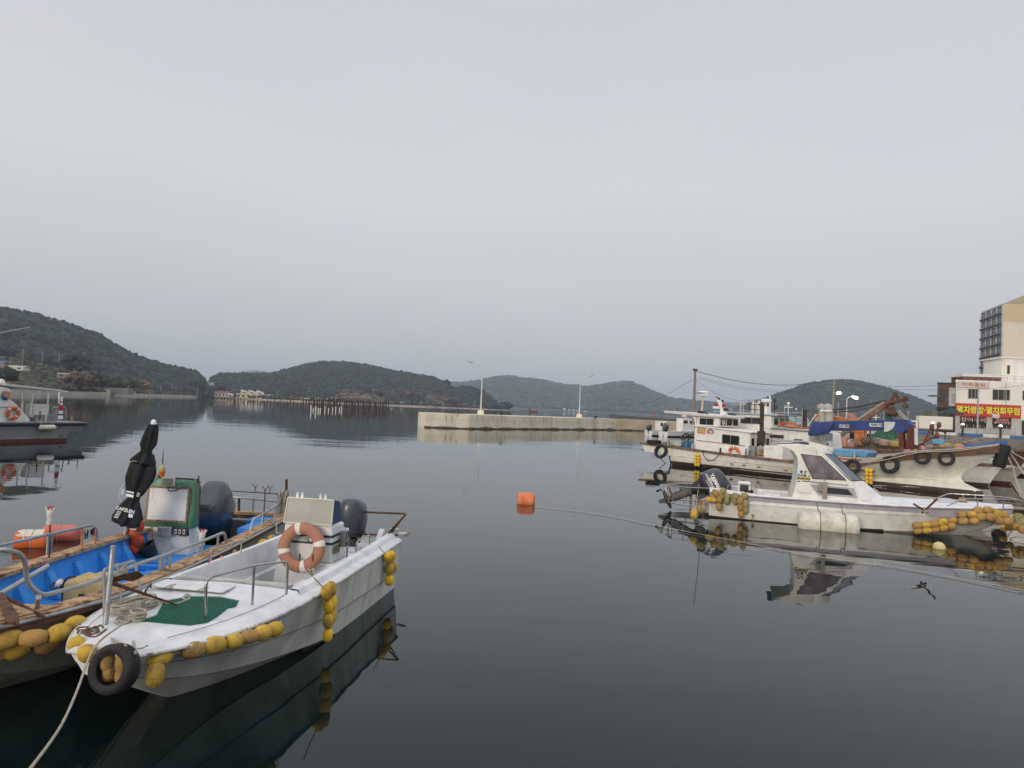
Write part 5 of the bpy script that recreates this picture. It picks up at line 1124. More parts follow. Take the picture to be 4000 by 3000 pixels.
pts = [Z(3600 + a / 5.53, 1850 + b / 5.53, 0, 9.3) for a, b in [(2110, 980), (2170, 1080)]]; floatline(Y, pts, .17, .36, [YM[2]], 'two large mossy grey floats at the tip of the motorboat\'s bow', None)
pts = [Z(3758, 1960, 1, .75)]; floatline(Y, pts, .12, .32, [ochre], 'single brown float tied on the far side of the motorboat\'s bow', [Z(3715, 1957, 1, .75), pts[0]])
# foam cylinder alongside
styro = mat('weathered_styrofoam', (.68, .66, .58), .9, var=.08, dirt=(.42, .37, .28), da=.6, ds=2.2, dth=.5, dirt2=(.14, .11, .07), d2th=.66, d2s=7, bump=.8, bs=14)
c = Vector((3.55, -1.50, .16)); t, c = onboard(Y, 'foam_fender', 'big cracked white foam cylinder tied along the cream motorboat\'s side', 'foam float', c)
mb = mbt(c); prof = [(.10, -.86), (.26, -.85), (.34, -.79), (.36, -.70)] + [(.36 + .012 * math.sin(k * 2.1), -.7 + .1 * k) for k in range(1, 14)] + [(.36, .70), (.34, .79), (.26, .85), (.10, .86)]
mb.lathe(prof, 36, c, Matrix(((0, 0, 1), (0, 1, 0), (-1, 0, 0))))
for i, v in enumerate(mb.v):
    k = 1 + .035 * noise.noise(Vector(v) * 4.0) + .02 * noise.noise(Vector(v) * 11.0); mb.v[i] = (v[0], v[1] * k, v[2] * k)
part('foam', mb, styro, t, sharp=180)
for xx in (-.25, .45):
    mb = mbt(c); mb.torus(c + Vector((xx, 0, 0)), .372, .014, Matrix(((0, 0, 1), (0, 1, 0), (-1, 0, 0))), 36, 6); mb.tube([c + Vector((xx, .25, .28)), c + Vector((xx - .05, .40, .62))], .012, 5); part('lashing', mb, mat('dirty_lashing', (.22, .18, .12), .9, bump=.6, bs=60), t)
# X of rusty iron on the foredeck, wooden fenders, foam roll on the roof
c = Y.g(3612, 1998, .98); t, c = onboard(Y, 'anchor', 'rusty iron cross lashed upright on the cream motorboat\'s foredeck', 'anchor', c)
for a, b in (((3568, 1968), (3625, 2003)), ((3662, 1948), (3600, 2005))):
    mb = mbt(c); p, q = Z(a[0], a[1], 1, c.y), Z(b[0], b[1], 1, c.y); mb.tube([p, q], .035, 4); part('arm', mb, rust, t)
mb = mbt(c); mb.torus(c + Vector((0, 0, .03)), .06, .02, xrot(.5), 12, 5); mb.torus(c + Vector((.02, 0, .02)), .07, .015, yrot(.9), 12, 5); part('lashing', mb, rope_m, t)
for dx, ww, lab in ((3214, .11, 'upright weathered board hung on the motorboat\'s cabin side, the one nearer the bow'), (3210, .08, 'short weathered board hung behind the longer one on the motorboat\'s cabin')):
    p, q = Z(dx + (8 if dx == 3214 else 0), 1883, 1, -1.03), Z(dx + (8 if dx == 3214 else 0), 1947 if dx == 3214 else 1920, 1, -1.03 if dx == 3214 else -1.0); mb = mbt(q); mb.box((p + q) / 2, (.13 if dx == 3214 else .22, .05, (p - q).length))
    if dx == 3214:
        mb.tube([p, Z(3187, 1757, 1, -.80), Z(3185, 1745, 1, -.5)], .006, 5); mb.tube([p, Z(3235, 1790, 1, -.82)], .005, 5)
    solo(Y, 'fender_board', lab, 'board', q, mb, wood_grey, bevel=.012)
p, q = Z(3145, 1733, 1, -.35), Z(3255, 1760, 1, -.30); c = (p + q) / 2; mb = mbt(c); mb.tube([p, p.lerp(q, .12), p.lerp(q, .88), q], .10, 12)
mb.v = [tuple(v) for v in mb.v]; t, c = onboard(Y, 'foam_roll', 'dirty white foam roll lying across the motorboat\'s cabin roof', 'foam float', c)
mb = mbt(c); d_ = (q - p); mb.lathe([(.03, -.5 * d_.length), (.075, -.47 * d_.length), (.10, -.36 * d_.length), (.105, 0), (.10, .36 * d_.length), (.075, .47 * d_.length), (.03, .5 * d_.length)], 16, c, basis(d_.orthogonal(), d_.cross(d_.orthogonal()))); part('roll', mb, styro, t)
mb = mbt(c); mb.torus(c + d_ * .3, .108, .01, basis(d_.orthogonal(), d_.cross(d_.orthogonal())), 16, 5); mb.torus(c - d_ * .15, .108, .008, basis(d_.orthogonal(), d_.cross(d_.orthogonal())), 16, 5); part('lashing', mb, rope_m, t)
c = Vector((1.25, .30, .66)); mb = mbt(c); mb.lathe([(.08, 0), (.12, 0), (.14, .20), (.15, .2), (.13, .02)], 16, c); solo(Y, 'tub', 'small dark tub with red cloth in the cream motorboat\'s cockpit', 'tub', c, mb, mat('dark_red_tub', (.06, .01, .015), .5))
# small fender ball in the water
g = G(3668, 2138, .03); o = MB(); o.ell((0, 0, .03), (.16, .16, .15), 18, 12); t = part('float_ball', o, mat('pale_yellow_float', (.60, .52, .24), .6, dirt=(.12, .10, .05), da=.9, ds=5, dth=.55, bump=.3)); t.location = (g.x, g.y, 0); tag(t, 'round pale yellow float in the water in front of the motorboat\'s bow', 'float')
# thin lines: from the orange buoy to the motorboat, and low rope at the right
def span_rope(name, label, pts, r, m=rope_m, cat='rope'):
    o_ = Vector(pts[0]); mb = MB(); mb.T = Matrix.Translation(-o_); mb.tube(catmull(pts, 10 * len(pts)), r, 6); o = part(name, mb, m); o.location = o_; return tag(o, label, cat)
span_rope('buoy_line', 'thin pale line from the round orange buoy across the water to the cream motorboat', [G(2085, 1978, .02), G(2350, 2010, .025), G(2600, 2060, .03), G(2900, 2118, .03), G(3200, 2175, .03), G(3500, 2215, .03), G(3800, 2270, .03), G(4080, 2320, .06)], .007)
g = G(2055, 1970, .0)
o = thing('orange_buoy', 'ribbed orange barrel buoy floating alone in the middle of the harbour', 'buoy', (g.x, g.y + .2, 0), R(-2))
rt = Matrix(((0, 0, 1), (0, 1, 0), (-1, 0, 0))); mb = MB(); prof = [(.08, -.31), (.20, -.305), (.27, -.25), (.285, -.16), (.283, -.11), (.275, -.10), (.285, -.09), (.287, 0), (.277, .01), (.287, .02), (.285, .10), (.275, .11), (.283, .12), (.285, .16), (.27, .25), (.20, .305), (.08, .31)]
mb.lathe(prof, 28, (0, 0, .10), rt); part('barrel', mb, mat('sunbleached_orange', (.72, .23, .10), .65, dirt=(.62, .14, .04), da=.7, ds=6, dth=.48, bump=.25), o, sharp=40)
for xx in (-.13, .13):
    mb = MB(); mb.box((xx, 0, .37), (.06, .05, .045), ry=.2); part('lug', mb, mat('sunbleached_orange', (0, 0, 0)), o, bevel=.012)
mb = MB(); mb.torus((0, 0, .06), .28, .03, None, 20, 6, sz=.6); 
mb = MB(); mb.box((.04, -.02, -.02), (.56, .50, .05)); part('weed_fringe', mb, algae, o, bevel=.03)
# ------------------------------------------------------------------ large cream fishing boat
K = Frame(11.94, 47.5, -49.6)
kb_ = boat('large_fishing_boat', 'large cream fishing boat with bulbous bow, aft wheelhouse and tyres along its side', 'fishing boat', K)
def shK(x): return float(np.interp(x, [-2.4, 0, 2, 5.5, 9, 12.2, 13.4, 14.5, 16, 18.6], [1.33, 1.26, 1.17, 1.05, .98, 1.08, 1.46, 1.86, 2.1, 2.55]))
STEM = [(-.3, 17.2), (.0, 17.62), (.25, 17.66), (.42, 17.45), (.56, 17.05), (.78, 16.72), (1.0, 16.64), (1.3, 16.78), (1.6, 17.15), (2.0, 17.85), (2.3, 18.3), (2.6, 18.6)]
def xe(z): return float(np.interp(z, [a for a, _ in STEM], [b for _, b in STEM]))
LV = [0, .07, .14, .21, .28, .35, .43, .50, .58, .66, .74, .82, .88, .94, 1.0]
def hullB(s, t):                 # half breadth of the level s at the fraction t of its length
    top = float(np.interp(s, [0, .15, .3, .5, 1], [.9, 1.35, 1.52, 1.62, 1.72])); p = float(np.interp(s, [0, .3, .6, 1], [2.4, 2.2, 3.0, 5.0]))
    q = float(np.interp(s, [0, .25, .4, 1], [.75, .62, 1.0, .8])); fine = 1 - t ** p
    b = top * max(0, fine) ** q
    if s < .33: b = max(b * (1 - .25 * t), .30 * math.sqrt(max(0, 1 - max(0, (t - .93) / .07) ** 2)) if t > .55 else 0)
    return b + .02 if t < .999 else .02
def hull_levels(XS, XE, SH, zb, n=60, b=hullB):
    secs = []
    for i in range(n + 1):
        t = i / n; t = t + .12 * math.sin(2 * math.pi * t) / (2 * math.pi) * -1; row = []
        for s in LV:
            zb_ = zb + (2.6 - zb) * s; x = XS(s) + (XE(zb_) - XS(s)) * t; z = zb + (SH(x) - zb) * s; row.append((x, b(s, t), z))
        secs.append([Vector((x, y, z)) for x, y, z in reversed(row)] + [Vector((x, -y, z)) for x, y, z in row])
    return secs
secs = hull_levels(lambda s: .15 - 0.0 * s, xe, shK, -.3)
mb = MB(); mb.loft(secs, cap0=True); 
part('hull', mb, cream, kb_, sharp=30)
redbrown = mat('red_brown_boottop', (.060, .040, .034), .7, dirt=(.10, .085, .065), da=.6, ds=2, dirt2=(.03, .02, .02), d2th=.62, d2s=4, bump=.15)
def outline(z, off=0.0, n=70, x0=0.0, x1=1.0):  # starboard outline of the hull at height z
    out = []
    for i in range(n + 1):
        k = x0 + (x1 - x0) * i / n; j = min(int(k * (len(secs) - 1)), len(secs) - 2); u = k * (len(secs) - 1) - j
        half = [a.lerp(b_, u) for a, b_ in zip(secs[j][len(LV):], secs[j + 1][len(LV):])]
        half = sorted(half, key=lambda p: p.z); q = half[-1]
        for a, b_ in zip(half, half[1:]):
            if a.z <= z <= b_.z: q = a.lerp(b_, (z - a.z) / max(1e-6, b_.z - a.z)); break
        out.append(Vector((q.x, q.y - off, z)))
    return out
for sg in (-1, 1):
    mb = MB(); rows = [[Vector((p.x + .01, p.y if sg < 0 else -p.y, p.z)) for p in outline(z, .012)] for z in (-.15, 0, .10, .20, .27)]
    mb.loft(rows); part('boot_top', mb, redbrown, kb_, sharp=180)
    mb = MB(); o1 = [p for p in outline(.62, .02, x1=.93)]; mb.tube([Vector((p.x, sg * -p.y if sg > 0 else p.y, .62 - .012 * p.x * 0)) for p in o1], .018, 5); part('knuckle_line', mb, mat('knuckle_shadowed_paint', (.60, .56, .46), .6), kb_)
def shedge(x):                   # half breadth at the sheer
    t = (x - .15) / (xe(2.6) - .15); return hullB(1, max(0, min(1, t)))
bul = []
xsK = [-2.4 + (18.55 + 2.4) * i / 60 for i in range(61)]
def edgeK(x): return 1.72 if x < .2 else shedge(x)
cuts = [-2.4, 0, 2.2, 4.4, 6.6, 8.8, 11, 13.2]
for sg in (-1, 1):
    for a, b in zip(cuts, cuts[1:]):   # timber bulwark in lengths
        sec = []
        for i in range(8):
            x = a + .01 + (b - a - .02) * i / 7; y, z = edgeK(x), shK(x)
            sec.append([Vector((x, sg * (y + .05), z - .13)), Vector((x, sg * (y + .05), z + .03)), Vector((x, sg * (y - .18), z + .03)), Vector((x, sg * (y - .18), z - .13))])
        mb = MB(); mb.loft(sec, close=True, cap0=True, cap1=True); part('bulwark_plank', mb, mat('dark_bulwark_wood', (.20, .14, .10), .85, var=.3, vs=3, dirt=(.08, .055, .04), da=.8, ds=3, bump=.5), kb_)
    mb = MB(); sec = []
    for i in range(26):
        x = 13.2 + (18.5 - 13.2) * i / 25; y, z = edgeK(x), shK(x); h_ = .14 + .16 * min(1, (x - 13.2) / 1.2)
        sec.append([Vector((x, sg * (y + .05), z - h_)), Vector((x, sg * (y + .06), z + .03)), Vector((x, sg * max(.0, y - .15), z + .03)), Vector((x, sg * max(0, y - .15), z - h_))])
    mb.loft(sec, close=True, cap0=True, cap1=True); part('bow_bulwark', mb, mat('rusty_brown_bulwark', (.13, .075, .045), .8, var=.35, vs=2, dirt=(.06, .04, .03), da=.8, ds=2.5, dirt2=(.28, .15, .06), d2th=.64, d2s=5, bump=.5), kb_)
mb = MB(); mb.prism([(x, -(edgeK(x) - .12), .80 if x < 13 else shK(x) - .25) for x in xsK[::2] if x < 13] + [(x, edgeK(x) - .12, .80) for x in reversed(xsK[::2]) if x < 13], .05)
part('deck', mb, mat('wet_wood_deck', (.12, .09, .07), .8, var=.3, dirt=(.06, .05, .045), da=.7, ds=2), kb_)
mb = MB(); q = [x for x in xsK if x >= 13]; mb.loft([[Vector((x, -(max(.03, edgeK(x) - .1)), shK(x) - .12)), Vector((x, max(.03, edgeK(x) - .1), shK(x) - .12))] for x in q]); part('foredeck', mb, wood_brown, kb_, recalc=False)
# stern platform
mb = MB(); mb.hexa([(-1.95, -1.68, .72), (.16, -1.70, .60), (.16, 1.70, .60), (-1.95, 1.68, .72)], [(-2.35, -1.70, 1.22), (.16, -1.72, 1.16), (.16, 1.72, 1.16), (-2.35, 1.70, 1.22)]); part('stern_platform', mb, cream, kb_, bevel=.03)
mb = MB(); mb.box((-1.2, 0, 1.27), (2.4, 3.3, .05)); part('stern_deck', mb, wood_brown, kb_)
mb = MB(); mb.tube([(-.5, -.9, .7), (-.35, -.9, .1), (-.2, -.9, -.3)], .05, 6); mb.tube([(-.9, -1.0, .72), (-1.2, -1.0, .35), (-.5, -.9, -.2)], .03, 6); part('rudder_stock', mb, black_pl, kb_)
for px, py in ((2609, 1735), (2704, 1752)):
    p = K.hit(px, py, 1, -1.6); mb = MB(); mb.tube([p - Vector((0, 0, .2)), p + Vector((0, 0, .35))], .09, 10); part('mooring_bitt', mb, steel, kb_)
# deckhouses
CH = 1.22
def house(name, x0, x1, y, z0, z1, m, parent=kb_, slope=0.0, bevel=.06, xf=0.0, y1=None):
    mb = MB(); y1 = y1 or y; mb.hexa([(x0, -y, z0), (x1, -y, z0), (x1, y, z0), (x0, y, z0)], [(x0, -y1, z1), (x1 - xf, -y1, z1 - slope), (x1 - xf, y1, z1 - slope), (x0, y1, z1)]); return part(name, mb, m, parent, bevel=bevel)
lower = house('lower_house', 1.65, 5.65, CH, .85, 2.68, cabin_white, slope=.24, y1=CH - .03)
mb = MB(); mb.hexa([(1.5, -1.30, 2.66), (5.8, -1.30, 2.43), (5.8, 1.30, 2.43), (1.5, 1.30, 2.66)], [(1.5, -1.30, 2.76), (5.8, -1.30, 2.52), (5.8, 1.30, 2.52), (1.5, 1.30, 2.76)]); part('lower_roof', mb, cabin_white, kb_, bevel=.04)
upper = house('wheelhouse', 1.72, 3.46, 1.12, 2.70, 3.42, cabin_white, xf=.10, y1=1.08)
mb = MB(); mb.hexa([(-.75, -1.25, 3.44), (1.7, -1.32, 3.32), (1.7, 1.32, 3.32), (-.75, 1.25, 3.44)], [(-.80, -1.30, 3.60), (1.7, -1.38, 3.54), (1.7, 1.38, 3.54), (-.80, 1.30, 3.60)]); mb.hexa([(1.7, -1.32, 3.32), (3.75, -1.30, 3.29), (3.75, 1.30, 3.29), (1.7, 1.32, 3.32)], [(1.7, -1.38, 3.54), (3.85, -1.34, 3.42), (3.85, 1.34, 3.42), (1.7, 1.38, 3.54)]); part('wheelhouse_roof', mb, mat('roof_white_paint', (.80, .80, .78), .4, dirt=(.6, .58, .52), da=.4, ds=2, bump=.03), kb_, bevel=.03)
for sg in (-1, 1): mb = MB(); mb.prism([(1.70, sg * 1.12, 3.40), (1.25, sg * 1.12, 3.40), (1.55, sg * 1.12, 3.1), (1.68, sg * 1.12, 2.7), (1.72, sg * 1.12, 2.7)], (0, -sg * .06, 0)); part('roof_bracket', mb, cabin_white, kb_)
def window(parent, x0, x1, z0, z1, y, sg=-1, split=1, dz=0.0, g=glass, fr=cream_frame, t=.05):
    """side window: sunk pane, proud frame and sash bars"""
    q = [Vector((x0, sg * y, z0)), Vector((x1, sg * y, z0 + dz)), Vector((x1, sg * y, z1 + dz)), Vector((x0, sg * y, z1))]
    mb = MB(); mb.tube(roundpath(q + [q[0], q[1]], .06)[3:-3], t * .6, 6); wf = part('window', mb, fr, parent)
    mb = MB(); mb.prism(q, (0, sg * .018, 0)); part('pane', mb, g, wf)
    for k in range(split):
        a = q[0].lerp(q[1], (k + 1) / (split + 1)); b = q[3].lerp(q[2], (k + 1) / (split + 1)); mb = MB(); mb.tube([a + Vector((0, sg * .022, 0)), b + Vector((0, sg * .022, 0))], .014, 4); part('sash_bar', mb, alu, wf)
    return wf
window(kb_, 3.75, 4.98, 1.72, 2.27, CH - .01, dz=-.06)
window(kb_, 1.98, 3.05, 2.80, 3.22, 1.115); 
for yy in (-.85, -.25, .35, .9):
    mb = MB(); mb.box((5.66, yy, 1.88), (.03, .38, .56)); fp = part('front_window', mb, cream_frame, kb_, bevel=.01); mb = MB(); mb.box((5.68, yy, 1.88), (.02, .30, .46)); part('pane', mb, glass, fp)
mb = MB(); pc = Vector((3.50, -.72, 3.02)); mb.torus(pc, .15, .022, yrot(math.pi / 2), 20, 6); mb.tube([pc - Vector((0, 0, .14)), pc + Vector((0, 0, .14))], .014, 5); part('clear_view_screen', mb, ink_w, kb_)
# front windows of the wheelhouse
for y in (-.72, 0, .72):
    mb = MB(); mb.box((3.44, y, 3.02), (.06, .64, .48)); fp = part('front_window', mb, cream_frame, kb_, bevel=.01); mb = MB(); mb.box((3.475, y, 3.02), (.02, .56, .40)); part('pane', mb, glass, fp)
# signs on the side
def ktext(name, s, px, py, size, m, y=-CH - .02, bold=.003, sx=1.0, bg=None, bgs=None):
    p = K.hit(px, py, 1, y)
    if bg: mb = MB(); mb.box(p + Vector((0, .008, 0)), (bgs[0], .012, bgs[1]), ry=.05); b_ = part(name + '_board', mb, bg, kb_)
    return text(name, s, size, m, b_ if bg else kb_, p, (1, 0, -.05), (0, 0, 1), .002, bold, sx)
ktext('side_notice', '남해수산\n어업 1호', 2739, 1681, .13, mat('cream_letters', (.62, .50, .36), .6, bump=0), bg=mat('orange_notice', (.52, .28, .10), .6, bump=0), bgs=(.62, .42))
mb = MB(); p = K.hit(2775, 1687, 1, -CH - .015); mb.torus(p + Vector((0, 0, -.08)), .24, .03, xrot(math.pi / 2), 16, 4, a0=0, a1=math.pi, sz=.3); part('rainbow_mark', mb, mat('mark_red', (.42, .10, .14), .6, bump=0), kb_)
mb = MB(); mb.torus(p + Vector((0, 0, -.08)), .18, .02, xrot(math.pi / 2), 16, 4, a0=0, a1=math.pi, sz=.3); part('rainbow_mark_inner', mb, mat('mark_blue', (.25, .25, .40), .6, bump=0), kb_)
ktext('small_mark', '환영합니다', 2774, 1692, .085, mat('mark_red', (0, 0, 0)))
a, b = K.hit(2722, 1720, 1, -CH), K.hit(2911, 1742, 1, -CH); mb = MB(); mb.tube([a, b], .022, 5); part('rub_line', mb, wood_brown, kb_)
p0, p1 = K.hit(2808, 1748, 1, -CH - .01), K.hit(2842, 1776, 1, -CH - .01); mb = MB(); mb.box((p0 + p1) / 2, (abs(p1.x - p0.x), .03, abs(p1.z - p0.z) * 1.1), ry=.06); mb.box(K.hit(2814, 1765, 1, -CH - .02), (.14, .02, .5)); part('side_hatch', mb, cabin_white, kb_, bevel=.008)
mb = MB(); mb.box(K.hit(2814, 1760, 1, -CH - .04), (.12, .02, .36)); part('hatch_gap', mb, black_pl, kb_)
mb = MB(); mb.tube(catmull([K.hit(a, b, 1, -1.82) for a, b in [(2765, 1765), (2748, 1760), (2745, 1772), (2757, 1790), (2780, 1798), (2800, 1785), (2812, 1768), (2825, 1772)]], 30), .022, 6); part('blue_hose', mb, mat('dark_blue_hose', (.02, .03, .08), .5), kb_)
for px, py in ((2664, 1784), (2765, 1800), (2858, 1812), (2905, 1817), (2962, 1824), (3068, 1836)):
    p = K.hit(px, py, 1, -1.66); mb = MB(); mb.box(p, (.20, .05, .045), ry=.05); part('scupper', mb, black_pl, kb_)
# roof gear
pr = K.hit(2748, 1538, 1, -.5); mb = MB(); mb.tube([(pr.x - .1, -.5, 3.5), pr], .06, 8); mb.tube([(pr.x - .04, -.5, 4.2), (pr.x - .035, -.5, 4.24)], .085, 8); mb.tube([(pr.x - .07, -.5, 3.8), (pr.x - .065, -.5, 3.84)], .085, 8); part('radar_post', mb, cream_frame, kb_)
mb = MB(); mb.lathe([(.10, -.20), (.26, -.17), (.34, -.12), (.355, .0), (.35, .12), (.30, .17), (.05, .18)], 22, pr); rd = part('radar_dome', mb, mat('radar_white', (.80, .80, .78), .3, bump=0), kb_)
text('radar_lettering', 'LOWRANCE', .12, ink, rd, pr + Vector((.0, -.375, .03)), (1, 0, 0), (0, 0, 1), .002, .003)
mb = MB(); mf = [K.hit(a, b, 1, -.25) for a, b in [(2812, 1622), (2832, 1620), (2826, 1608), (2818, 1585), (2808, 1568), (2799, 1562), (2801, 1570), (2807, 1582), (2812, 1600)]]; mb.prism(mf, (0, .35, 0)); mast = part('mast_fin', mb, cabin_white, kb_, bevel=.02)
c = K.hit(2803, 1592, 1, -.3); mb = MB(); mb.box(c, (.42, .5, .14)); part('mast_box', mb, cabin_white, mast, bevel=.02)
lamp_r = mat('red_lamp_glass', (.35, .02, .015), .2, bump=0)
for a, b, r_, m_ in ((2796, 1581, .10, lamp_r), (2827, 1584, .11, lamp_r), (2801, 1552, .05, lamp_r), (2809, 1557, .06, black_pl), (2823, 1566, .07, black_pl), (2648, 1596, .05, lamp_r)):
    p = K.hit(a, b, 1, -.3); mb = MB(); mb.lathe([(r_ * .8, -r_ * 1.2), (r_, -r_), (r_, r_), (r_ * .7, r_ * 1.2)], 12, p); part('signal_lamp', mb, m_, kb_)
mb = MB(); mb.tube([K.hit(2822, 1572, 1, -.3), K.hit(2822, 1560, 1, -.3)], .02, 5); mb.tube([K.hit(2648, 1600, 1, -.3), K.hit(2648, 1606, 1, -.3)], .02, 5); part('lamp_stems', mb, black_pl, kb_, kind='stuff')
mb = MB(); mb.prism([K.hit(a, b, 1, -1.2) for a, b in [(2722, 1617), (2756, 1620), (2741, 1605), (2726, 1605)]], (0, .5, 0)); part('black_speaker', mb, black_pl, kb_, bevel=.01)
mb = MB(); mb.box(K.hit(2834, 1600, 1, -.5), (.2, .25, .18)); part('spotlight', mb, black_pl, kb_, bevel=.02)
# exhaust stack and rusty line hauler
px = K.hit(2975, 1740, 1, -.9); mb = MB(); b0 = K.hit(2974, 1740, 1, -.9); b1 = K.hit(2977, 1584, 1, -.9); mb.tube(roundpath([b0, b1, b1 + Vector((-.12, 0, .10))], .1), .13, 12)
m1, m2 = K.hit(2974, 1728, 1, -.9), K.hit(2974, 1684, 1, -.9); mb.tube([m1, m2], .24, 14); mb.tube([m1 - Vector((0, 0, .08)), m1 - Vector((0, 0, .04))], .3, 12); part('exhaust_stack', mb, mat('soot_brown_stack', (.055, .035, .03), .8, var=.3, bump=.2), kb_)
mb = MB(); mb.box((7.3, -.6, 1.35), (1.2, 1.6, .8)); part('engine_casing', mb, cabin_white, kb_, bevel=.05)
c = K.hit(2985, 1765, 1, -1.2); mb = MB(); mb.box(c + Vector((.1, .2, -.05)), (.8, .6, .45)); mb.tube(roundpath([K.hit(2955, 1783, 1, -1.35), K.hit(2960, 1773, 1, -1.35), K.hit(2985, 1775, 1, -1.35)], .1), .06, 8); hau = part('line_hauler', mb, mat('rusty_yellow_paint', (.30, .18, .08), .8, dirt=(.12, .05, .03), da=.8, ds=4, bump=.4), kb_, bevel=.03)
for k in range(6):
    a = K.hit(2992 + k * 5.5, 1752, 1, -1.25); b = K.hit(3000 + k * 5.5, 1764, 1, -1.25); c2 = K.hit(2999 + k * 5.5, 1785, 1, -1.25); mb = MB(); mb.tube([a, b, c2], .045, 5); part('hauler_rib', mb, mat('rusty_yellow_paint', (0, 0, 0)), hau)
c = K.hit(2930, 1765, 1, -1.3); mb = MB(); mb.box(c + Vector((.1, .1, 0)), (.45, .2, .75)); mb.lathe([(.14, -.25), (.16, -.2), (.16, .25), (.10, .3)], 12, c + Vector((-.1, -.1, -.1))); part('hauler_panel', mb, galv, kb_, bevel=.01)
# deck clutter aft
mb = MB(); mb.box((-.1, -.2, 1.42), (.9, 1.2, .35)); part('fish_box', mb, mat('pale_box', (.42, .46, .44), .6, bump=.05), kb_, bevel=.02)
for x in (.55, 1.05):
    mb = MB(); mb.lathe([(.26, 0), (.28, .3), (.27, .62), (.2, .66)], 16, (x, -.4, .95)); part('blue_barrel', mb, mat('blue_barrel_plastic', (.04, .14, .28), .5, bump=.05), kb_)
for px, py, h_, lab in ((2600, 1735, .5, 'd'),):
    pass
mb = MB(); mb.tube([(.9, 1.0, 1.3), (1.3, 1.0, 2.2), (.7, .8, 2.6)], .09, 6); mb.tube([(-.5, .6, 1.3), (-.2, .5, 1.9), (.9, .3, 2.2)], .05, 6); mb.torus((-.2, .5, 1.8), .3, .06, xrot(1.2), 16, 6); part('net_gear', mb, mat('dark_net_gear', (.05, .04, .04), .8, bump=.3), kb_)
# blue crane arm with its two rusty posts
navy_t = mat('blue_crane_cover', (.025, .055, .20), .6, var=.2, vs=1.5, dirt=(.06, .09, .2), da=.5, ds=2, bump=.25)
cy_c = -.2
def KH(a, b, y=None): return K.hit(a, b, 1, cy_c if y is None else y)
arm = [KH(3170, 1697), KH(3178, 1655), KH(3215, 1648), KH(3250, 1645), KH(3540, 1638), KH(3562, 1664), KH(3545, 1680), KH(3524, 1692), KH(3506, 1691), KH(3485, 1680), KH(3235, 1682)]
mb = MB(); mb.prism(arm, (0, .55, 0)); crn = part('crane_arm', mb, navy_t, kb_, bevel=.03)
mb = MB()
for k in range(7):
    a, b = KH(3165 + k * 11, 1700 - k * 2, cy_c - .02), KH(3182 + k * 12, 1650, cy_c - .02); mb.tube([a, a.lerp(b, .5) + Vector((0, -.06, 0)), b], .14, 7)
part('folded_cover', mb, navy_t, crn, kind='stuff')
plate_w = mat('white_sign_plate', (.62, .63, .64), .5, bump=0)
for (a, b), (c2, d2), s, sz in (((3278, 1658), (3318, 1672), 'NY-P836', .17), ((3396, 1652), (3446, 1668), '행복한 어촌', .12)):
    p, q = KH(a, b, cy_c - .03), KH(c2, d2, cy_c - .03); mb = MB(); mb.box((p + q) / 2, (abs(q.x - p.x), .02, abs(q.z - p.z))); pl_ = part('sign_plate', mb, plate_w, crn, bevel=.005)
    text('plate_lettering', s, sz, ink, pl_, (p + q) / 2 + Vector((.05, -.015, 0)), (1, 0, 0), (0, 0, 1), .002, .004)
p = KH(3454, 1647, cy_c - .03); mb = MB(); mb.prism([p + Vector((r_ * .55 * math.cos(a) * 1.0, 0, r_ * .55 * math.sin(a))) for r_, a in [(0, 0)] + [(1, -math.pi / 2 * k / 8) for k in range(9)]], (0, .02, 0)); part('load_chart', mb, plate_w, crn)
rp = mat('dark_red_post', (.13, .035, .02), .8, var=.3, vs=3, dirt=(.05, .02, .015), da=.8, ds=3, bump=.4)
mb = MB(); q0, q1 = KH(3506, 1690), KH(3530, 1768); mb.hexa([KH(3512, 1768), KH(3532, 1768), KH(3532, 1768) + Vector((0, .4, 0)), KH(3512, 1768) + Vector((0, .4, 0))], [KH(3508, 1690), KH(3526, 1690), KH(3526, 1690) + Vector((0, .4, 0)), KH(3508, 1690) + Vector((0, .4, 0))]); part('crane_post', mb, rp, kb_, bevel=.02)
mb = MB(); mb.hexa([KH(3535, 1766), KH(3570, 1760), KH(3570, 1760) + Vector((0, .5, 0)), KH(3535, 1766) + Vector((0, .5, 0))], [KH(3543, 1678), KH(3574, 1674), KH(3574, 1674) + Vector((0, .5, 0)), KH(3543, 1678) + Vector((0, .5, 0))]); mb.prism([KH(3543, 1680), KH(3560, 1664), KH(3575, 1676)], (0, .5, 0)); part('crane_post', mb, rp, kb_, bevel=.02)
mb = MB(); mb.tube([KH(3578, 1672), KH(3579, 1738)], .09, 8); part('hydraulic_ram', mb, plate_w, kb_)
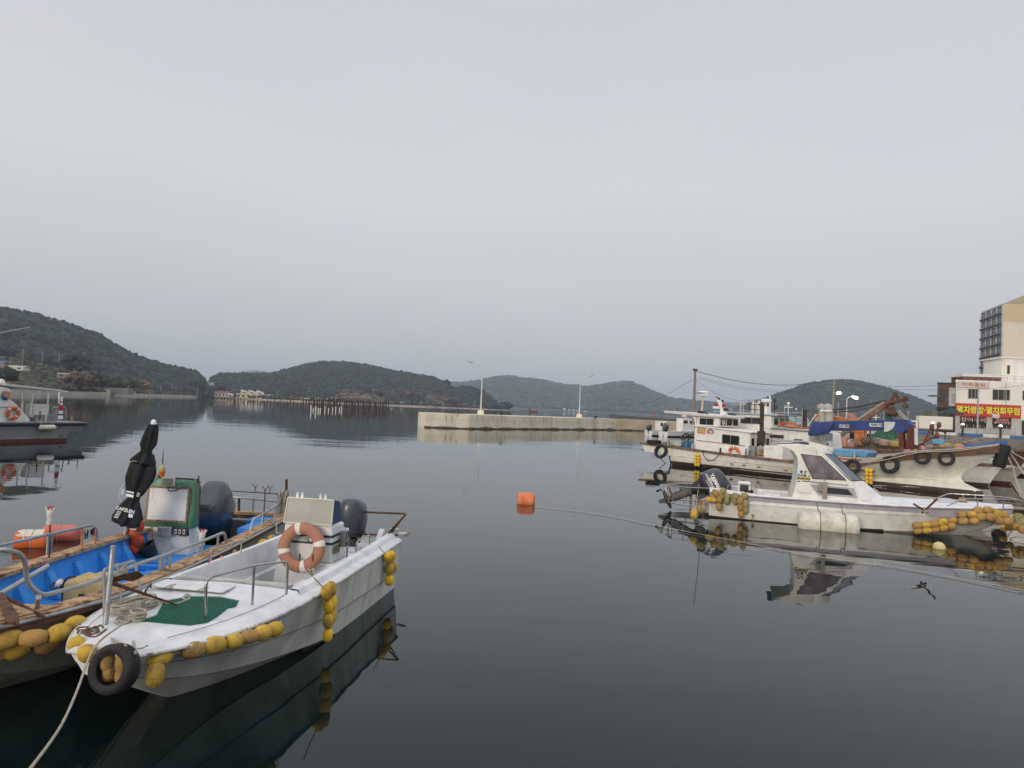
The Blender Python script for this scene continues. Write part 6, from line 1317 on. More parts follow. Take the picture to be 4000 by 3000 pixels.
# pale blue hatch cover
mb = MB(); y0 = -1.2; q = [K.hit(a, b, 1, y0) for a, b in [(3245, 1782), (3384, 1787), (3390, 1768), (3380, 1759), (3250, 1752)]]; mb.prism(q, (0, 1.3, 0)); part('hatch_cover', mb, mat('pale_blue_fibreglass', (.12, .32, .52), .5, var=.1, dirt=(.2, .38, .5), da=.5, ds=2, bump=.08), kb_, bevel=.05)
mb = MB(); mb.tube([K.hit(3338, 1790, 1, -1.5), K.hit(3338, 1772, 1, -1.5)], .10, 10); part('bollard', mb, galv, kb_)
mb = MB(); mb.box(K.hit(3300, 1793, 1, -1.5), (1.6, .25, .10)); part('orange_board', mb, mat('orange_red_board', (.45, .12, .06), .6), kb_)
for i in range(16):
    a = random.uniform(14.0, 17.2); mb = MB(); y = random.uniform(-.7, .5) * (18.6 - a) / 4.5; mb.ell((a, y, shK(a) + .08 + random.uniform(0, .16)), (random.uniform(.15, .32), random.uniform(.12, .25), random.uniform(.10, .2)), 9, 6, zrot(a), pw=.7)
    mb.v = [tuple(Vector(v) + Vector((noise.noise(Vector(v) * 5), noise.noise(Vector(v) * 5 + Vector((9, 0, 0))), noise.noise(Vector(v) * 5 + Vector((0, 9, 0))))) * .09) for v in mb.v]
    part('net_heap', mb, [mat('yellow_net', (.35, .26, .08), .9, bump=.8, bs=12), mat('pink_net', (.42, .22, .24), .9, bump=.8, bs=12), mat('grey_net', (.18, .15, .13), .9, bump=.8, bs=12), mat('brown_net', (.14, .09, .06), .9, bump=.8, bs=12)][i % 4], kb_)
# tyres and fender strings on its side
for px, py, r_, lab, tp in ((2516 + 0, 1762, .40, 'black tyre hanging at the large boat\'s stern corner', None),):
    c = K.hit(2581, 1763, 1, -1.95); tyre(K, c, .43, .135, basis((1, 0, -.1), (0, .25, 1)), lab, [c + Vector((0, .02, .45)), K.hit(2598, 1738, 1, -1.75)])
def tabK(x): return edgeK(x)
for px, py, r_, lab in ((3330, 1822, .40, 'black tyre on the large boat\'s side just ahead of the motorboat\'s windscreen'), (3476, 1815, .46, 'largest black tyre in the middle of the large boat\'s bow side'), (3603, 1785, .37, 'black tyre on the large boat\'s bow, third from the cabin'), (3697, 1791, .37, 'black tyre on the large boat\'s bow, nearest the stem')):
    y = 1.6
    for _ in range(8):
        c = K.hit(px, py, 1, -(y + .30)); zt = shK(c.x); s = (c.z + .3) / (zt + .3); zb_ = -.3 + 2.9 * s; y += (hullB(s, min(.999, (c.x - .15) / (xe(zb_) - .15))) - y) * .6
    sc_ = r_; ya = -.35 if px > 3560 else -.1
    tyre(K, c, sc_ * .86, sc_ * .33, basis((1, -ya * .6, 0), (0, .2, 1)), lab, [c + Vector((0, 0, sc_ * .7)), Vector((c.x, -(edgeK(c.x) + .08), zt + .05)), Vector((c.x + .05, -(edgeK(c.x) - .1), zt + .06))])
def quads(px, pys, y, lab, top):
    c = K.hit(px, pys[0], 1, -y); t, c = onboard(K, 'float_string', lab, 'floats', c); T = Matrix.Translation(-c)
    for dx in (-.10, .10): line_floats(t, T, [K.hit(px, b, 1, -y) + Vector((dx, 0, 0)) for b in pys], .10, .22, yellow_clean)
    mb = mbt(c); mb.tube([c, K.hit(px, top, 1, -y)], .014, 5); part('cord', mb, rope_m, t)
quads(2723, [1778, 1790, 1802, 1815], 1.86, 'bright yellow double float string on the large boat\'s side below its deckhouse', 1762)
quads(3394, [1838, 1853, 1869, 1884], 1.86, 'bright yellow double float string on the large boat between two tyres', 1782)
c = K.hit(2866, 1768, 1, -1.36); lifebuoy(K, c, .30, .085, basis((1, 0, -.05), (0, 0, 1)), orange, 'orange lifebuoy on the large fishing boat\'s deckhouse wall', 0.0)
c = K.hit(2555, 1722, 0, -1.2); c.z = 1.45; t, c = onboard(K, 'tyre_fender', 'black tyre lying flat on the large boat\'s stern deck', 'tyre', c); mb = mbt(c); tyre_mb(mb, c, .42, .16, Matrix.Identity(3)); part('tyre', mb, rubber, t)
# long black roller tyre over the stem
p, q = K.hit(3925, 1735, 1, 0), K.hit(3900, 1825, 1, 0); c = (p + q) / 2; t, c = onboard(K, 'bow_fender', 'tall black rubber fender roll hung under the large boat\'s bow tip', 'fender', c)
mb = mbt(c); d_ = (p - q); rt = basis(d_.orthogonal(), d_.cross(d_.orthogonal())); mb.lathe([(.12, -.5 * d_.length), (.26, -.47 * d_.length), (.30, -.3 * d_.length), (.27, -.05 * d_.length), (.30, .1 * d_.length), (.30, .4 * d_.length), (.24, .48 * d_.length), (.1, .5 * d_.length)], 16, c, rt); part('roll', mb, rubber, t)
# mooring ropes at the bow
bt = K.w(18.4, 0, 2.6)
for lab, pts, r_ in (('pale rope lying along the large boat\'s bow bulwark', [K.w(13.2, -1.5, 1.5), K.w(14.2, -1.55, 1.85), K.w(15.6, -1.35, 2.12), K.w(17, -.9, 2.32), K.w(18.3, -.2, 2.62)], .03),
                     ('second pale rope sagging along the large boat\'s bow bulwark', [K.w(12.4, -1.75, 1.2), K.w(13.6, -1.72, 1.46), K.w(15.2, -1.5, 1.98), K.w(16.8, -1.05, 2.2), K.w(18.3, -.2, 2.58)], .024),
                     ('thick pale mooring rope from the large boat\'s bow down to the lower right', [bt, D(3960, 1790, 34), D(4000, 1850, 31), D(4060, 1910, 28)], .035),
                     ('pale mooring rope from the large boat\'s bow out past the right edge', [bt, D(3960, 1770, 34), D(4010, 1800, 32), D(4080, 1860, 29)], .03),
                     ('pale rope dropping from the large boat\'s bow beside the black fender roll', [D(3935, 1780, 34.2), D(3958, 1830, 33.5), D(3968, 1870, 32.5), D(3990, 1930, 31)], .035)):
    span_rope('mooring_rope', lab, pts, r_)
# ------------------------------------------------------------------ boats lying behind the large one
def plain_boat(fr, name, label, L_, bw, sheer, rake, m, boot=None, cap=wood_brown, deck=None, zb=-.3, bulwark=None, cat='fishing boat'):
    t = boat(name, label, cat, fr)
    def SHf(x): return float(np.interp(x, [a for a, _ in sheer], [b for _, b in sheer]))
    zt = SHf(L_)
    def xe_(z): return L_ - rake * max(0, min(1, (zt - z) / zt)) ** .8
    def hb(s, tt): return bw * float(np.interp(s, [0, .2, .5, 1], [.5, .85, .95, 1])) * max(0, 1 - tt ** float(np.interp(s, [0, 1], [2.0, 3.6]))) ** .9 + .015
    secs = []
    for i in range(31):
        tt = 1 - (1 - i / 30) ** 1.3; row = []
        for s in (0, .15, .3, .5, .7, .85, 1):
            zz = zb + (zt - zb) * s; x = xe_(zz) * tt; row.append((x, hb(s, tt), zb + (SHf(x) - zb) * s))
        secs.append([Vector((x, y, z)) for x, y, z in reversed(row)] + [Vector((x, -y, z)) for x, y, z in row])
    mb = MB(); mb.loft(secs, cap0=True); part('hull', mb, m, t, sharp=30)
    if boot:
        for sg in (-1, 1):
            mb = MB(); rows = []
            for z in (-.1, .05, .18):
                s = (z - zb) / (zt - zb); rows.append([Vector((xe_(z) * i / 30, sg * (hb(s * 1.1, i / 30) + .02), z)) for i in range(31)])
            mb.loft(rows); part('boot_top', mb, boot, t)
    n_ = 4
    for sg in (-1, 1):
        for k in range(n_):
            sec = []
            for i in range(8):
                x = L_ * (k + i / 7) / n_; y, z = hb(1, x / L_), SHf(x); h_ = (bulwark[1] if bulwark and x > L_ * .55 else .10)
                sec.append([Vector((x, sg * (y + .04), z - h_)), Vector((x, sg * (y + .04), z + .04)), Vector((x, sg * max(0, y - .12), z + .04)), Vector((x, sg * max(0, y - .12), z - h_))])
            mb = MB(); mb.loft(sec, close=True, cap0=True, cap1=True); part('bulwark', mb, bulwark[0] if bulwark and k >= 2 else cap, t)
    mb = MB(); mb.loft([[Vector((L_ * i / 24, -max(.01, hb(1, i / 24) - .1), SHf(L_ * i / 24) - .25)), Vector((L_ * i / 24, max(.01, hb(1, i / 24) - .1), SHf(L_ * i / 24) - .25))] for i in range(25)]); part('deck', mb, deck or wood_grey, t, recalc=False)
    return t
# second white boat with gas bottles on its wheelhouse
K2 = Frame(*(K.w(-.6, 4.3, 0))[:2], -49.6)
t2 = plain_boat(K2, 'fishing_boat', 'white fishing boat behind the large one with gas bottles on its wheelhouse roof', 14.0, 1.6, [(0, 1.2), (7, 1.15), (14, 1.9)], 1.2, cream, redbrown)
def house2(fr, t, name, x0, x1, y, z0, z1, m, slope=0.0, bevel=.05): 
    mb = MB(); mb.hexa([(x0, -y, z0), (x1, -y, z0), (x1, y, z0), (x0, y, z0)], [(x0, -y, z1), (x1 - .06, -y, z1 - slope), (x1 - .06, y, z1 - slope), (x0, y, z1)]); return part(name, mb, m, t, bevel=bevel)
house2(K2, t2, 'lower_house', 2.4, 7.9, 1.25, .95, 2.75, cabin_white, .12); house2(K2, t2, 'wheelhouse', 2.6, 5.3, 1.2, 2.7, 3.58, cabin_white)
for yy in (-.7, .1, .8):
    mb = MB(); mb.box((5.30, yy, 3.2), (.05, .6, .5)); fp = part('front_window', mb, cream_frame, t2, bevel=.01); mb = MB(); mb.box((5.33, yy, 3.2), (.02, .5, .40)); part('pane', mb, glass_g, fp)
mb = MB(); mb.hexa([(.9, -1.35, 3.66), (5.7, -1.35, 3.58), (5.7, 1.35, 3.58), (.9, 1.35, 3.66)], [(.9, -1.38, 3.78), (5.9, -1.38, 3.66), (5.9, 1.38, 3.66), (.9, 1.38, 3.78)]); part('wheelhouse_roof', mb, mat('pale_blue_roof_edge', (.45, .55, .62), .5, dirt=(.6, .6, .58), da=.6, ds=2), t2, bevel=.02)
mb = MB(); mb.box((7.0, 0, 2.72), (3.6, 2.7, .09)); part('lower_roof', mb, cabin_white, t2, bevel=.02)
mb = MB(); mb.tube([K2.hit(3010, 1672, 1, -1.35), K2.hit(3162, 1684, 1, -1.35)], .06, 6); part('grey_edge_pipe', mb, galv, t2)
window(t2, 3.0, 4.7, 2.98, 3.42, 1.21, split=1, g=glass_g); window(t2, 6.9, 7.5, 1.75, 2.15, 1.255, split=0)
p, q = K2.hit(3005, 1700, 1, -1.29), K2.hit(3061, 1708, 1, -1.29); mb = MB(); mb.box((p + q) / 2, (abs(q.x - p.x), .02, .20)); part('dark_slot', mb, mat('brown_board', (.05, .04, .035), .8), t2)
for px in (3014, 3042, 3056):
    p = K2.hit(px, 1716, 1, -1.275); mb = MB(); mb.box(p, (.09, .01, .26)); part('rust_streak', mb, mat('orange_rust_streak', (0, 0, 0)), t2)
for px in (2945, 2964):
    p = K2.hit(px, 1618, 1, -.9); mb = MB(); mb.lathe([(.17, 0), (.18, .05), (.18, .62), (.12, .72), (.09, .74), (.09, .86), (.04, .86)], 14, (p.x, -.9, 3.72)); part('gas_bottle', mb, mat('grey_white_bottle', (.60, .60, .58), .5, dirt=(.4, .38, .34), da=.5, ds=5), t2)
mb = MB(); q = K2.hit(2954, 1600, 1, -.9)
for dx in (-.45, -.02, .42):
    mb.tube([(q.x + dx, -1.1, 3.7), (q.x + dx, -1.1, 4.65)], .025, 5)
mb.tube([(q.x - .45, -1.1, 3.95), (q.x + .42, -1.1, 3.95)], .02, 5); mb.tube([(q.x - .45, -1.1, 4.3), (q.x + .42, -1.1, 4.3)], .02, 5); part('bottle_rack', mb, rust, t2)
p = K2.hit(2992, 1566, 1, 0); mb = MB(); mb.lathe([(.2, -.12), (.36, -.06), (.37, .08), (.28, .13), (.05, .14)], 20, p); mb.tube([p, (p.x, 0, 3.7)], .04, 6); part('radar', mb, mat('radar_white', (0, 0, 0)), t2)
mb = MB(); mb.tube([K2.hit(3008, 1620, 1, 0), K2.hit(3008, 1545, 1, 0)], .05, 6); part('white_mast', mb, cabin_white, t2)
mb = MB(); mb.tube([K2.hit(3024, 1625, 1, .4), K2.hit(3026, 1562, 1, .4)], .035, 6); mb.lathe([(.09, -.12), (.10, .1)], 10, K2.hit(3027, 1564, 1, .4)); mb.lathe([(.10, -.1), (.11, .1)], 10, K2.hit(3029, 1592, 1, .4)); part('lamp_mast', mb, black_pl, t2)
mb = MB(); mb.box(K2.hit(2988, 1608, 1, -.3), (.5, .5, .7)); part('white_casing', mb, cabin_white, t2, bevel=.04)
mb = MB(); mb.tube([K2.hit(2834, 1597, 1, .2), K2.hit(2945, 1608, 1, .2), K2.hit(3134, 1614, 1, .2)], .03, 5)
mb.tube([K2.hit(2858, 1592, 1, .2), K2.hit(2856, 1620, 1, .2)], .07, 6); mb.tube([K2.hit(3134, 1595, 1, .2), K2.hit(3132, 1672, 1, .2)], .04, 6); part('roof_rail', mb, galv, t2)
mb = MB(); mb.tube([K2.hit(3143, 1670, 1, .8), K2.hit(3142, 1612, 1, .8), K2.hit(3146, 1600, 1, .8)], .16, 10); part('exhaust_stack', mb, mat('soot_brown_stack', (0, 0, 0)), t2)
# rolled nets on the roof
for py, m_ in ((1650, wood_grey), (1655, mat('red_net_roll', (.42, .11, .05), .9, bump=.8, bs=15)), (1664, mat('tan_roll', (.38, .26, .18), .9, bump=.6))):
    a, b = K2.hit(3040 + (py - 1650) * 2, py, 1, -.8 + (1664 - py) * .05), K2.hit(3108, py + 5, 1, -.8 + (1664 - py) * .05); mb = MB(); mb.tube([a, a.lerp(b, .5) + Vector((0, 0, .03)), b], .11, 8); part('net_roll', mb, m_, t2)
mb = MB(); mb.tube([K2.hit(3035, 1662, 1, -1.0), K2.hit(3160, 1675, 1, -1.0)], .05, 5); part('red_edge', mb, mat('red_paint_edge', (.40, .08, .04), .6), t2)
mb = MB(); p = K2.hit(3180, 1705, 1, -1.0); mb.box(p + Vector((.3, 1, 0)), (.4, 1.0, .5)); part('lantern_box', mb, galv, t2, bevel=.02)
# low wheelhouse with slanted window in front of the crane
K2b = Frame(*(K.w(8.6, 7.6, 0))[:2], -49.6)
tb = plain_boat(K2b, 'fishing_boat', 'small white boat with orange-trimmed wheelhouse under the end of the blue crane arm', 8.0, 1.3, [(0, 1.0), (8, 1.3)], .8, cabin_white, redbrown)
p, q = K2b.hit(3172, 1690, 1, -1.1), K2b.hit(3240, 1738, 1, -1.1)
mb = MB(); mb.prism([(p.x, -1.1, 1.0), (q.x, -1.1, 1.0), (q.x - .25, -1.1, p.z + .05), (p.x, -1.1, p.z + .1)], (0, 2.2, 0)); part('wheelhouse', mb, cabin_white, tb, bevel=.08)
window(tb, p.x + .45, q.x - .42, q.z + .55, p.z - .25, 1.11, split=1, g=glass_g); mb = MB(); mb.box(((p.x + q.x) / 2, -1.12, q.z + .05), (q.x - p.x - .1, .02, .14)); part('orange_trim', mb, mat('orange_trim', (.55, .14, .04), .5), tb)
# low grey boat whose bow shows right of the large one
q = K.t @ (G(3945, 1893) - K.o); L3 = 12.0
K3 = Frame(*(K.w(q.x - L3 + .9, q.y, 0))[:2], -49.6)
t3 = plain_boat(K3, 'fishing_boat', 'low grey-white boat whose sharp bow shows behind the large boat\'s bulb', L3, 1.7, [(0, .95), (8, .92), (12, 1.12)], .9, mat('grey_white_hull', (.40, .39, .34), .5, dirt=(.28, .26, .2), da=.6, ds=1.5, streak=True), mat('dark_red_bottom', (.08, .015, .015), .6), cap=wood_grey)
p = K3.hit(3825, 1808, 1, -.8); mb = MB(); mb.box((p.x, -.5, 1.25), (1.6, 1.3, .6)); part('deck_box', mb, mat('pale_box', (0, 0, 0)), t3, bevel=.03)
t, c = onboard(K3, 'rope_heap', 'heap of pale rope beside the pale box on the low grey boat', 'rope', (p.x + 1.4, -.6, 1.0)); mb = mbt(c); coil(mb, c, .35, 5, .03, .03, .8, .4, .2, 14); part('rope', mb, rope_m, t)
# boat with the bright blue bow
bp = D(3935, 1722, 44.5); K5 = Frame(*(Vector((bp.x, bp.y, 0)) - K.m @ Vector((11.5, 0, 0)))[:2], -49.6)
bluebw = mat('bright_blue_bulwark', (.03, .12, .36), .5, var=.15, dirt=(.08, .18, .36), da=.5, ds=2)
t5 = plain_boat(K5, 'fishing_boat', 'wooden boat with bright blue bow bulwark below the quay', 11.5, 1.9, [(0, 1.5), (7, 1.65), (9, 2.05), (11.5, 2.62)], 5.0, mat('dark_brown_hull', (.10, .05, .035), .7, var=.2, dirt=(.05, .03, .02), da=.7, ds=2), None, bulwark=(bluebw, .42))
for k in range(10):
    x = 3.0 + k * .75; mb = MB(); mb.ell((x, random.uniform(-1.2, .4), 1.75 + random.uniform(0, .35) + (.4 if x > 8 else 0) * .5), (random.uniform(.3, .6), random.uniform(.25, .5), random.uniform(.15, .35)), 9, 6, zrot(k), pw=.7)
    part('net_heap', mb, [mat('brown_net', (0, 0, 0)), mat('grey_net', (0, 0, 0)), mat('tan_roll', (0, 0, 0)), mat('yellow_net', (0, 0, 0))][k % 4], t5)
for k in range(5):
    a = (4 + k * 1.1, -1.3, 2.0); b = (5.2 + k * 1.2, .6, 2.35 + .1 * k); mb = MB(); mb.tube([a, b], .05, 5); part('spar', mb, wood_grey, t5)
p = K5.hit(3668, 1726, 1, -1.0); mb = MB(); mb.box(p, (.7, .5, .35)); part('blue_crate', mb, mat('pale_blue_fibreglass', (0, 0, 0)), t5, bevel=.05)
# trawler with derrick boom and hanging green net
K4 = Frame(*(K.w(4.0, 14.8, 0))[:2], -49.6)
t4 = plain_boat(K4, 'trawler', 'rusty trawler with two derrick booms and a hanging green net behind the blue crane', 12.5, 2.0, [(0, 1.5), (8, 1.4), (12.5, 2.2)], 1.4, mat('dark_brown_hull', (0, 0, 0)), None)
def H4(a, b, y=0.0): return K4.hit(a, b, 1, y)
boom_m = mat('rusty_boom', (.33, .28, .21), .7, dirt=(.35, .13, .05), da=.85, ds=1.2, dth=.48, bump=.2); red_m = mat('rusty_red_boom', (.17, .055, .035), .8, var=.3, dirt=(.12, .05, .03), da=.8, ds=2, bump=.3)
for dy, x0_, y0_, x1_, y1_ in ((0, 3232, 1720, 3455, 1572), (.7, 3245, 1728, 3472, 1580)):
    mb = MB(); mb.tube([H4(x0_, y0_, dy), H4(x1_, y1_, dy)], .13, 8); part('boom', mb, boom_m, t4)
mb = MB(); mb.tube([H4(3455, 1590), H4(3500, 1540), H4(3498, 1535)], .10, 6); mb.tube([H4(3468, 1575), H4(3530, 1560), H4(3548, 1559)], .12, 6); mb.tube([H4(3475, 1583, .5), H4(3500, 1572, .5), H4(3508, 1545, .5)], .08, 6); part('boom_head', mb, red_m, t4)
for a, b, r_ in ((3497, 1537, .14), (3535, 1552, .12), (3504, 1568, .14), (3537, 1585, .18), (3532, 1570, .08)):
    mb = MB(); p = H4(a, b, -.1); mb.lathe([(r_, -.12), (r_, .12)], 10, p, xrot(1.57)); part('block', mb, mat('brown_block', (.10, .06, .04), .8, bump=.3), t4)
for a, b, r_ in ((3473, 1610, .26), (3492, 1612, .26), (3484, 1595, .20)):
    mb = MB(); p = H4(a, b, .1); mb.lathe([(r_ * .6, -.3), (r_, -.2), (r_ * .7, 0), (r_, .2), (r_ * .6, .3)], 14, p, xrot(1.3)); part('power_block', mb, mat('brown_block', (0, 0, 0)), t4)
for (a, b), (c2, d2) in (((3245, 1600), (3460, 1563)), ((3240, 1605), (3460, 1568)), ((3248, 1612), (3455, 1580)), ((3502, 1605), (3560, 1650)), ((3510, 1600), (3580, 1665))):
    mb = MB(); mb.tube([H4(a, b), (H4(a, b) + H4(c2, d2)) / 2 - Vector((0, 0, .12)), H4(c2, d2)], .035, 5); part('rigging', mb, rope_d if a < 3400 else rope_m, t4)
for px in (3213, 3238):
    a, b = H4(px, 1655, -.6), H4(px, 1592, -.6); mb = MB(); mb.tube([a, b], .30, 12); mb.ell(H4(px - 4, 1592, -.6), (.36, .36, .32), 10, 6); part('white_post', mb, mat('post_grey_white', (.42, .42, .38), .6, dirt=(.3, .25, .2), da=.7, ds=2), t4)
mb = MB(); mb.tube([H4(3208, 1595, -.6), H4(3248, 1598, -.6)], .14, 6); mb.tube([H4(3205, 1605, -.9), H4(3250, 1606, -.9)], .08, 6); part('post_head', mb, cabin_white, t4)
for px in (3350, 3369):
    mb = MB(); a = H4(px, 1741, -1); mb.box((a.x, a.y, (a.z + H4(px, 1678, -1).z) / 2), (.32, .4, H4(px, 1678, -1).z - a.z)); part('orange_post', mb, rust_orange, t4)
mb = MB(); a, b = H4(3345, 1682, -1), H4(3376, 1682, -1); mb.box((a + b) / 2, (abs(b.x - a.x) * 1.3, .5, .3)); mb.box((H4(3360, 1730, -1)), (abs(b.x - a.x) * 1.1, .5, .25)); part('orange_crossbeam', mb, rust_orange, t4)
net_g = mat('green_net', (.035, .11, .07), .95, var=.4, vs=3, dirt=(.02, .06, .045), da=.7, ds=3, bump=1.0, bs=30)
rows = [(3470, 1590, 8), (3472, 1640, 12), (3472, 1672, 26), (3466, 1700, 46), (3462, 1725, 62), (3455, 1742, 80)]
mb = MB(); secs = []
for cx_, py, hw in rows:
    a, b = H4(cx_ - hw, py, .3), H4(cx_ + hw, py, .3); c = (a + b) / 2; rx = (b - a).length / 2; q = []
    for j in range(36):
        an = 2 * math.pi * j / 36; k = 1 + .13 * math.sin(an * 7) + .08 * math.sin(an * 11 + py * .05); q.append(c + Vector((rx * k * math.cos(an), min(rx, 1.2) * k * math.sin(an), 0)))
    secs.append(q)
mb.loft(secs, close=True, cap0=True, cap1=True); part('hanging_net', mb, net_g, t4, sharp=180)
mb = MB(); c = H4(3440, 1748, .2); mb.ell(c, (2.6, 1.4, .7), 20, 8, pw=.8)
for i, v in enumerate(mb.v): n_ = noise.noise(Vector(v) * 1.6) * .3; mb.v[i] = (v[0] + n_, v[1] + n_, v[2] + n_)
part('net_pile', mb, mat('brown_green_net', (.11, .095, .06), .95, var=.4, vs=4, dirt=(.05, .08, .05), da=.7, ds=2, bump=1.0, bs=20), t4)
for k in range(9):
    px = 3255 + k * 10; mb = MB(); mb.ell(H4(px, 1735 + 4 * math.sin(k * 2), -1.2), (random.uniform(.25, .5), .4, random.uniform(.2, .45)), 9, 6, zrot(k), pw=.7); part('deck_gear', mb, [mat('grey_net', (0, 0, 0)), mat('brown_net', (0, 0, 0)), mat('pale_box', (0, 0, 0)), mat('pink_net', (0, 0, 0))][k % 4], t4)
mb = MB(); mb.box(H4(3293, 1728, -1.5), (.7, .5, .8)); part('pink_box', mb, mat('salmon_box', (.50, .26, .18), .6), t4, bevel=.02)
p, q = H4(3200, 1650, 1.4), H4(3335, 1650, 1.4)
mb = MB(); mb.prism([H4(a, b, 1.6) for a, b in [(3180, 1690), (3180, 1618), (3250, 1625), (3338, 1641), (3345, 1690)]], (0, 1.2, 0)); part('orange_superstructure', mb, mat('orange_superstructure', (.50, .16, .06), .6, dirt=(.35, .14, .08), da=.6, ds=1.0), t4, bevel=.05)
for (a, b), (c2, d2) in (((3155, 1665), (3188, 1618)), ((3175, 1665), (3208, 1616))): mb = MB(); mb.tube([H4(a, b, .8), H4(c2, d2, .8)], .05, 5); part('white_spar', mb, cabin_white, t4)
# further boats: a low white-roofed workboat between trawler and quay
K6 = Frame(*(K.w(6, 23.0, 0))[:2], -49.6)
t6 = plain_boat(K6, 'fishing_boat', 'white boat with striped roof seen through the gap under the blue crane arm', 14, 2, [(0, 1.4), (14, 2.0)], 1.2, cabin_white, redbrown)
def H6(a, b, y=-1.5): return K6.hit(a, b, 1, y)
p, q = H6(3300, 1740), H6(3510, 1755); mb = MB(); mb.box(((p.x + q.x) / 2, 0, 1.9), (q.x - p.x, 3.0, 1.8)); part('long_cabin', mb, cabin_white, t6, bevel=.04)
mb = MB(); mb.box(((p.x + q.x) / 2, 0, 2.86), (q.x - p.x + .8, 3.3, .10)); part('cabin_roof', mb, mat('pale_blue_roof_edge', (0, 0, 0)), t6, bevel=.02)
for k in range(6):
    x = p.x + .8 + k * (q.x - p.x - 1.4) / 5; window(t6, x - .4, x + .4, 2.0, 2.5, 1.51, split=1)

for (fr_, t_, px, y0p, y1p, yy, r_, m_) in ((K2, t2, 3078, 1640, 1575, .9, .03, cabin_white), (K2, t2, 3108, 1650, 1598, 1.0, .03, galv), (K2b, tb, 3186, 1690, 1640, 0, .04, galv), (K4, t4, 3290, 1700, 1620, 1.0, .06, rust_orange), (K4, t4, 3398, 1740, 1640, .8, .07, rust), (K6, t6, 3420, 1720, 1600, .5, .06, cabin_white), (K6, t6, 3545, 1720, 1610, .5, .06, galv), (K5, t5, 3690, 1735, 1690, .2, .05, rust), (K5, t5, 3738, 1735, 1700, -.3, .05, wood_grey)):
    mb = MB(); a, b = fr_.hit(px, y0p, 1, yy), fr_.hit(px + 2, y1p, 1, yy); mb.tube([a, b], r_, 6, r2=r_ * .6); mb.box(a.lerp(b, .75), (.6, .05, .05)); mb.lathe([(.08, -.08), (.09, .08)], 8, b); part('mast', mb, m_, t_)
for (fr_, t_, a, b, y0_) in ((K5, t5, (3600, 1745), (3640, 1668), 0), (K5, t5, (3638, 1745), (3668, 1660), .4), (K5, t5, (3585, 1740), (3660, 1700), -.5)):
    mb = MB(); mb.tube([fr_.hit(*a, 1, y0_), fr_.hit(*b, 1, y0_)], .07, 6); mb.ell(fr_.hit(*b, 1, y0_), (.16, .16, .22), 8, 6); part('derrick', mb, red_m, t_)
# small boats by the breakwater
def small_cab(px0, px1, py_w, label, cabx, face=1, canopy=False):
    a, b = G(px0, py_w), G(px1, py_w + 2); d = (b - a); ang = math.degrees(math.atan2(d.y, d.x)); f_ = Frame(a.x, a.y, ang); L_ = d.length
    t = plain_boat(f_, 'small_boat', label, L_, .9, [(0, .8), (L_, 1.05)], .6, white, black_pl, cap=white, cat='boat')
    for x0_, x1_, z0, z1 in cabx: house2(f_, t, 'cabin', x0_ * L_, x1_ * L_, .6, z0, z1, cabin_white); 
    x0_, x1_, z0, z1 = cabx[0]; n_ = 2
    for k in range(n_):
        w0 = x0_ * L_ + (x1_ - x0_) * L_ * (k + .15) / n_; window(t, w0, w0 + (x1_ - x0_) * L_ * .32, z1 - .75, z1 - .28, .61, split=0, t=.03)
    return f_, t, L_
f1, ta, L1 = small_cab(2532, 2612, 1702, 'little white boat with black outboard and roof frame lying by the breakwater', [(.42, .78, .7, 2.35)])
mb = MB(); mb.tube(roundpath([(.1 * L1, .4, 3.05), (.75 * L1, .5, 3.0), (.8 * L1, .5, 2.2)], .2), .04, 5); mb.tube(roundpath([(.1 * L1, -.4, 3.05), (.75 * L1, -.5, 3.0), (.8 * L1, -.5, 2.2)], .2), .04, 5); mb.box((.35 * L1, 0, 3.06), (.55 * L1, 1.0, .06)); part('roof_frame', mb, mat('grey_green_frame', (.18, .22, .19), .6), ta)
outboard(ta, (.15, 0, .95), 1.3, yrot(0))
f2, tb2, L2_ = small_cab(2590, 2740, 1706, 'little white wheelhouse boat beside the breakwater', [(.40, .72, .7, 2.9)])
mb = MB(); mb.lathe([(.2, 0), (.35, .1), (.36, .3), (.25, .4)], 14, (.52 * L2_, 0, 3.15)); mb.tube([(.52 * L2_, 0, 2.9), (.52 * L2_, 0, 3.9)], .03, 5); mb.tube([(.62 * L2_, .3, 2.9), (.62 * L2_, .3, 3.5)], .07, 6); part('radar', mb, mat('radar_white', (0, 0, 0)), tb2)
outboard(tb2, (.4, 0, 1.0), 1.6, yrot(.3))
for k in range(4): mb = MB(); mb.ell((.8 * L2_ + .5 * k, 0, 1.3 + .2 * (k % 2)), (.5, .4, .35), 10, 6); part('covered_gear', mb, [mat('blue_crate_far', (.04, .14, .35), .6), black_pl, cabin_white, navy_t][k], tb2)

# ------------------------------------------------------------------ quay, road ground and buildings on the right
QZ = 2.35
conc = mat('quay_concrete', (.20, .19, .17), .85, var=.15, vs=.5, dirt=(.09, .085, .07), da=.7, ds=.5, dth=.5, bump=.3, bs=6)
A_, B_ = Vector((49.5, 91.0, 0)), Vector((60.5, 77.8, 0)); dq = (B_ - A_).normalized(); nq = Vector((-dq.y, dq.x, 0))
nq = nq if nq.y > 0 else -nq
E_ = B_ + dq * 40; S0 = A_ - dq * 14
mb = MB(); mb.prism([(p.x, p.y, -1.2) for p in (S0, E_, E_ + nq * 2, S0 + nq * 2)], QZ + 1.18); qw = tag(part('quay_wall', mb, conc), 'stained concrete quay wall with blue and white kerb behind the boats', 'quay wall')
kb1, kb2 = mat('kerb_blue', (.05, .14, .33), .6, dirt=(.12, .16, .25), da=.5, ds=2), mat('kerb_white', (.66, .66, .64), .6, dirt=(.4, .38, .34), da=.5, ds=2)
k = 0; d = -8.0
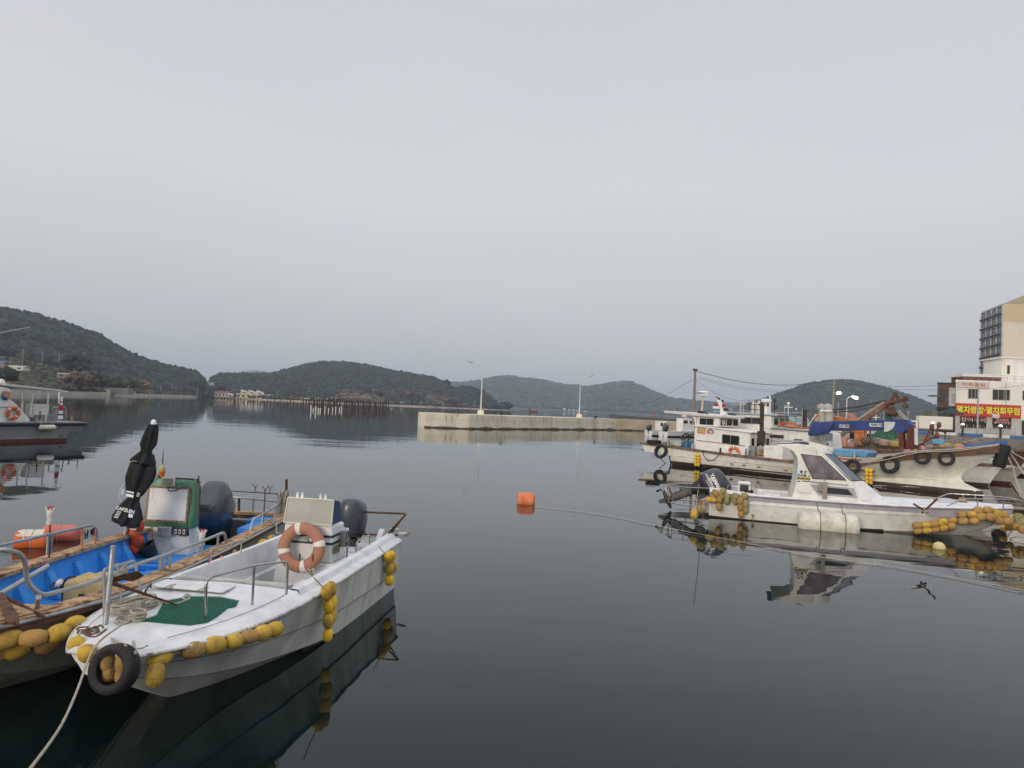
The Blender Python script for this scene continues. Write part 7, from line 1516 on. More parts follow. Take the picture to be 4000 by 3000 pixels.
while d < 52:
    l = 2.7; a, b = A_ + dq * (d + .01), A_ + dq * (d + l - .01); mb = MB(); mb.prism([(a.x, a.y, QZ), (b.x, b.y, QZ), (b.x + nq.x * .6, b.y + nq.y * .6, QZ), (a.x + nq.x * .6, a.y + nq.y * .6, QZ)], .38, o=(-nq.x * .05, -nq.y * .05, 0)); part('kerb_block', mb, kb1 if k % 2 == 0 else kb2, qw, bevel=.03); d += l; k += 1
mb = MB(); far = [S0 + nq * 1.5, E_ + nq * 1.5, Vector((420, 60, 0)), Vector((420, 700, 0)), Vector((60, 420, 0)), Vector((46, 250, 0))]
mb.prism([(p.x, p.y, -1.0) for p in far], QZ + 1.0 - .004); o = part('quay_ground', mb, mat('asphalt_yard', (.10, .10, .10), .9, var=.15, vs=.3), kind='structure')
# restaurant
conc_w = mat('cream_render_wall', (.82, .79, .72), .7, var=.04, dirt=(.58, .53, .43), da=.5, ds=.4, streak=True, bump=.05); conc_g = mat('grey_white_wall', (.50, .50, .48), .7, var=.05, dirt=(.36, .35, .32), da=.5, ds=.5, bump=.05)
fac0, fac1 = D(3730, 1700, 101), D(4000, 1712, 99.5)
RF = Frame(fac0.x, fac0.y, math.degrees(math.atan2(fac1.y - fac0.y, fac1.x - fac0.x)))
rb = boat('restaurant_building', 'cream two-storey restaurant building with a red and yellow sign band', 'building', RF)
def HR(a, b, y=0.0): return RF.hit(a, b, 1, y)
zt = HR(3740, 1490).z; zs = HR(3735, 1628).z; W_ = 17.0
mb = MB(); mb.prism([(0, 0, QZ), (W_, 0, QZ), (W_ + 7, 11, QZ), (8.4, 11, QZ)], zs - QZ); part('ground_floor', mb, conc_g, rb)
mb = MB(); mb.prism([(-.03, -.05, zs), (W_, -.05, zs), (W_ + 7, 11, zs), (8.4, 11, zs)], zt - zs); part('upper_floor', mb, conc_w, rb)
mb = MB(); mb.box((W_ / 2, .12, zt + .12), (W_, .3, .24)); part('parapet', mb, conc_w, rb)
mb = MB(); p, q = HR(3742, 1472), HR(3876, 1460); mb.box((4.4, 4, zt + .45), (5.0, 4, .9)); part('penthouse', mb, mat('red_brick', (.22, .09, .06), .9, var=.2), rb); mb = MB(); mb.box((4.4, 3.9, zt + 1.1), (5.8, 5, .4)); part('penthouse_roof', mb, conc_w, rb)
hw_ac = mat('ac_white', (.6, .6, .57), .5, bump=0)
def bwin(x0, x1, z0, z1, n_, y=0.0, par=None, g=None):
    g = g or mat('brown_building_glass', (.045, .04, .03), .15, var=.4, vs=.8, bump=0); mb = MB(); mb.box(((x0 + x1) / 2, y - .02, (z0 + z1) / 2), (x1 - x0 + .14, .10, z1 - z0 + .14)); wf = part('window', mb, mat('window_frame_white', (.55, .53, .48), .5, bump=0), par or rb)
    for k in range(n_):
        a = x0 + (x1 - x0) * k / n_ + .03; b = x0 + (x1 - x0) * (k + 1) / n_ - .03; mb = MB(); mb.box(((a + b) / 2, y - .075, (z0 + z1) / 2), (b - a, .02, z1 - z0)); part('pane', mb, g, wf)
def pxwin(x0, y0, x1, y1, n_, **k):
    a, b = HR(x0, y1), HR(x1, y0); bwin(a.x, b.x, a.z, b.z, n_, **k)
pxwin(3781, 1521, 3822, 1556, 3); pxwin(3876, 1524, 3944, 1561, 3); pxwin(3993, 1528, 4040, 1562, 2)
pxwin(3750, 1657, 3853, 1670, 4); pxwin(3876, 1662, 3949, 1674, 4); pxwin(3988, 1645, 4030, 1700, 2)
pxwin(3964, 1454, 4000, 1472, 2) if False else None
def signboard(name, x0, y0, x1, y1, m, s, size, mt, bold, sx=1.0, yy=-.12, frame=None, ls=None):
    a, b = HR(x0, y1, yy), HR(x1, y0, yy); c = (a + b) / 2; mb = MB(); mb.box(c, (b.x - a.x, .12, b.z - a.z)); sb_ = part(name, mb, m, rb)
    text('lettering', s, size, mt, sb_, c + Vector((0, -.075, -.02)), (1, 0, 0), (0, 0, 1), .01, bold, sx); return sb_, c
sgr = mat('sign_red', (.50, .05, .03), .5, bump=0); sgy = mat('sign_yellow', (.78, .66, .06), .5, bump=0); sgb = mat('sign_black', (.012, .010, .010), .4, bump=0); sgp = mat('sign_pink_letters', (.85, .45, .40), .5, bump=0)
s1, c = signboard('red_sign', 3732, 1584, 3988, 1625, sgr, '멸치쌈밥·멸치회무침', 1.12, sgy, .045, .88)
text('letter_outline', '멸치쌈밥·멸치회무침', 1.12, sgb, s1, c + Vector((0.0, -.066, -.02)), (1, 0, 0), (0, 0, 1), .004, .07, .88)
signboard('black_sign', 3750, 1627, 3853, 1655, sgb, '장어구이', .74, sgp, .004, 1.25)
signboard('black_sign', 3877, 1632, 3950, 1660, sgb, '멸치쌈밥\n멸치회무침', .40, sgp, .002, 1.2)
signboard('top_sign', 3740, 1493, 3865, 1513, mat('sign_grey_white', (.60, .57, .55), .5, bump=0), '지족횟집', .54, mat('sign_orange_letters', (.55, .16, .05), .5, bump=0), .008, 1.6)
for x, z, w_ in ((5.2, 5.3, .9), (9.6, 4.9, .9), (12.2, 8.2, .8)):
    mb = MB(); mb.box((x, -.25, z), (w_, .4, .6)); mb.lathe([(.22, 0), (.22, .02)], 14, (x - .1, -.46, z), xrot(math.pi / 2)); part('air_conditioner', mb, hw_ac, rb, bevel=.02)
mb = MB(); mb.tube(roundpath([(6.6, -.12, zt), (6.6, -.12, zs + 1.2), (6.0, -.12, zs + .6), (6.0, -.12, QZ)], .2), .05, 6); part('drain_pipe', mb, galv, rb)
mb = MB()
for zz in (.45, .9): mb.tube([(0.2, .1, zt + .24 + zz * .9), (W_, .1, zt + .24 + zz * .9)], .03, 4)
for k in range(18): mb.tube([(.2 + k * .95, .1, zt + .2), (.2 + k * .95, .1, zt + 1.08)], .022, 4)
part('roof_railing', mb, galv, rb)
mb = MB(); 
for zz in (.4, .8, 1.2): mb.tube([HR(3845, 1690, -1.8) * 1 + Vector((0, 0, zz - HR(3845, 1690, -1.8).z + QZ)), HR(3965, 1695, -1.8) + Vector((0, 0, zz - HR(3965, 1695, -1.8).z + QZ))], .035, 4)
for k in range(6): p = HR(3845 + 24 * k, 1690, -1.8); mb.tube([(p.x, p.y, QZ), (p.x, p.y, QZ + 1.25)], .035, 4)
fence = part('fence', mb, galv); fence.location = RF.o; fence.rotation_euler = (0, 0, RF.a); tag(fence, 'grey steel pipe railing in front of the restaurant', 'railing')
ob = thing('roof_house', 'white rooftop storey set back above the restaurant', 'building', RF.w(12.6, 7, zt), RF.a)
mb = MB(); mb.box((0, 0, 2.0), (9, 5.5, 4.0)); part('wall', mb, conc_w, ob); mb = MB(); mb.box((0, 0, 4.1), (9.6, 6.0, .22)); part('roof_slab', mb, conc_w, ob)
mb = MB(); mb.box((-.2, -2.78, 2.5), (1.5, .06, .8)); part('window', mb, mat('brown_building_glass', (0, 0, 0)), ob); mb = MB(); mb.box((-3.6, -2.78, 2.3), (.35, .06, 1.3)); part('window', mb, mat('brown_building_glass', (0, 0, 0)), ob)
# brick house behind with a hanging white sign
bk = thing('brick_house', 'brown brick house with an upright white sign left of the restaurant', 'building', D(3705, 1695, 102), RF.a)
bk.location.z = QZ
mb = MB(); mb.prism([(-1.65, 0, 0), (1.25, 0, 0), (5.5, 6, 0), (2.9, 6, 0)], 7.4); part('wall', mb, mat('brown_brick_wall', (.13, .07, .055), .9, var=.25, vs=1.5, dirt=(.08, .05, .045), da=.6, ds=1, bump=.3), bk)
mb = MB(); mb.box((.42, -.15, 5.5), (1.05, .25, 2.7)); sg_ = part('upright_sign', mb, mat('sign_pale_grey', (.50, .51, .53), .5, bump=0), bk); text('lettering', '장\n어', .8, mat('sign_grey_letters', (.28, .28, .30), .6, bump=0), sg_, (.42, -.285, 5.2), (1, 0, 0), (0, 0, 1), .01, .01)
for z_ in (2.6, 5.6): 
    mb = MB(); mb.box((-.95, -.03, z_), (.9, .06, 1.7)); part('window', mb, glass_g, bk)
mb = MB(); mb.box((-.2, -.1, 3.75), (2.9, .5, .35)); part('ledge', mb, black_pl, bk); mb = MB(); mb.prism([(-1.75, -.1, 7.4), (1.35, -.1, 7.4), (5.6, 6, 7.4), (2.9, 6, 7.4)], .2); part('roof_edge', mb, black_pl, bk)
mb = MB(); mb.box((-2.1, 1, 2.4), (.8, 3, 1.8)); mb.box((-1.9, .5, 5.6), (.9, 2, .2)); part('outhouse', mb, mat('olive_shed', (.16, .15, .10), .8), bk)
# apartment block
ac = D(3915, 1450, 189); ap = thing('apartment_block', 'tall cream apartment block with a dark windowed side, cut by the right edge', 'building', (ac.x, ac.y, QZ))
al = D(3832, 1455, 204.5); dl = Vector((al.x - ac.x, al.y - ac.y, 0)); dr_ = Vector((1, -.05, 0)).normalized() * 11
H1, H0, Hr = D(3915, 1185, 189).z - QZ, D(3832, 1242, 204.5).z - QZ, D(4000, 1150, 189).z - QZ
mb = MB(); o0 = Vector((0, 0, 0)); pr_ = [o0, dr_ * 1.0, dr_ + dl, dl]; mb.prism([p for p in pr_], H1 * .999)
part('wall', mb, mat('apartment_lower_paint', (.74, .67, .54), .8, var=.03, dirt=(.5, .45, .36), da=.4, ds=.1, bump=0), ap)
ridge = dr_ * .55
mb = MB(); mb.add([Vector((0, 0, H1)), ridge + Vector((0, 0, Hr)), dr_ + Vector((0, 0, H1)), dl + Vector((0, 0, H1)), ridge + dl + Vector((0, 0, Hr)), dr_ + dl + Vector((0, 0, H1))], [(0, 2, 1), (3, 4, 5), (0, 1, 4, 3), (1, 2, 5, 4)]); part('gable_roof', mb, mat('apartment_roof', (.42, .36, .26), .8, bump=0), ap)
fl_n = 10; nx = dl.normalized(); out_n = Vector((-nx.y, nx.x, 0)); out_n = out_n if out_n.x < 0 else -out_n
mb = MB(); mb.prism([Vector((-.02, -.03, H1 * .86)), dr_ + Vector((0, -.03, H1 * .86)), dr_ + Vector((0, -.03, H1 - .1)), Vector((-.02, -.03, H1 - .1))], (0, -.04, 0)); part('tan_band', mb, mat('apartment_tan', (.62, .50, .32), .8, var=.03, bump=0), ap)
darkm = mat('apartment_side_wall', (.20, .20, .21), .8, bump=0); slabm = mat('apartment_slab', (.52, .52, .52), .8, bump=0)
mb = MB(); mb.prism([out_n * .02, dl + out_n * .02, dl + out_n * .02 + Vector((0, 0, H1)), out_n * .02 + Vector((0, 0, H1))], out_n * .05); part('side_face', mb, darkm, ap)
fh = 2.8
for k in range(int(H1 / fh)):
    z0 = H1 - .3 - (k + 1) * fh
    mb = MB(); mb.prism([out_n * .07 + Vector((0, 0, z0 + fh - .25)), dl + out_n * .07 + Vector((0, 0, z0 + fh - .25)), dl + out_n * .07 + Vector((0, 0, z0 + fh)), out_n * .07 + Vector((0, 0, z0 + fh))], out_n * .25); part('floor_slab', mb, slabm, ap)
    for j in range(4):
        a = dl * ((j + .14) / 4); b = dl * ((j + .86) / 4); q = out_n * .075; mb = MB(); mb.prism([a + q + Vector((0, 0, z0 + .5)), b + q + Vector((0, 0, z0 + .5)), b + q + Vector((0, 0, z0 + 2.3)), a + q + Vector((0, 0, z0 + 2.3))], out_n * .05); wf = part('window', mb, glass, ap)
        mb = MB(); q2 = out_n * .14; m0 = a.lerp(b, .5); mb.tube([m0 + q2 + Vector((0, 0, z0 + .5)), m0 + q2 + Vector((0, 0, z0 + 2.3))], .05, 4); part('sash_bar', mb, slabm, wf)
        mb = MB(); mb.tube([a + out_n * .8 + Vector((0, 0, z0 + 1.0)), b + out_n * .8 + Vector((0, 0, z0 + 1.0))], .05, 4); mb.prism([a + out_n * .12 + Vector((0, 0, z0 + .05)), b + out_n * .12 + Vector((0, 0, z0 + .05)), b + out_n * .8 + Vector((0, 0, z0 + .05)), a + out_n * .5 + Vector((0, 0, z0 + .05))], (0, 0, .55)); part('balcony', mb, mat('balcony_dark', (.06, .06, .065), .6, var=.3, vs=.5, bump=0), ap)
    for j in range(5):
        a = dl * (j / 4); mb = MB(); mb.box(a + out_n * .2 + Vector((0, 0, z0 + 1.3)), (.30, .30, 2.4)); part('pier', mb, slabm, ap)
# container body, parasol, posts, lamps on the quay
cv = thing('box_truck', 'white box truck with its cab parked along the quay', 'truck', D(3648, 1690, 92)); cv.location.z = QZ; cv.scale = (.66, .66, .66); cv.rotation_euler.z = RF.a + R(-6)
mb = MB(); mb.box((0, 0, 2.35), (6.0, 2.2, 2.5)); part('box_body', mb, mat('truck_white', (.72, .70, .62), .5, var=.03, bump=0), cv, bevel=.04)
mb = MB(); mb.hexa([(-5.0, -1.0, .6), (-3.1, -1.0, .6), (-3.1, 1.0, .6), (-5.0, 1.0, .6)], [(-4.7, -.9, 2.6), (-3.1, -.9, 2.6), (-3.1, .9, 2.6), (-4.7, .9, 2.6)]); cb = part('cab', mb, mat('truck_white', (0, 0, 0)), cv, bevel=.12)
mb = MB(); mb.prism([(-4.6, -1.0, 1.6), (-3.6, -1.0, 1.6), (-3.6, -.97, 2.3), (-4.45, -.97, 2.3)], (0, -.03, 0)); part('cab_window', mb, glass, cb)
for x in (-4.0, 1.8):
    for y in (-1.0, 1.0): mb = MB(); mb.lathe([(.2, -.12), (.42, -.12), (.42, .12), (.2, .12)], 18, (x, y, .43), xrot(math.pi / 2)); part('wheel', mb, rubber, cv)
mb = MB(); mb.box((-.6, 0, .75), (7.5, .9, .2)); part('chassis', mb, black_pl, cv)
pu = thing('market_parasol', 'open dark green parasol on the quay beside the restaurant', 'parasol', D(3705, 1700, 93)); pu.location.z = QZ
mb = MB(); mb.tube([(.3, 0, 0), (.3, 0, 3.5)], .06, 6); part('pole', mb, rust, pu); mb = MB(); mb.lathe([(.05, 3.7), (.5, 3.4), (1.4, 3.0), (1.75, 2.8), (1.7, 2.84), (.1, 3.6)], 12, (.3, 0, 0)); part('canopy', mb, mat('dark_green_canvas', (.012, .04, .035), .8, bump=.2), pu)
cs = [(3644, 1690, 84), (3760, 1692, 83), (3908, 1702, 80)]
for i, (a, b, d_) in enumerate(cs):
    p = D(a, b, d_); o = thing('bollard_lamp', ['short lamp bollard with a glowing head, left of the three along the kerb', 'short lamp bollard with a glowing head in front of the left black sign', 'short lamp bollard with a glowing head in front of the right black sign'][i], 'lamp', (p.x, p.y, QZ), 0, 'lamp bollards along the quay')
    mb = MB(); mb.tube([(0, 0, 0), (0, 0, 1.35)], .12, 10); part('post', mb, black_pl, o); mb = MB(); mb.lathe([(.12, 1.35), (.19, 1.40), (.17, 1.50), (.05, 1.58)], 12); part('lamp_head', mb, mat('lit_lamp_glass', (1, .95, .85), .4, emis=2.5, bump=0), o)
def pole_thing(name, label, cat, px, py_b, py_t, d_, r_, m, arm=None, group=None, r2=None):
    p, q = D(px, py_b, d_), D(px, py_t, d_); o = thing(name, label, cat, p, 0, group); h_ = q.z - p.z
    mb = MB(); mb.tube([(0, 0, 0), (0, 0, h_)], r_, 8, r2=r2 or r_ * .7); part('pole', mb, m, o); return o, h_
lamp_m = mat('white_lamp_pole', (.62, .62, .60), .5, dirt=(.5, .42, .3), da=.4, ds=1, bump=0)
warm = mat('lit_street_lamp', (1, .9, .65), .4, emis=14.0, bump=0)
o, h_ = pole_thing('street_lamp', 'grey pole rising in front of the restaurant signs', 'pole', 3818, 1700, 1497, 88, .13, galv)
o, h_ = pole_thing('street_lamp', 'white curved street lamp, lit, left of the trawler\'s booms', 'street lamp', 3306, 1640, 1563, 110, .12, lamp_m)
mb = MB(); mb.tube(catmull([(0, 0, h_), (.3, 0, h_ + .5), (1.0, 0, h_ + .6)], 8), .08, 6); part('arm', mb, lamp_m, o); mb = MB(); mb.prism([(.8, -.25, h_ + .68), (1.6, -.25, h_ + .62), (1.6, -.25, h_ + .2), (.9, -.25, h_ + .5)], (0, .5, 0)); part('lamp_head', mb, warm, o)
o, h_ = pole_thing('utility_pole', 'concrete utility pole carrying a glowing lamp in front of the right hill', 'utility pole', 3253, 1640, 1484, 100, .17, mat('concrete_pole', (.30, .27, .20), .9, dirt=(.2, .17, .12), da=.5, ds=1))
hb_ = h_; 
lz = D(3270, 1535, 100).z - o.location.z; mb = MB(); mb.tube([(0, 0, lz), (.5, 0, lz + .1)], .05, 5); part('arm', mb, galv, o); mb = MB(); mb.ell((.75, 0, lz), (.34, .2, .2), 12, 8); part('lamp_head', mb, warm, o)
for k, zz in enumerate((h_ - .4, h_ - 1.0)): mb = MB(); mb.box((-.4, 0, zz), (1.6, .1, .1)); part('crossarm', mb, galv, o)
tA = D(3253, 1490, 100)
o, h2_ = pole_thing('utility_pole', 'tall timber utility pole standing behind the large boat\'s wheelhouse', 'utility pole', 2708, 1665, 1440, 85, .20, mat('timber_pole', (.26, .22, .17), .9, dirt=(.15, .12, .09), da=.5, ds=1, bump=.3))
mb = MB(); mb.box((0, 0, h2_ - .15), (.5, .25, .3)); part('pole_cap', mb, rust, o)
tB = D(2714, 1448, 85)
for k in range(4): p = D(2724, 1456 + k * 7, 85) - o.location; mb = MB(); mb.lathe([(.06, -.09), (.10, 0), (.06, .09)], 8, p); part('insulator', mb, cabin_white, o)
for px, a_, b_, d_, lab in ((3273, 1640, 1573, 120, 'thin white post left of the lit curved street lamp'), (3452, 1640, 1590, 125, 'thin grey mast behind the trawler\'s booms'), (3399, 1640, 1558, 140, 'faint grey utility pole on the right hill\'s foot'), (3064, 1640, 1585, 140, 'thin lamp post behind the white boat\'s wheelhouse roof'), (2892, 1625, 1530, 90, 'slim double mast behind the large boat\'s mast fin')):
    o, hh = pole_thing('post', lab, 'post', px, a_, b_, d_, .06 if px != 2892 else .09, lamp_m if px < 3300 else galv)
    if px == 2892: mb = MB(); mb.tube([(.35, 0, 0), (.35, 0, hh * .98)], .05, 5); mb.box((.2, 0, hh * .5), (.9, .2, .12)); mb.tube([(0, 0, hh), (0, 0, hh + 1.6)], .025, 4); part('aerial', mb, lamp_m, o)
    if px == 3064: mb = MB(); mb.box((.4, 0, hh), (1.0, .2, .12)); part('lamp_head', mb, lamp_m, o)
def wire(lab, a, b, sag, r_=.02): span_rope('overhead_wire', lab, [a, a.lerp(b, .25) - Vector((0, 0, sag * .75)), a.lerp(b, .5) - Vector((0, 0, sag)), a.lerp(b, .75) - Vector((0, 0, sag * .75)), b], r_, mat('wire_black', (.03, .03, .03), .6, bump=0), 'wire')
wire('uppermost overhead wire between the tall timber pole and the lamp pole', tB, tA + Vector((0, 0, .2)), 1.2, .035)
for k, (yo, zo) in enumerate(((1472, 1500), (1480, 1506))): wire(['upper thin wire below the thick one between the two utility poles', 'lower thin wire below the thick one between the two utility poles'][k], D(2716, yo - 4, 85), D(3253, zo, 100), 1.3, .014)
wire('overhead wire running from the lamp pole to the restaurant roof', tA, D(3740, 1497, 100), .6, .022); wire('second overhead wire from the lamp pole past the restaurant', D(3253, 1500, 100), D(4040, 1503, 98), .8, .016)
wire('slack wire from the timber pole down towards the white boats', D(2716, 1482, 85), D(2980, 1556, 88), 1.2, .016); wire('slack wire from the breakwater\'s right lamp to the tall timber pole', D(2271, 1504, 128), D(2706, 1482, 85), 3.5, .018)
# low houses and sheds along the shore beyond the boats
houses = [(3010, 3040, 1617, 1632, 260, (.5, .5, .45)), (3048, 3072, 1624, 1640, 240, (.55, .52, .45)), (3078, 3112, 1632, 1646, 230, (.45, .50, .42)), (3120, 3160, 1634, 1650, 220, (.42, .48, .44)), (3325, 3350, 1624, 1640, 200, (.45, .46, .46)), (3095, 3120, 1640, 1652, 200, (.6, .58, .5))]
for i, (xa, xb, yt, yb2, d_, c_) in enumerate(houses):
    a, b = D(xa, yb2, d_), D(xb, yt, d_); o = thing('shed', ['pale shed farthest left among the low roofs below the right hill', 'cream shed second from left below the right hill', 'long shed with a greenish roof below the right hill', 'greenish low warehouse behind the rolled nets', 'small grey hut seen above the orange superstructure', 'low cream hut just above the rolled nets'][i], 'building', (a.x, a.y, 0.5), 0, 'low sheds below the right hill')
    w_ = b.x - a.x; h_ = max(1.0, b.z - .5); mb = MB(); mb.box((w_ / 2, 3, h_ * .4), (w_, 6, h_ * .8)); part('wall', mb, mat('shed_%d' % i, c_, .8, var=.1, vs=.3, bump=0), o)
    mb = MB(); mb.prism([(-.2, -.2, h_ * .8), (w_ + .2, -.2, h_ * .8), (w_ + .2, 3, h_ * 1.1), (-.2, 3, h_ * 1.1)], (0, 0, .15)); part('roof', mb, mat('shed_roof_%d' % (i % 3), [(.25, .30, .30), (.35, .12, .08), (.20, .32, .26)][i % 3], .7, bump=0), o)
# ------------------------------------------------------------------ breakwater with its two lamps
bt_c = mat('new_concrete', (.74, .68, .55), .85, var=.06, vs=.4, dirt=(.48, .43, .34), da=.5, ds=.25, dth=.48, streak=True, bump=.2, bs=4)
bt_g = mat('older_concrete', (.46, .39, .28), .9, var=.15, vs=.5, dirt=(.26, .21, .14), da=.7, ds=.4, bump=.3, bs=4)
tide = mat('tide_stain', (.14, .12, .07), .9, var=.3, vs=.8, dirt=(.30, .25, .15), da=.8, ds=.8, dth=.48, bump=.3, bs=5)
bw = thing('breakwater', 'long pale concrete breakwater across the middle of the harbour', 'breakwater', (-6, 101, 0))
o0 = Vector((-6, 101, 0)); line = [Vector((-12.3, 99.1, 0)), Vector((-6, 101.1, 0)), Vector((-.4, 108, 0)), Vector((5.2, 115, 0)), Vector((11.2, 122.5, 0)), Vector((16, 128.4, 0)), Vector((20.5, 133.2, 0)), Vector((27.5, 136, 0)), Vector((44, 140, 0))]
TOPZ = 2.12
for i, (a, b) in enumerate(zip(line, line[1:])):
    d = (b - a).normalized(); n_ = Vector((-d.y, d.x, 0)); n_ = n_ if n_.y > 0 else -n_; a2, b2 = a + d * .03 - o0, b - d * .03 - o0
    w_ = n_ * 5.5; mb = MB(); mb.prism([a2 + Vector((0, 0, -1)), b2 + Vector((0, 0, -1)), b2 + w_ + Vector((0, 0, -1)), a2 + w_ + Vector((0, 0, -1))], TOPZ + 1); part('wall_block', mb, bt_c if i < 6 else bt_g, bw, bevel=.04)
    mb = MB(); secs = []
    for k in range(25):
        p = a2.lerp(b2, k / 24) - n_ * .012; zz = .26 + .18 * noise.noise(Vector((p.x * .5, p.y * .5, i))) + .1 * noise.noise(Vector((p.x * 3, p.y * 3, 0))); secs.append([p + Vector((0, 0, -.2)), p + Vector((0, 0, max(.15, zz)))])
    mb.loft(secs); part('tide_mark', mb, tide, bw)
    mb = MB(); secs = [[a2.lerp(b2, k / 8) - n_ * .02 + Vector((0, 0, -.2)), a2.lerp(b2, k / 8) - n_ * .02 + Vector((0, 0, .09))] for k in range(9)]; mb.loft(secs); part('wet_foot', mb, algae, bw)
for i, (a, b) in enumerate(zip(line, line[1:])):
    d = (b - a).normalized(); n_ = Vector((-d.y, d.x, 0)); n_ = n_ if n_.y > 0 else -n_; ln_ = (b - a).length
    for k in range(int(ln_ * 1.1)):
        s_ = random.uniform(.1, ln_ - .1); p = a + d * s_ - o0 - n_ * .006; h_ = random.uniform(.3, 1.4); w2 = random.uniform(.02, .09); z1 = TOPZ - random.choice((.02, .02, .3, .7))
        mb = MB(); mb.prism([p - d * w2 + Vector((0, 0, z1)), p + d * w2 + Vector((0, 0, z1)), p + d * w2 * .3 + Vector((0, 0, max(.3, z1 - h_))), p - d * w2 * .3 + Vector((0, 0, max(.3, z1 - h_)))], -n_ * .003); part('drip_stain', mb, mat('drip_stain', (.34, .30, .22) if i < 6 else (.2, .17, .12), .9, bump=0), bw)
    mb = MB(); mb.tube([a - o0 - n_ * .004 + Vector((0, 0, 1.25)), b - o0 - n_ * .004 + Vector((0, 0, 1.25))], .018, 4); part('pour_joint', mb, mat('drip_stain', (0, 0, 0)), bw)
for (px, pb, ptp, sg, lab) in ((1877, 1622, 1437, -1, 'white street lamp on the breakwater whose arm points left'), (2262, 1632, 1484, 1, 'white street lamp on the breakwater whose arm points right')):
    d_ = 111 if sg < 0 else 131; p = D(px, pb, d_); o = thing('street_lamp', lab, 'street lamp', (p.x, p.y, TOPZ), 0, 'street lamps on the breakwater'); h_ = D(px + 5, ptp, d_).z - TOPZ
    mb = MB(); mb.box((0, 0, .3), (1.0, 1.0, .6)); mb.box((0, 0, .62), (.6, .6, .1)); part('base', mb, bt_c, o, bevel=.04); mb = MB(); mb.tube([(0, 0, .6), (0, 0, h_)], .13, 10, r2=.075); part('pole', mb, lamp_m, o)
    mb = MB(); mb.tube([(0, 0, h_), (sg * .3, 0, h_ + .35), (sg * 1.7, 0, h_ + .75)], .06, 7); part('arm', mb, lamp_m, o); mb = MB(); mb.ell((sg * 2.0, 0, h_ + .85), (.5, .16, .10), 10, 6, yrot(-sg * .35)); part('lamp_head', mb, galv, o)
for px, py, d_, lab in ((1958, 1620, 112, 'small black mooring bollard on the breakwater between the two lamps'), (2325, 1631, 128, 'small black mooring bollard on the breakwater right of the second lamp')):
    p = D(px, py, d_); mb = MB(); mb.lathe([(.22, 0), (.16, .12), (.16, .3), (.32, .38), (.30, .48)], 12); mb.tube([(-.1, 0, .3), (.45, 0, .42)], .09, 6); o = part('bollard', mb, black_pl); o.location = (p.x, p.y, TOPZ); tag(o, lab, 'bollard')
# ------------------------------------------------------------------ grey patrol boat at the left edge
Fy = Frame(-29.7, 44.3, 69.8)
fb = boat('patrol_boat', 'grey-hulled white-cabined service boat cut by the left edge, canopy over its stern', 'boat', Fy)
grey_h = mat('grey_hull_paint', (.24, .25, .255), .5, dirt=(.19, .20, .20), da=.5, ds=1.5, bump=.05); yw = 2.0
mb = MB(); secs = []
for x in (-14, -10, -6, -3, -1, 0): secs.append([Vector((x, -yw - .1, 1.06)), Vector((x, -yw, .5)), Vector((x, -yw, -.3)), Vector((x, yw, -.3)), Vector((x, yw, .5)), Vector((x, yw + .1, 1.06))])
mb.loft(secs, cap0=True, cap1=True); mb.loft([[Vector((x, -yw - .1, 1.06)), Vector((x, -yw, z)), Vector((x, yw, z)), Vector((x, yw + .1, 1.06))] for x, z in ((0, .45), (.2, .58), (1.05, .66))], cap1=True); part('hull', mb, grey_h, fb, sharp=30)
mb = MB(); mb.box((-7, 0, .03), (14.0, 2 * yw + .03, .34)); part('red_boottop', mb, mat('red_boottop', (.095, .020, .016), .6, dirt=(.12, .04, .03), da=.5, ds=2), fb)
mb = MB(); mb.box((-6.4, 0, 1.17), (15.2, 2 * yw + .3, .04)); part('deck', mb, mat('grey_deck', (.30, .31, .32), .7), fb)
for sg in (-1, 1): mb = MB(); mb.tube([(-14, sg * 2.18, 1.08), (-2, sg * 2.18, 1.07), (1.15, sg * 2.12, 1.06), (1.25, sg * 1.9, 1.06)], .085, 8); part('rubber_rail', mb, rubber, fb)
mb = MB(); mb.tube([(1.2, -2.0, 1.06), (1.2, 2.0, 1.06)], .085, 8); part('rubber_rail', mb, rubber, fb)
cp = [(-14, 1.19), (-2.25, 1.19), (-2.2, 1.34), (-3.2, 2.35), (-3.62, 2.6), (-3.66, 2.85), (-3.48, 2.98), (-3.48, 3.12), (-3.9, 3.2), (-14, 3.3)]
mb = MB(); mb.prism([(x, -1.75, z) for x, z in cp], (0, 3.5, 0)); part('cabin', mb, mat('ferry_white', (.74, .74, .72), .4, bump=.03), fb, bevel=.04)
mb = MB(); mb.tube([(-14, -1.77, 2.12), (-2.95, -1.77, 2.05)], .018, 4); part('cabin_seam', mb, black_pl, fb)
p = Fy.hit(22, 1546, 1, -1.78)
for k, (a0, a1, c_) in enumerate(((.5, 2.7, (.55, .05, .03)), (-.9, .4, (.65, .25, .04)), (-2.6, -1.0, (.03, .04, .25)), (2.8, 3.65, (.06, .25, .05)))):
    mb = MB(); mb.prism([p + Vector((.03 * math.cos((a0 + a1) / 2), 0, .03 * math.sin((a0 + a1) / 2)))] + [p + Vector((.27 * math.cos(a0 + (a1 - a0) * i / 8), 0, .27 * math.sin(a0 + (a1 - a0) * i / 8))) for i in range(9)], (0, -.012, 0)); part('round_emblem', mb, mat('emblem_%d' % k, c_, .5, bump=0), fb)
for i in range(5):
    a = .75 + i * .42; mb = MB(); mb.prism([p + Vector((.0, -.014, .0)), p + Vector((.2 * math.cos(a - .05), -.014, .2 * math.sin(a - .05))), p + Vector((.2 * math.cos(a + .05), -.014, .2 * math.sin(a + .05)))], (0, -.004, 0)); part('emblem_ray', mb, ink_w, fb)
text('draught_marks', '7.8.9', .13, ink, fb, Fy.hit(237, 1703, 1, -2.03), (1, 0, 0), (0, 0, 1), .004, .004)
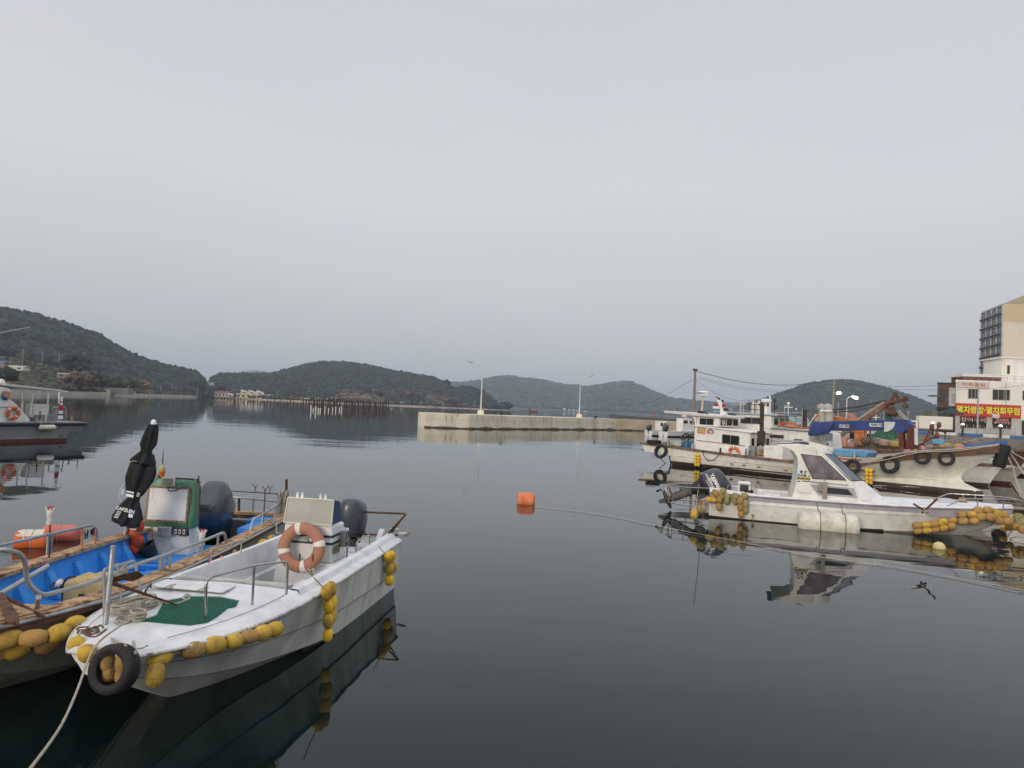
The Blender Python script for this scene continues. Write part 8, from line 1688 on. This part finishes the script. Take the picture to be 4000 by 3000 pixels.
mb = MB(); mb.hexa([(-4.5, -1.6, 3.36), (.0, -1.6, 3.10), (.0, 1.6, 3.10), (-4.5, 1.6, 3.36)], [(-4.5, -1.6, 3.46), (.0, -1.6, 3.17), (.0, 1.6, 3.17), (-4.5, 1.6, 3.46)]); mb.tube([(-4.5, -1.7, 3.40), (.6, -1.0, 3.10), (.6, 1.0, 3.10)], .05, 6); cnp = part('stern_canopy', mb, mat('canopy_frame_white', (.70, .69, .65), .5), fb)
mb = MB(); mb.hexa([(-4.4, -1.5, 3.47), (-.05, -1.5, 3.19), (.5, 1.0, 3.19), (-4.4, 1.5, 3.5)], [(-4.4, -1.4, 3.50), (-.1, -1.4, 3.22), (.4, .9, 3.22), (-4.4, 1.4, 3.52)]); part('canopy_cover', mb, mat('canopy_tan', (.34, .29, .26), .8, bump=.2), cnp)
for a, b, c2, d2, y in ((178, 1648, 190, 1538, -1.6), (118, 1622, 130, 1535, -1.5), (88, 1620, 90, 1512, 1.5), (230, 1575, 232, 1530, 1.5)): mb = MB(); mb.tube([Fy.hit(a, b, 1, y), Fy.hit(c2, d2, 1, y)], .045, 7); part('canopy_post', mb, mat('canopy_frame_white', (0, 0, 0)), fb)
mb = MB(); mb.box(Fy.hit(144, 1605, 1, -.6), (.95, .8, .85)); part('white_locker', mb, mat('ferry_white', (0, 0, 0)), fb, bevel=.03); mb = MB(); mb.box(Fy.hit(146, 1636, 1, -.6) + Vector((.2, 0, 0)), (1.4, 1.0, .55)); part('grey_locker', mb, grey_h, fb, bevel=.03)
mb = MB(); y = -.2; mb.tube(roundpath([Fy.hit(*q, 1, y) for q in [(205, 1650), (205, 1590), (258, 1590), (259, 1650)]], .12), .04, 6); mb.tube([Fy.hit(205, 1634, 1, y), Fy.hit(259, 1636, 1, y)], .03, 6); part('stern_rail', mb, galv, fb)
mb = MB(); mb.tube(roundpath([Fy.hit(*q, 1, 1.2) for q in [(83, 1600), (84, 1562), (118, 1564), (112, 1625)]], .1), .03, 6); part('davit_frame', mb, galv, fb)
for a, b, c2, r_, m_ in ((313, 1652, 1607, .025, rust), (279, 1648, 1624, .06, wood), (155, 1645, 1605, .035, rust)): mb = MB(); mb.tube([Fy.hit(a, b, 1, -1.5), Fy.hit(a + 2, c2, 1, -1.5)], r_, 6); part('stanchion', mb, m_, fb)
mb = MB(); mb.lathe([(.20, 0), (.24, .1), (.24, .4), (.16, .62), (.05, .68)], 16, Fy.hit(2, 1525, 1, -.6)); part('radome', mb, mat('ferry_white', (0, 0, 0)), fb)
mb = MB(); mb.tube([Fy.hit(-10, 1302, 1, -.6), Fy.hit(118, 1277, 1, -.6)], .022, 5); mb.tube([Fy.hit(-10, 1302, 1, -.6), Fy.hit(-160, 1500, 1, -.6)], .03, 5); part('whip_aerial', mb, lamp_m, fb)
c = Fy.hit(52, 1614, 1, -1.90); lifebuoy(Fy, c, .30, .10, basis((1, 0, 0), (0, 0, 1)), orange, 'orange lifebuoy with pale bands on the white cabin at the left edge', .8)
c = Fy.hit(185, 1670, 1, -2.32); t, c = onboard(Fy, 'fender', 'white cylinder fender lying against the grey hull under its black rail', 'fender', c); mb = mbt(c); mb.lathe([(.04, -.5), (.12, -.48), (.16, -.38), (.165, 0), (.16, .38), (.12, .48), (.04, .5)], 14, c, Matrix(((0, 0, 1), (0, 1, 0), (-1, 0, 0)))); part('body', mb, mat('dirty_fender', (.66, .62, .54), .6, dirt=(.25, .2, .14), da=.6, ds=5), t)
for sx in (-.42, .42): mb = mbt(c); mb.tube([c + Vector((sx, 0, .12)), c + Vector((sx * .6, .15, .42))], .012, 5); part('cord', mb, rope_m, t)
c = Fy.hit(243, 1645, 1, -1.7); t, c = onboard(Fy, 'flag', 'furled white, red and black flag on the grey boat\'s stern staff', 'flag', c)
tp = Fy.hit(242, 1544, 1, -1.7); mb = mbt(c); mb.tube([c, tp], .02, 5); part('staff', mb, rust, t)
for z0, z1, w_, m_ in ((.05, .40, .07, ink_w), (.40, .46, .08, black_pl), (.46, .62, .09, ink_w), (.62, .98, .12, mat('flag_red', (.40, .03, .04), .8)), (.98, 1.16, .14, ink_w), (1.16, 1.26, .15, black_pl), (1.26, 1.5, .16, ink_w)):
    mb = mbt(c); mb.loft([[tp + Vector((w_ * k * math.cos(a), .05 * math.sin(a), -zz)) for a in np.linspace(0, 6.0, 9)] for zz, k in ((z0, .9), ((z0 + z1) / 2, 1.05), (z1, 1))], close=True, cap0=True, cap1=True); part('cloth', mb, m_, t)
mb = mbt(Fy.hit(152, 1648, 1, -2.0)); cc = Fy.hit(152, 1648, 1, -2.0); coil(mb, cc, .14, 4, .02, .02, .8); solo(Fy, 'rope_coil', 'small pale rope bundle on the grey boat\'s deck edge', 'rope', cc, mb, rope_m)

# ------------------------------------------------------------------ fish weir of stakes
stake = mat('weir_stake', (.050, .028, .022), .9, var=.3, bump=0); wst = mat('white_stake', (.68, .68, .64), .6, bump=0)
we = thing('fish_weir', 'long fish weir of dark stakes reaching out from the shore', 'fish weir', (-70, 250, 0)); wo = Vector((-70, 250, 0))
pathw = [(770, 1570, 430), (860, 1573, 400), (1000, 1578, 380), (1100, 1583, 330), (1175, 1590, 280), (1230, 1595, 250), (1330, 1595, 250), (1420, 1597, 262), (1500, 1599, 280), (1520, 1600, 282), (1512, 1588, 330), (1430, 1586, 335), (1370, 1590, 320), (1290, 1590, 300), (1210, 1580, 340)]
wp = [D(a, 1600, d_) for a, b, d_ in pathw]
for p in wp: p.z = 0
tot = [0]
for a, b in zip(wp, wp[1:]): tot.append(tot[-1] + (b - a).length)
stk = []
px_list = list(range(770, 1180, 13)) + list(range(1180, 1521, 6)) + list(range(1214, 1514, 8))
base_me = MB(); base_me.tube([(0, 0, -.5), (0, 0, 1)], .17, 5); sm_ = part('stake', base_me, stake, we); me_s = sm_.data
first = True
for k, px in enumerate(px_list):
    back = k >= len(px_list) - len(range(1214, 1514, 8))
    d_ = np.interp(px, [770, 1000, 1175, 1240, 1420, 1520], [430, 380, 285, 250, 262, 284]) if not back else np.interp(px, [1214, 1290, 1370, 1514], [340, 300, 320, 335])
    p = D(px + random.uniform(-2, 2), 1600, d_) - wo; hgt = (2.4 if px < 1180 else 3.6) * random.uniform(.7, 1.15) * (1.25 if back else 1)
    o = sm_ if first else sm_.copy()
    if not first: COL.objects.link(o); o.parent = we
    first = False; o.location = (p.x, p.y, 0); o.scale = (1.25, 1.25, hgt) if px < 1180 else (1, 1, hgt); o.rotation_euler = (random.uniform(-.03, .03), random.uniform(-.04, .04), 0)
for px, ya, yb3 in ((1214, 1578, 1605), (1224, 1590, 1602), (1233, 1583, 1608), (1243, 1590, 1604), (1251, 1590, 1604), (1269, 1583, 1600), (1283, 1590, 1602), (1299, 1587, 1602), (1311, 1584, 1602), (1326, 1588, 1600), (1334, 1582, 1600)):
    p = G(px, yb3 + 3) - wo; mb = MB(); mb.tube([(0, 0, -.5), (0, 0, (yb3 - ya) / 2700 * (p + wo).y * .95)], .17, 6); o = part('white_post', mb, wst, we); o.location = (p.x, p.y, 0)
for pth, zz in ((range(1180, 1521, 20), 1.0), (range(1180, 1521, 20), .5), (range(770, 1181, 30), 1.2)):
    mb = MB(); pts = []
    for px in pth: d_ = np.interp(px, [770, 1000, 1175, 1240, 1420, 1520], [430, 380, 285, 250, 262, 284]); p = D(px, 1600, d_) - wo; pts.append((p.x, p.y, zz + .2 * math.sin(px)))
    mb.tube(pts, .07 if zz != 1.2 else .04, 4); part('rail', mb, stake, we)
# ------------------------------------------------------------------ shore details on the left
def land_pt(Lnd, px, v): return Lnd.pt(px, v)
seaw = mat('seawall_concrete', (.42, .39, .34), .9, var=.15, vs=.1, dirt=(.24, .22, .19), da=.6, ds=.1, bump=0)
mb = MB(); secs = []
for px in range(-700, 801, 20):
    d0 = interp(LEFT.cols, px, 1) - 1.2; dx = D(px, 1600, 1.0).x; h_ = 1.9 + .15 * math.sin(px * .02); secs.append([Vector((dx * (d0 - .6), d0 - .6, -.5)), Vector((dx * d0, d0, h_)), Vector((dx * (d0 + 4), d0 + 4, h_ + .05)), Vector((dx * (d0 + 4), d0 + 4, -.5))])
mb.loft(secs); tag(part('seawall', mb, seaw), 'grey seawall running along the foot of the left hillside', 'seawall')
mb = MB(); secs = []
for px in range(820, 2000, 20):
    d0 = interp(ISLE.cols, px, 1) - 2; dx = D(px, 1600, 1.0).x; h_ = 1.0 + .6 * noise.noise(Vector((px * .05, 0, 0))); secs.append([Vector((dx * (d0 - 1), d0 - 1, -.5)), Vector((dx * d0, d0, max(.5, h_))), Vector((dx * (d0 + 10), d0 + 10, 1.4)), Vector((dx * (d0 + 12), d0 + 12, -.5))])
mb.loft(secs); part('beach', mb, mat('shore_sand', (.44, .37, .30), .95, var=.3, vs=.05, dirt=(.15, .13, .11), da=.8, ds=.08, bump=0), kind='structure')
def far_house(label, px0, px1, pyt, pyb, d_, wall, roof, kind='house', rooft='gable', wins=0, z0=None):
    a, b = D(px0, pyb, d_), D(px1, pyt, d_); w_ = b.x - a.x; zb_ = a.z if z0 is None else z0; h_ = b.z - zb_
    o = thing(kind, label, 'building', (a.x, a.y, zb_ - .5)); mb = MB(); mb.box((w_ / 2, w_ * .25, h_ * .36 + .25), (w_, w_ * .5, h_ * .72 + .5)); part('wall', mb, wall, o)
    mb = MB(); zt_ = h_ * .72 + .5
    if rooft == 'gable': mb.prism([(-w_ * .04, -w_ * .04, zt_), (-w_ * .04, w_ * .54, zt_), (-w_ * .0, w_ * .25, zt_ + h_ * .28)], (w_ * 1.08, 0, 0))
    else: mb.prism([(-.1, -.1, zt_), (w_ + .1, -.1, zt_), (w_ + .1, w_ * .52, zt_), (-.1, w_ * .52, zt_)], h_ * .12)
    part('roof', mb, roof, o)
    for k in range(wins):
        x = w_ * (k + .5) / wins; mb = MB(); mb.box((x, -.03, zt_ * .55), (w_ / wins * .4, .1, zt_ * .4)); part('window', mb, glass, o)
    return o
hw, hy, hr, hg_ = mat('house_white', (.66, .65, .60), .7, bump=0), mat('house_cream', (.62, .52, .32), .7, bump=0), mat('roof_red', (.24, .06, .045), .8, bump=0), mat('roof_grey', (.25, .25, .24), .8, bump=0)
far_house('pale green greenhouse roof high on the left slope', 22, 92, 1429, 1441, 380, mat('greenhouse_pale', (.55, .60, .50), .6, bump=0), mat('greenhouse_pale', (0, 0, 0)), 'greenhouse', wins=2)
far_house('brown-roofed house at the left edge of the slope', -30, 18, 1410, 1432, 330, mat('house_brown', (.24, .19, .14), .8, bump=0), mat('roof_blue', (.05, .16, .30), .7, bump=0))
far_house('long house with a pale flat roof in the middle of the left slope', 222, 328, 1458, 1472, 430, mat('house_brown', (0, 0, 0)), hw, rooft='flat', wins=3)
far_house('small cream house below the long one on the left slope', 334, 368, 1471, 1486, 430, hy, hg_, wins=2)
far_house('small lit cream hut at the seawall beside the dark shed', 405, 424, 1516, 1530, 440, hy, hg_, rooft='flat', z0=1.9)
far_house('grey retaining wall building on the shore of the left slope', 424, 500, 1513, 1538, 445, mat('wall_grey', (.20, .20, .19), .9, bump=0), hg_, 'retaining_wall', 'flat', z0=1.5)
far_house('dark shed on the shore left of the lit hut', 365, 405, 1522, 1535, 430, mat('shed_dark', (.03, .035, .03), .8, bump=0), hg_, 'shed', 'flat', z0=1.6)
far_house('low white house with a red roof at the end of the shore road', 836, 895, 1528, 1550, 815, hw, hr, wins=4, z0=1.6)
far_house('small cream hut right of the red-roofed house', 887, 909, 1538, 1550, 810, hy, hw, wins=1, z0=1.6)
# the holiday flats: a row of white terraced blocks with mono-pitch towers
a, b = D(923, 1552, 805), D(1085, 1552, 805); o = thing('holiday_flats', 'row of cream flats with three slanted white roof towers on the shore', 'building', (a.x, a.y, 1.5)); w_ = b.x - a.x
mb = MB(); mb.box((w_ * .42, 4, 2.4), (w_ * .84, 8, 4.8)); part('wall', mb, mat('flats_cream', (.70, .60, .36), .7, bump=0), o)
mb = MB(); mb.box((w_ * .42, 3.8, 5.0), (w_ * .88, 8.4, .4)); part('roof_slab', mb, hw, o)
for k in range(3):
    x = w_ * (.10 + .185 * k); ww = w_ * .155; mb = MB(); mb.prism([(x, 0, 5.2), (x + ww, 0, 5.2), (x + ww, 0, 7.4), (x, 0, 9.6)], (0, 5, 0)); part('roof_tower', mb, hw, o)
    mb = MB(); mb.box((x + ww * .55, -.05, 6.2), (ww * .5, .1, 1.2)); part('tower_window', mb, mat('roof_red', (0, 0, 0)), o)
for k in range(7): mb = MB(); mb.box((w_ * (.05 + .12 * k), -.05, 2.3), (w_ * .05, .1, 2.6)); part('window', mb, glass, o)
mb = MB(); mb.box((w_ * .94, 3, 1.9), (w_ * .12, 6, 3.8)); part('annex', mb, hw, o)
for i, (px, pt2, w2) in enumerate(((782, 1489, 8), (792, 1486, 8), (804, 1492, 10), (818, 1494, 9), (829, 1492, 7))):
    far_house(['white house farthest left in the hamlet in the gap between the hills', 'tall white house second from left in the hamlet in the gap', 'low white house in the middle of the hamlet in the gap', 'white house second from right in the hamlet in the gap', 'white house farthest right in the hamlet in the gap'][i], px, px + w2, pt2 + 1, pt2 + 9, 880, hw, hw, z0=D(px, pt2 + 10, 880).z - 1)
far_house('tiny hut on the low point right of the brown slope', 1695, 1712, 1578, 1585, 960, hy, hg_, z0=1.5)
for i, (px, w2, t_) in enumerate(((2200, 9, 1593), (2219, 9, 1596), (2236, 10, 1596), (2252, 8, 1598), (2280, 12, 1601), (2302, 9, 1603), (2320, 10, 1604))):
    far_house(['tallest white house of the far hamlet across the bay', 'second white house of the far hamlet', 'third white house of the far hamlet', 'fourth, narrow white house of the far hamlet', 'wide white house of the far hamlet, right of the second lamp', 'small white house of the far hamlet near its right end', 'last white house of the far hamlet on the right'][i], px, px + w2, t_ + (1 if i == 0 else 4), t_ + 9, 2420, hw, hw, z0=D(px, t_ + 9, 2420).z)
# pale road climbing the brown cutting on the centre hill, bare terraces
road = mat('pale_road', (.42, .35, .28), .9, var=.1, vs=.05, bump=0)
def strip(name, Lnd, pts, wd, m, dz=1.6):
    P = []
    for (a, b), (c2, d2) in zip(pts, pts[1:]):
        for k in range(10): P.append((a + (c2 - a) * k / 10, b + (d2 - b) * k / 10))
    P.append(pts[-1]); secs = [[Lnd.pt(a, b) + Vector((0, -wd * .3, dz)), Lnd.pt(a, b + .012) + Vector((0, wd * .3, dz + wd * .25)), Lnd.pt(a, b + .014) + Vector((0, wd * .3, 0))] for a, b in P]
    mb = MB(); mb.loft(secs); return part(name, mb, m, kind='structure', recalc=False)
strip('road', ISLE, [(1180, .02), (1260, .03), (1340, .06), (1410, .12), (1475, .20), (1490, .20), (1530, .10), (1580, .02)], 4, road)
strip('bare_slope', ISLE, [(1290, .05), (1380, .10), (1450, .16), (1500, .10)], 9, mat('bare_earth', (.26, .17, .12), .95, var=.3, vs=.06, bump=0))
strip('bare_slope', ISLE, [(1660, .22), (1700, .30), (1740, .28)], 10, mat('bare_earth', (0, 0, 0)))
strip('shore_road', LEFT, [(500, .03), (600, .05), (700, .06), (800, .06)], 3, road, .8)
# individual trees
bark = mat('tree_bark', (.06, .045, .035), .9, bump=0)
def tree(name, label, base, h_, r_, pal, n=70, cone=False, cat='tree'):
    o = thing(name, label, cat, base); mb = MB(); mb.tube([(0, 0, -.5), (random.uniform(-.2, .2), 0, h_ * .4), (random.uniform(-.3, .3), 0, h_ * .75)], h_ * .035, 5, r2=h_ * .012)
    for k in range(4): a = k * 1.6; mb.tube([(0, 0, h_ * (.3 + .1 * k)), (r_ * .6 * math.cos(a), r_ * .6 * math.sin(a), h_ * (.5 + .1 * k))], h_ * .012, 4)
    part('trunk', mb, bark, o)
    P = rng.normal(size=(n, 3)); P /= np.linalg.norm(P, axis=1)[:, None]; P *= rng.uniform(.35, 1, (n, 1)) ** .6; P[:, :2] *= r_; P[:, 2] = h_ * .62 + P[:, 2] * h_ * .36
    if cone: P[:, :2] *= (1.25 - (P[:, 2:3] / h_)) * 1.1
    S = rng.uniform(.14, .30, (n, 1)) * r_ * np.array([[1, 1, .75]]); C_ = pal[rng.integers(0, len(pal), n)] * rng.uniform(.7, 1.3, (n, 1))
    crowns('crown', P, S, C_, forest, o, kind=None); return o
DK = PINE * .8
tspec = [('dark_tree', 'large dark evergreen tree standing out on the left slope', LEFT, 285, .36, 16, 9, DK), ('bare_tree', 'reddish brown bare tree by the seawall of the left slope', LEFT, 300, .03, 11, 7, RUST), ('bare_tree', 'brown bush tree right of the reddish one on the left shore', LEFT, 352, .035, 12, 9, BRUSH), ('round_tree', 'olive tree behind the small cream house on the left slope', LEFT, 345, .16, 9, 7, BRUSH), ('round_tree', 'olive green tree right of the small cream house', LEFT, 440, .11, 13, 10, BRUSH), ('round_tree', 'olive tree above the grey retaining wall', LEFT, 486, .09, 12, 8, BRUSH),
         ('yellow_tree', 'small pale tan tree at the foot of the left forest', LEFT, 555, .08, 10, 6, np.array([(.22, .14, .07), (.18, .12, .07)])), ('dark_tree', 'dark shrub tree near the left frame edge behind the patrol boat', LEFT, 8, .12, 9, 6, DK), ('dark_tree', 'dark tree in the gap between the left and centre hills', LEFT, 768, .2, 15, 9, DK), ('dark_tree', 'dark green tree left of the red-roofed house', ISLE, 868, .06, 13, 10, DK),
         ('rust_tree', 'tallest rust-brown tree on the centre hill\'s right shoulder', ISLE, 1560, .16, 16, 10, RUST), ('rust_tree', 'broad rust-brown tree right of the tallest one', ISLE, 1598, .13, 15, 12, RUST), ('rust_tree', 'rust-brown tree nearest the pale path on the centre hill', ISLE, 1535, .12, 12, 7, RUST), ('rust_tree', 'small orange-brown tree alone in the forest above the road', ISLE, 1474, .22, 11, 7, RUST), ('rust_tree', 'brown bush tree below the bare terrace on the point', ISLE, 1762, .1, 12, 8, RUST),
         ('dark_tree', 'dark pine on the skyline of the point, nearest the bare terrace', ISLE, 1738, .9, 13, 7, DK), ('dark_tree', 'dark pine at the point\'s right-hand skyline notch', ISLE, 1752, .8, 12, 6, DK), ('dark_tree', 'rounded dark tree low on the far right tip of the point', ISLE, 1975, .4, 12, 12, DK)]
for nm, lab, Ln, px, v, h_, r_, pal in tspec: tree(nm, lab, Ln.pt(px, v), h_, r_, pal, 90)
# poles along the shore
pol = mat('far_pole', (.34, .32, .29), .8, bump=0)
pspec = [(87, 1425, 1362, 390), (163, 1425, 1370, 395), (230, 1412, 1382, 450), (288, 1462, 1440, 440), (386, 1520, 1492, 420), (500, 1535, 1505, 450), (584, 1515, 1495, 560), (627, 1530, 1502, 600), (672, 1522, 1497, 650), (706, 1525, 1510, 660), (728, 1535, 1508, 700), (771, 1540, 1513, 700), (886, 1535, 1513, 780), (1085, 1555, 1532, 770), (1202, 1562, 1544, 770), (1310, 1566, 1552, 770), (1363, 1566, 1549, 770), (575, 1535, 1511, 520), (104, 1442, 1426, 380)]
pl_lab = ['tallest pale utility pole high on the left slope', 'second tall utility pole on the left slope, right of the tallest', 'faint pole before the dark evergreen tree', 'short pole above the long pale roof', 'pole rising beside the brown shore tree', 'pole at the right end of the retaining wall', 'pole just right of the pale tan tree', 'pole with white sign box on the shore road', 'pole left of the last dark wood on the left shore', 'short post between two shore-road poles', 'tall shore pole near the left hill\'s end', 'pole at the end of the left shore', 'pole left of the red-roofed house\'s ridge', 'pole right of the cream flats', 'pole on the beach right of the flats', 'first pole beside the brown cutting', 'second pole beside the brown cutting', 'low pole on the shore above the first weir stakes', 'small white post beside the greenhouse']
for (px, pb2, pt2, d_), lab in zip(pspec, pl_lab): 
    o, hh = pole_thing('utility_pole', lab, 'utility pole', px, pb2, pt2, d_, .16 * d_ / 450, pol, group='poles along the left shore')
    if px in (87, 163): mb = MB(); mb.box((0, 0, hh * .9), (2.4, .15, .15)); mb.box((0, 0, hh * .78), (1.8, .15, .15)); part('crossarm', mb, pol, o)
# bay details: barge, buoys, red light tower, oyster rafts
g = G(2083, 1611); o = thing('work_barge', 'rusty brown barge with two tall posts far out in the bay', 'barge', (g.x, g.y, 0)); s = g.y / 2700
mb = MB(); mb.box((0, 0, 3 * s), (36 * s, 12 * s, 9 * s)); part('hull', mb, rust, o)
for x, h2 in ((-15, 15), (-10, 11), (16, 9)): mb = MB(); mb.box((x * s, 0, (h2 / 2 + 4) * s), (3 * s, 3 * s, h2 * s)); part('post', mb, rust, o)
mb = MB(); mb.box((4 * s, 0, 9 * s), (14 * s, 6 * s, 5 * s)); part('deckhouse', mb, mat('barge_tan', (.35, .22, .12), .8), o)
p = D(2558, 1618, 650); o = thing('light_tower', 'small red harbour light tower standing in the bay', 'lighthouse', (p.x, p.y, -.2)); zz = D(2558, 1603, 650).z
mb = MB(); mb.lathe([(1.2, 0), (1.1, zz * .25), (.7, zz * .3), (.55, zz * .75), (.9, zz * .78), (.9, zz * .84), (.45, zz * .86), (.45, zz), (.1, zz * 1.08)], 12); part('tower', mb, mat('faded_red_tower', (.50, .09, .08), .6, bump=0), o)
bl = ['white float farthest left in the bay, before the brown slope', 'white float in front of the centre point\'s wood', 'yellow float between the weir and the flats', 'small white float off the weir\'s right end', 'white float right of the breakwater\'s second lamp', 'white float off the point\'s tip', 'small white float left of the barge']
for (px, py, m_), lab in zip(((1470, 1596, wst), (1735, 1592, wst), (1138, 1581, mat('float_yellow_far', (.6, .42, .08), .6, bump=0)), (1527, 1596, wst), (2126, 1615, wst), (1982, 1604, wst), (2015, 1605, wst)), bl):
    g = G(px, py + 2); r_ = g.y / 2700 * 2.2; mb = MB(); mb.ell((0, 0, 0), (r_, r_, r_ * .8), 10, 6); o = part('float', mb, m_); o.location = (g.x, g.y, 0); tag(o, lab, 'float', 'floats scattered in the bay')
rf = thing('oyster_stakes', 'dotted rows of oyster farm stakes off the far point', 'oyster farm', (-60, 640, 0)); n_ = 0
bm_ = MB(); bm_.tube([(0, 0, -.3), (0, 0, 1)], .28, 4); ob_ = None
for px in range(1785, 2090, 5):
    g = G(px, 1600 + (px - 1785) * .028 + 1.5 + random.uniform(-.6, .6)) - Vector((-60, 640, 0))
    o = part('stake', bm_, stake if True else wst, rf) if ob_ is None else ob_.copy()
    if ob_ is not None: COL.objects.link(o); o.parent = rf
    ob_ = ob_ or o; o.location = (g.x, g.y, 0); o.scale = (1, 1, random.uniform(.6, 1.4))
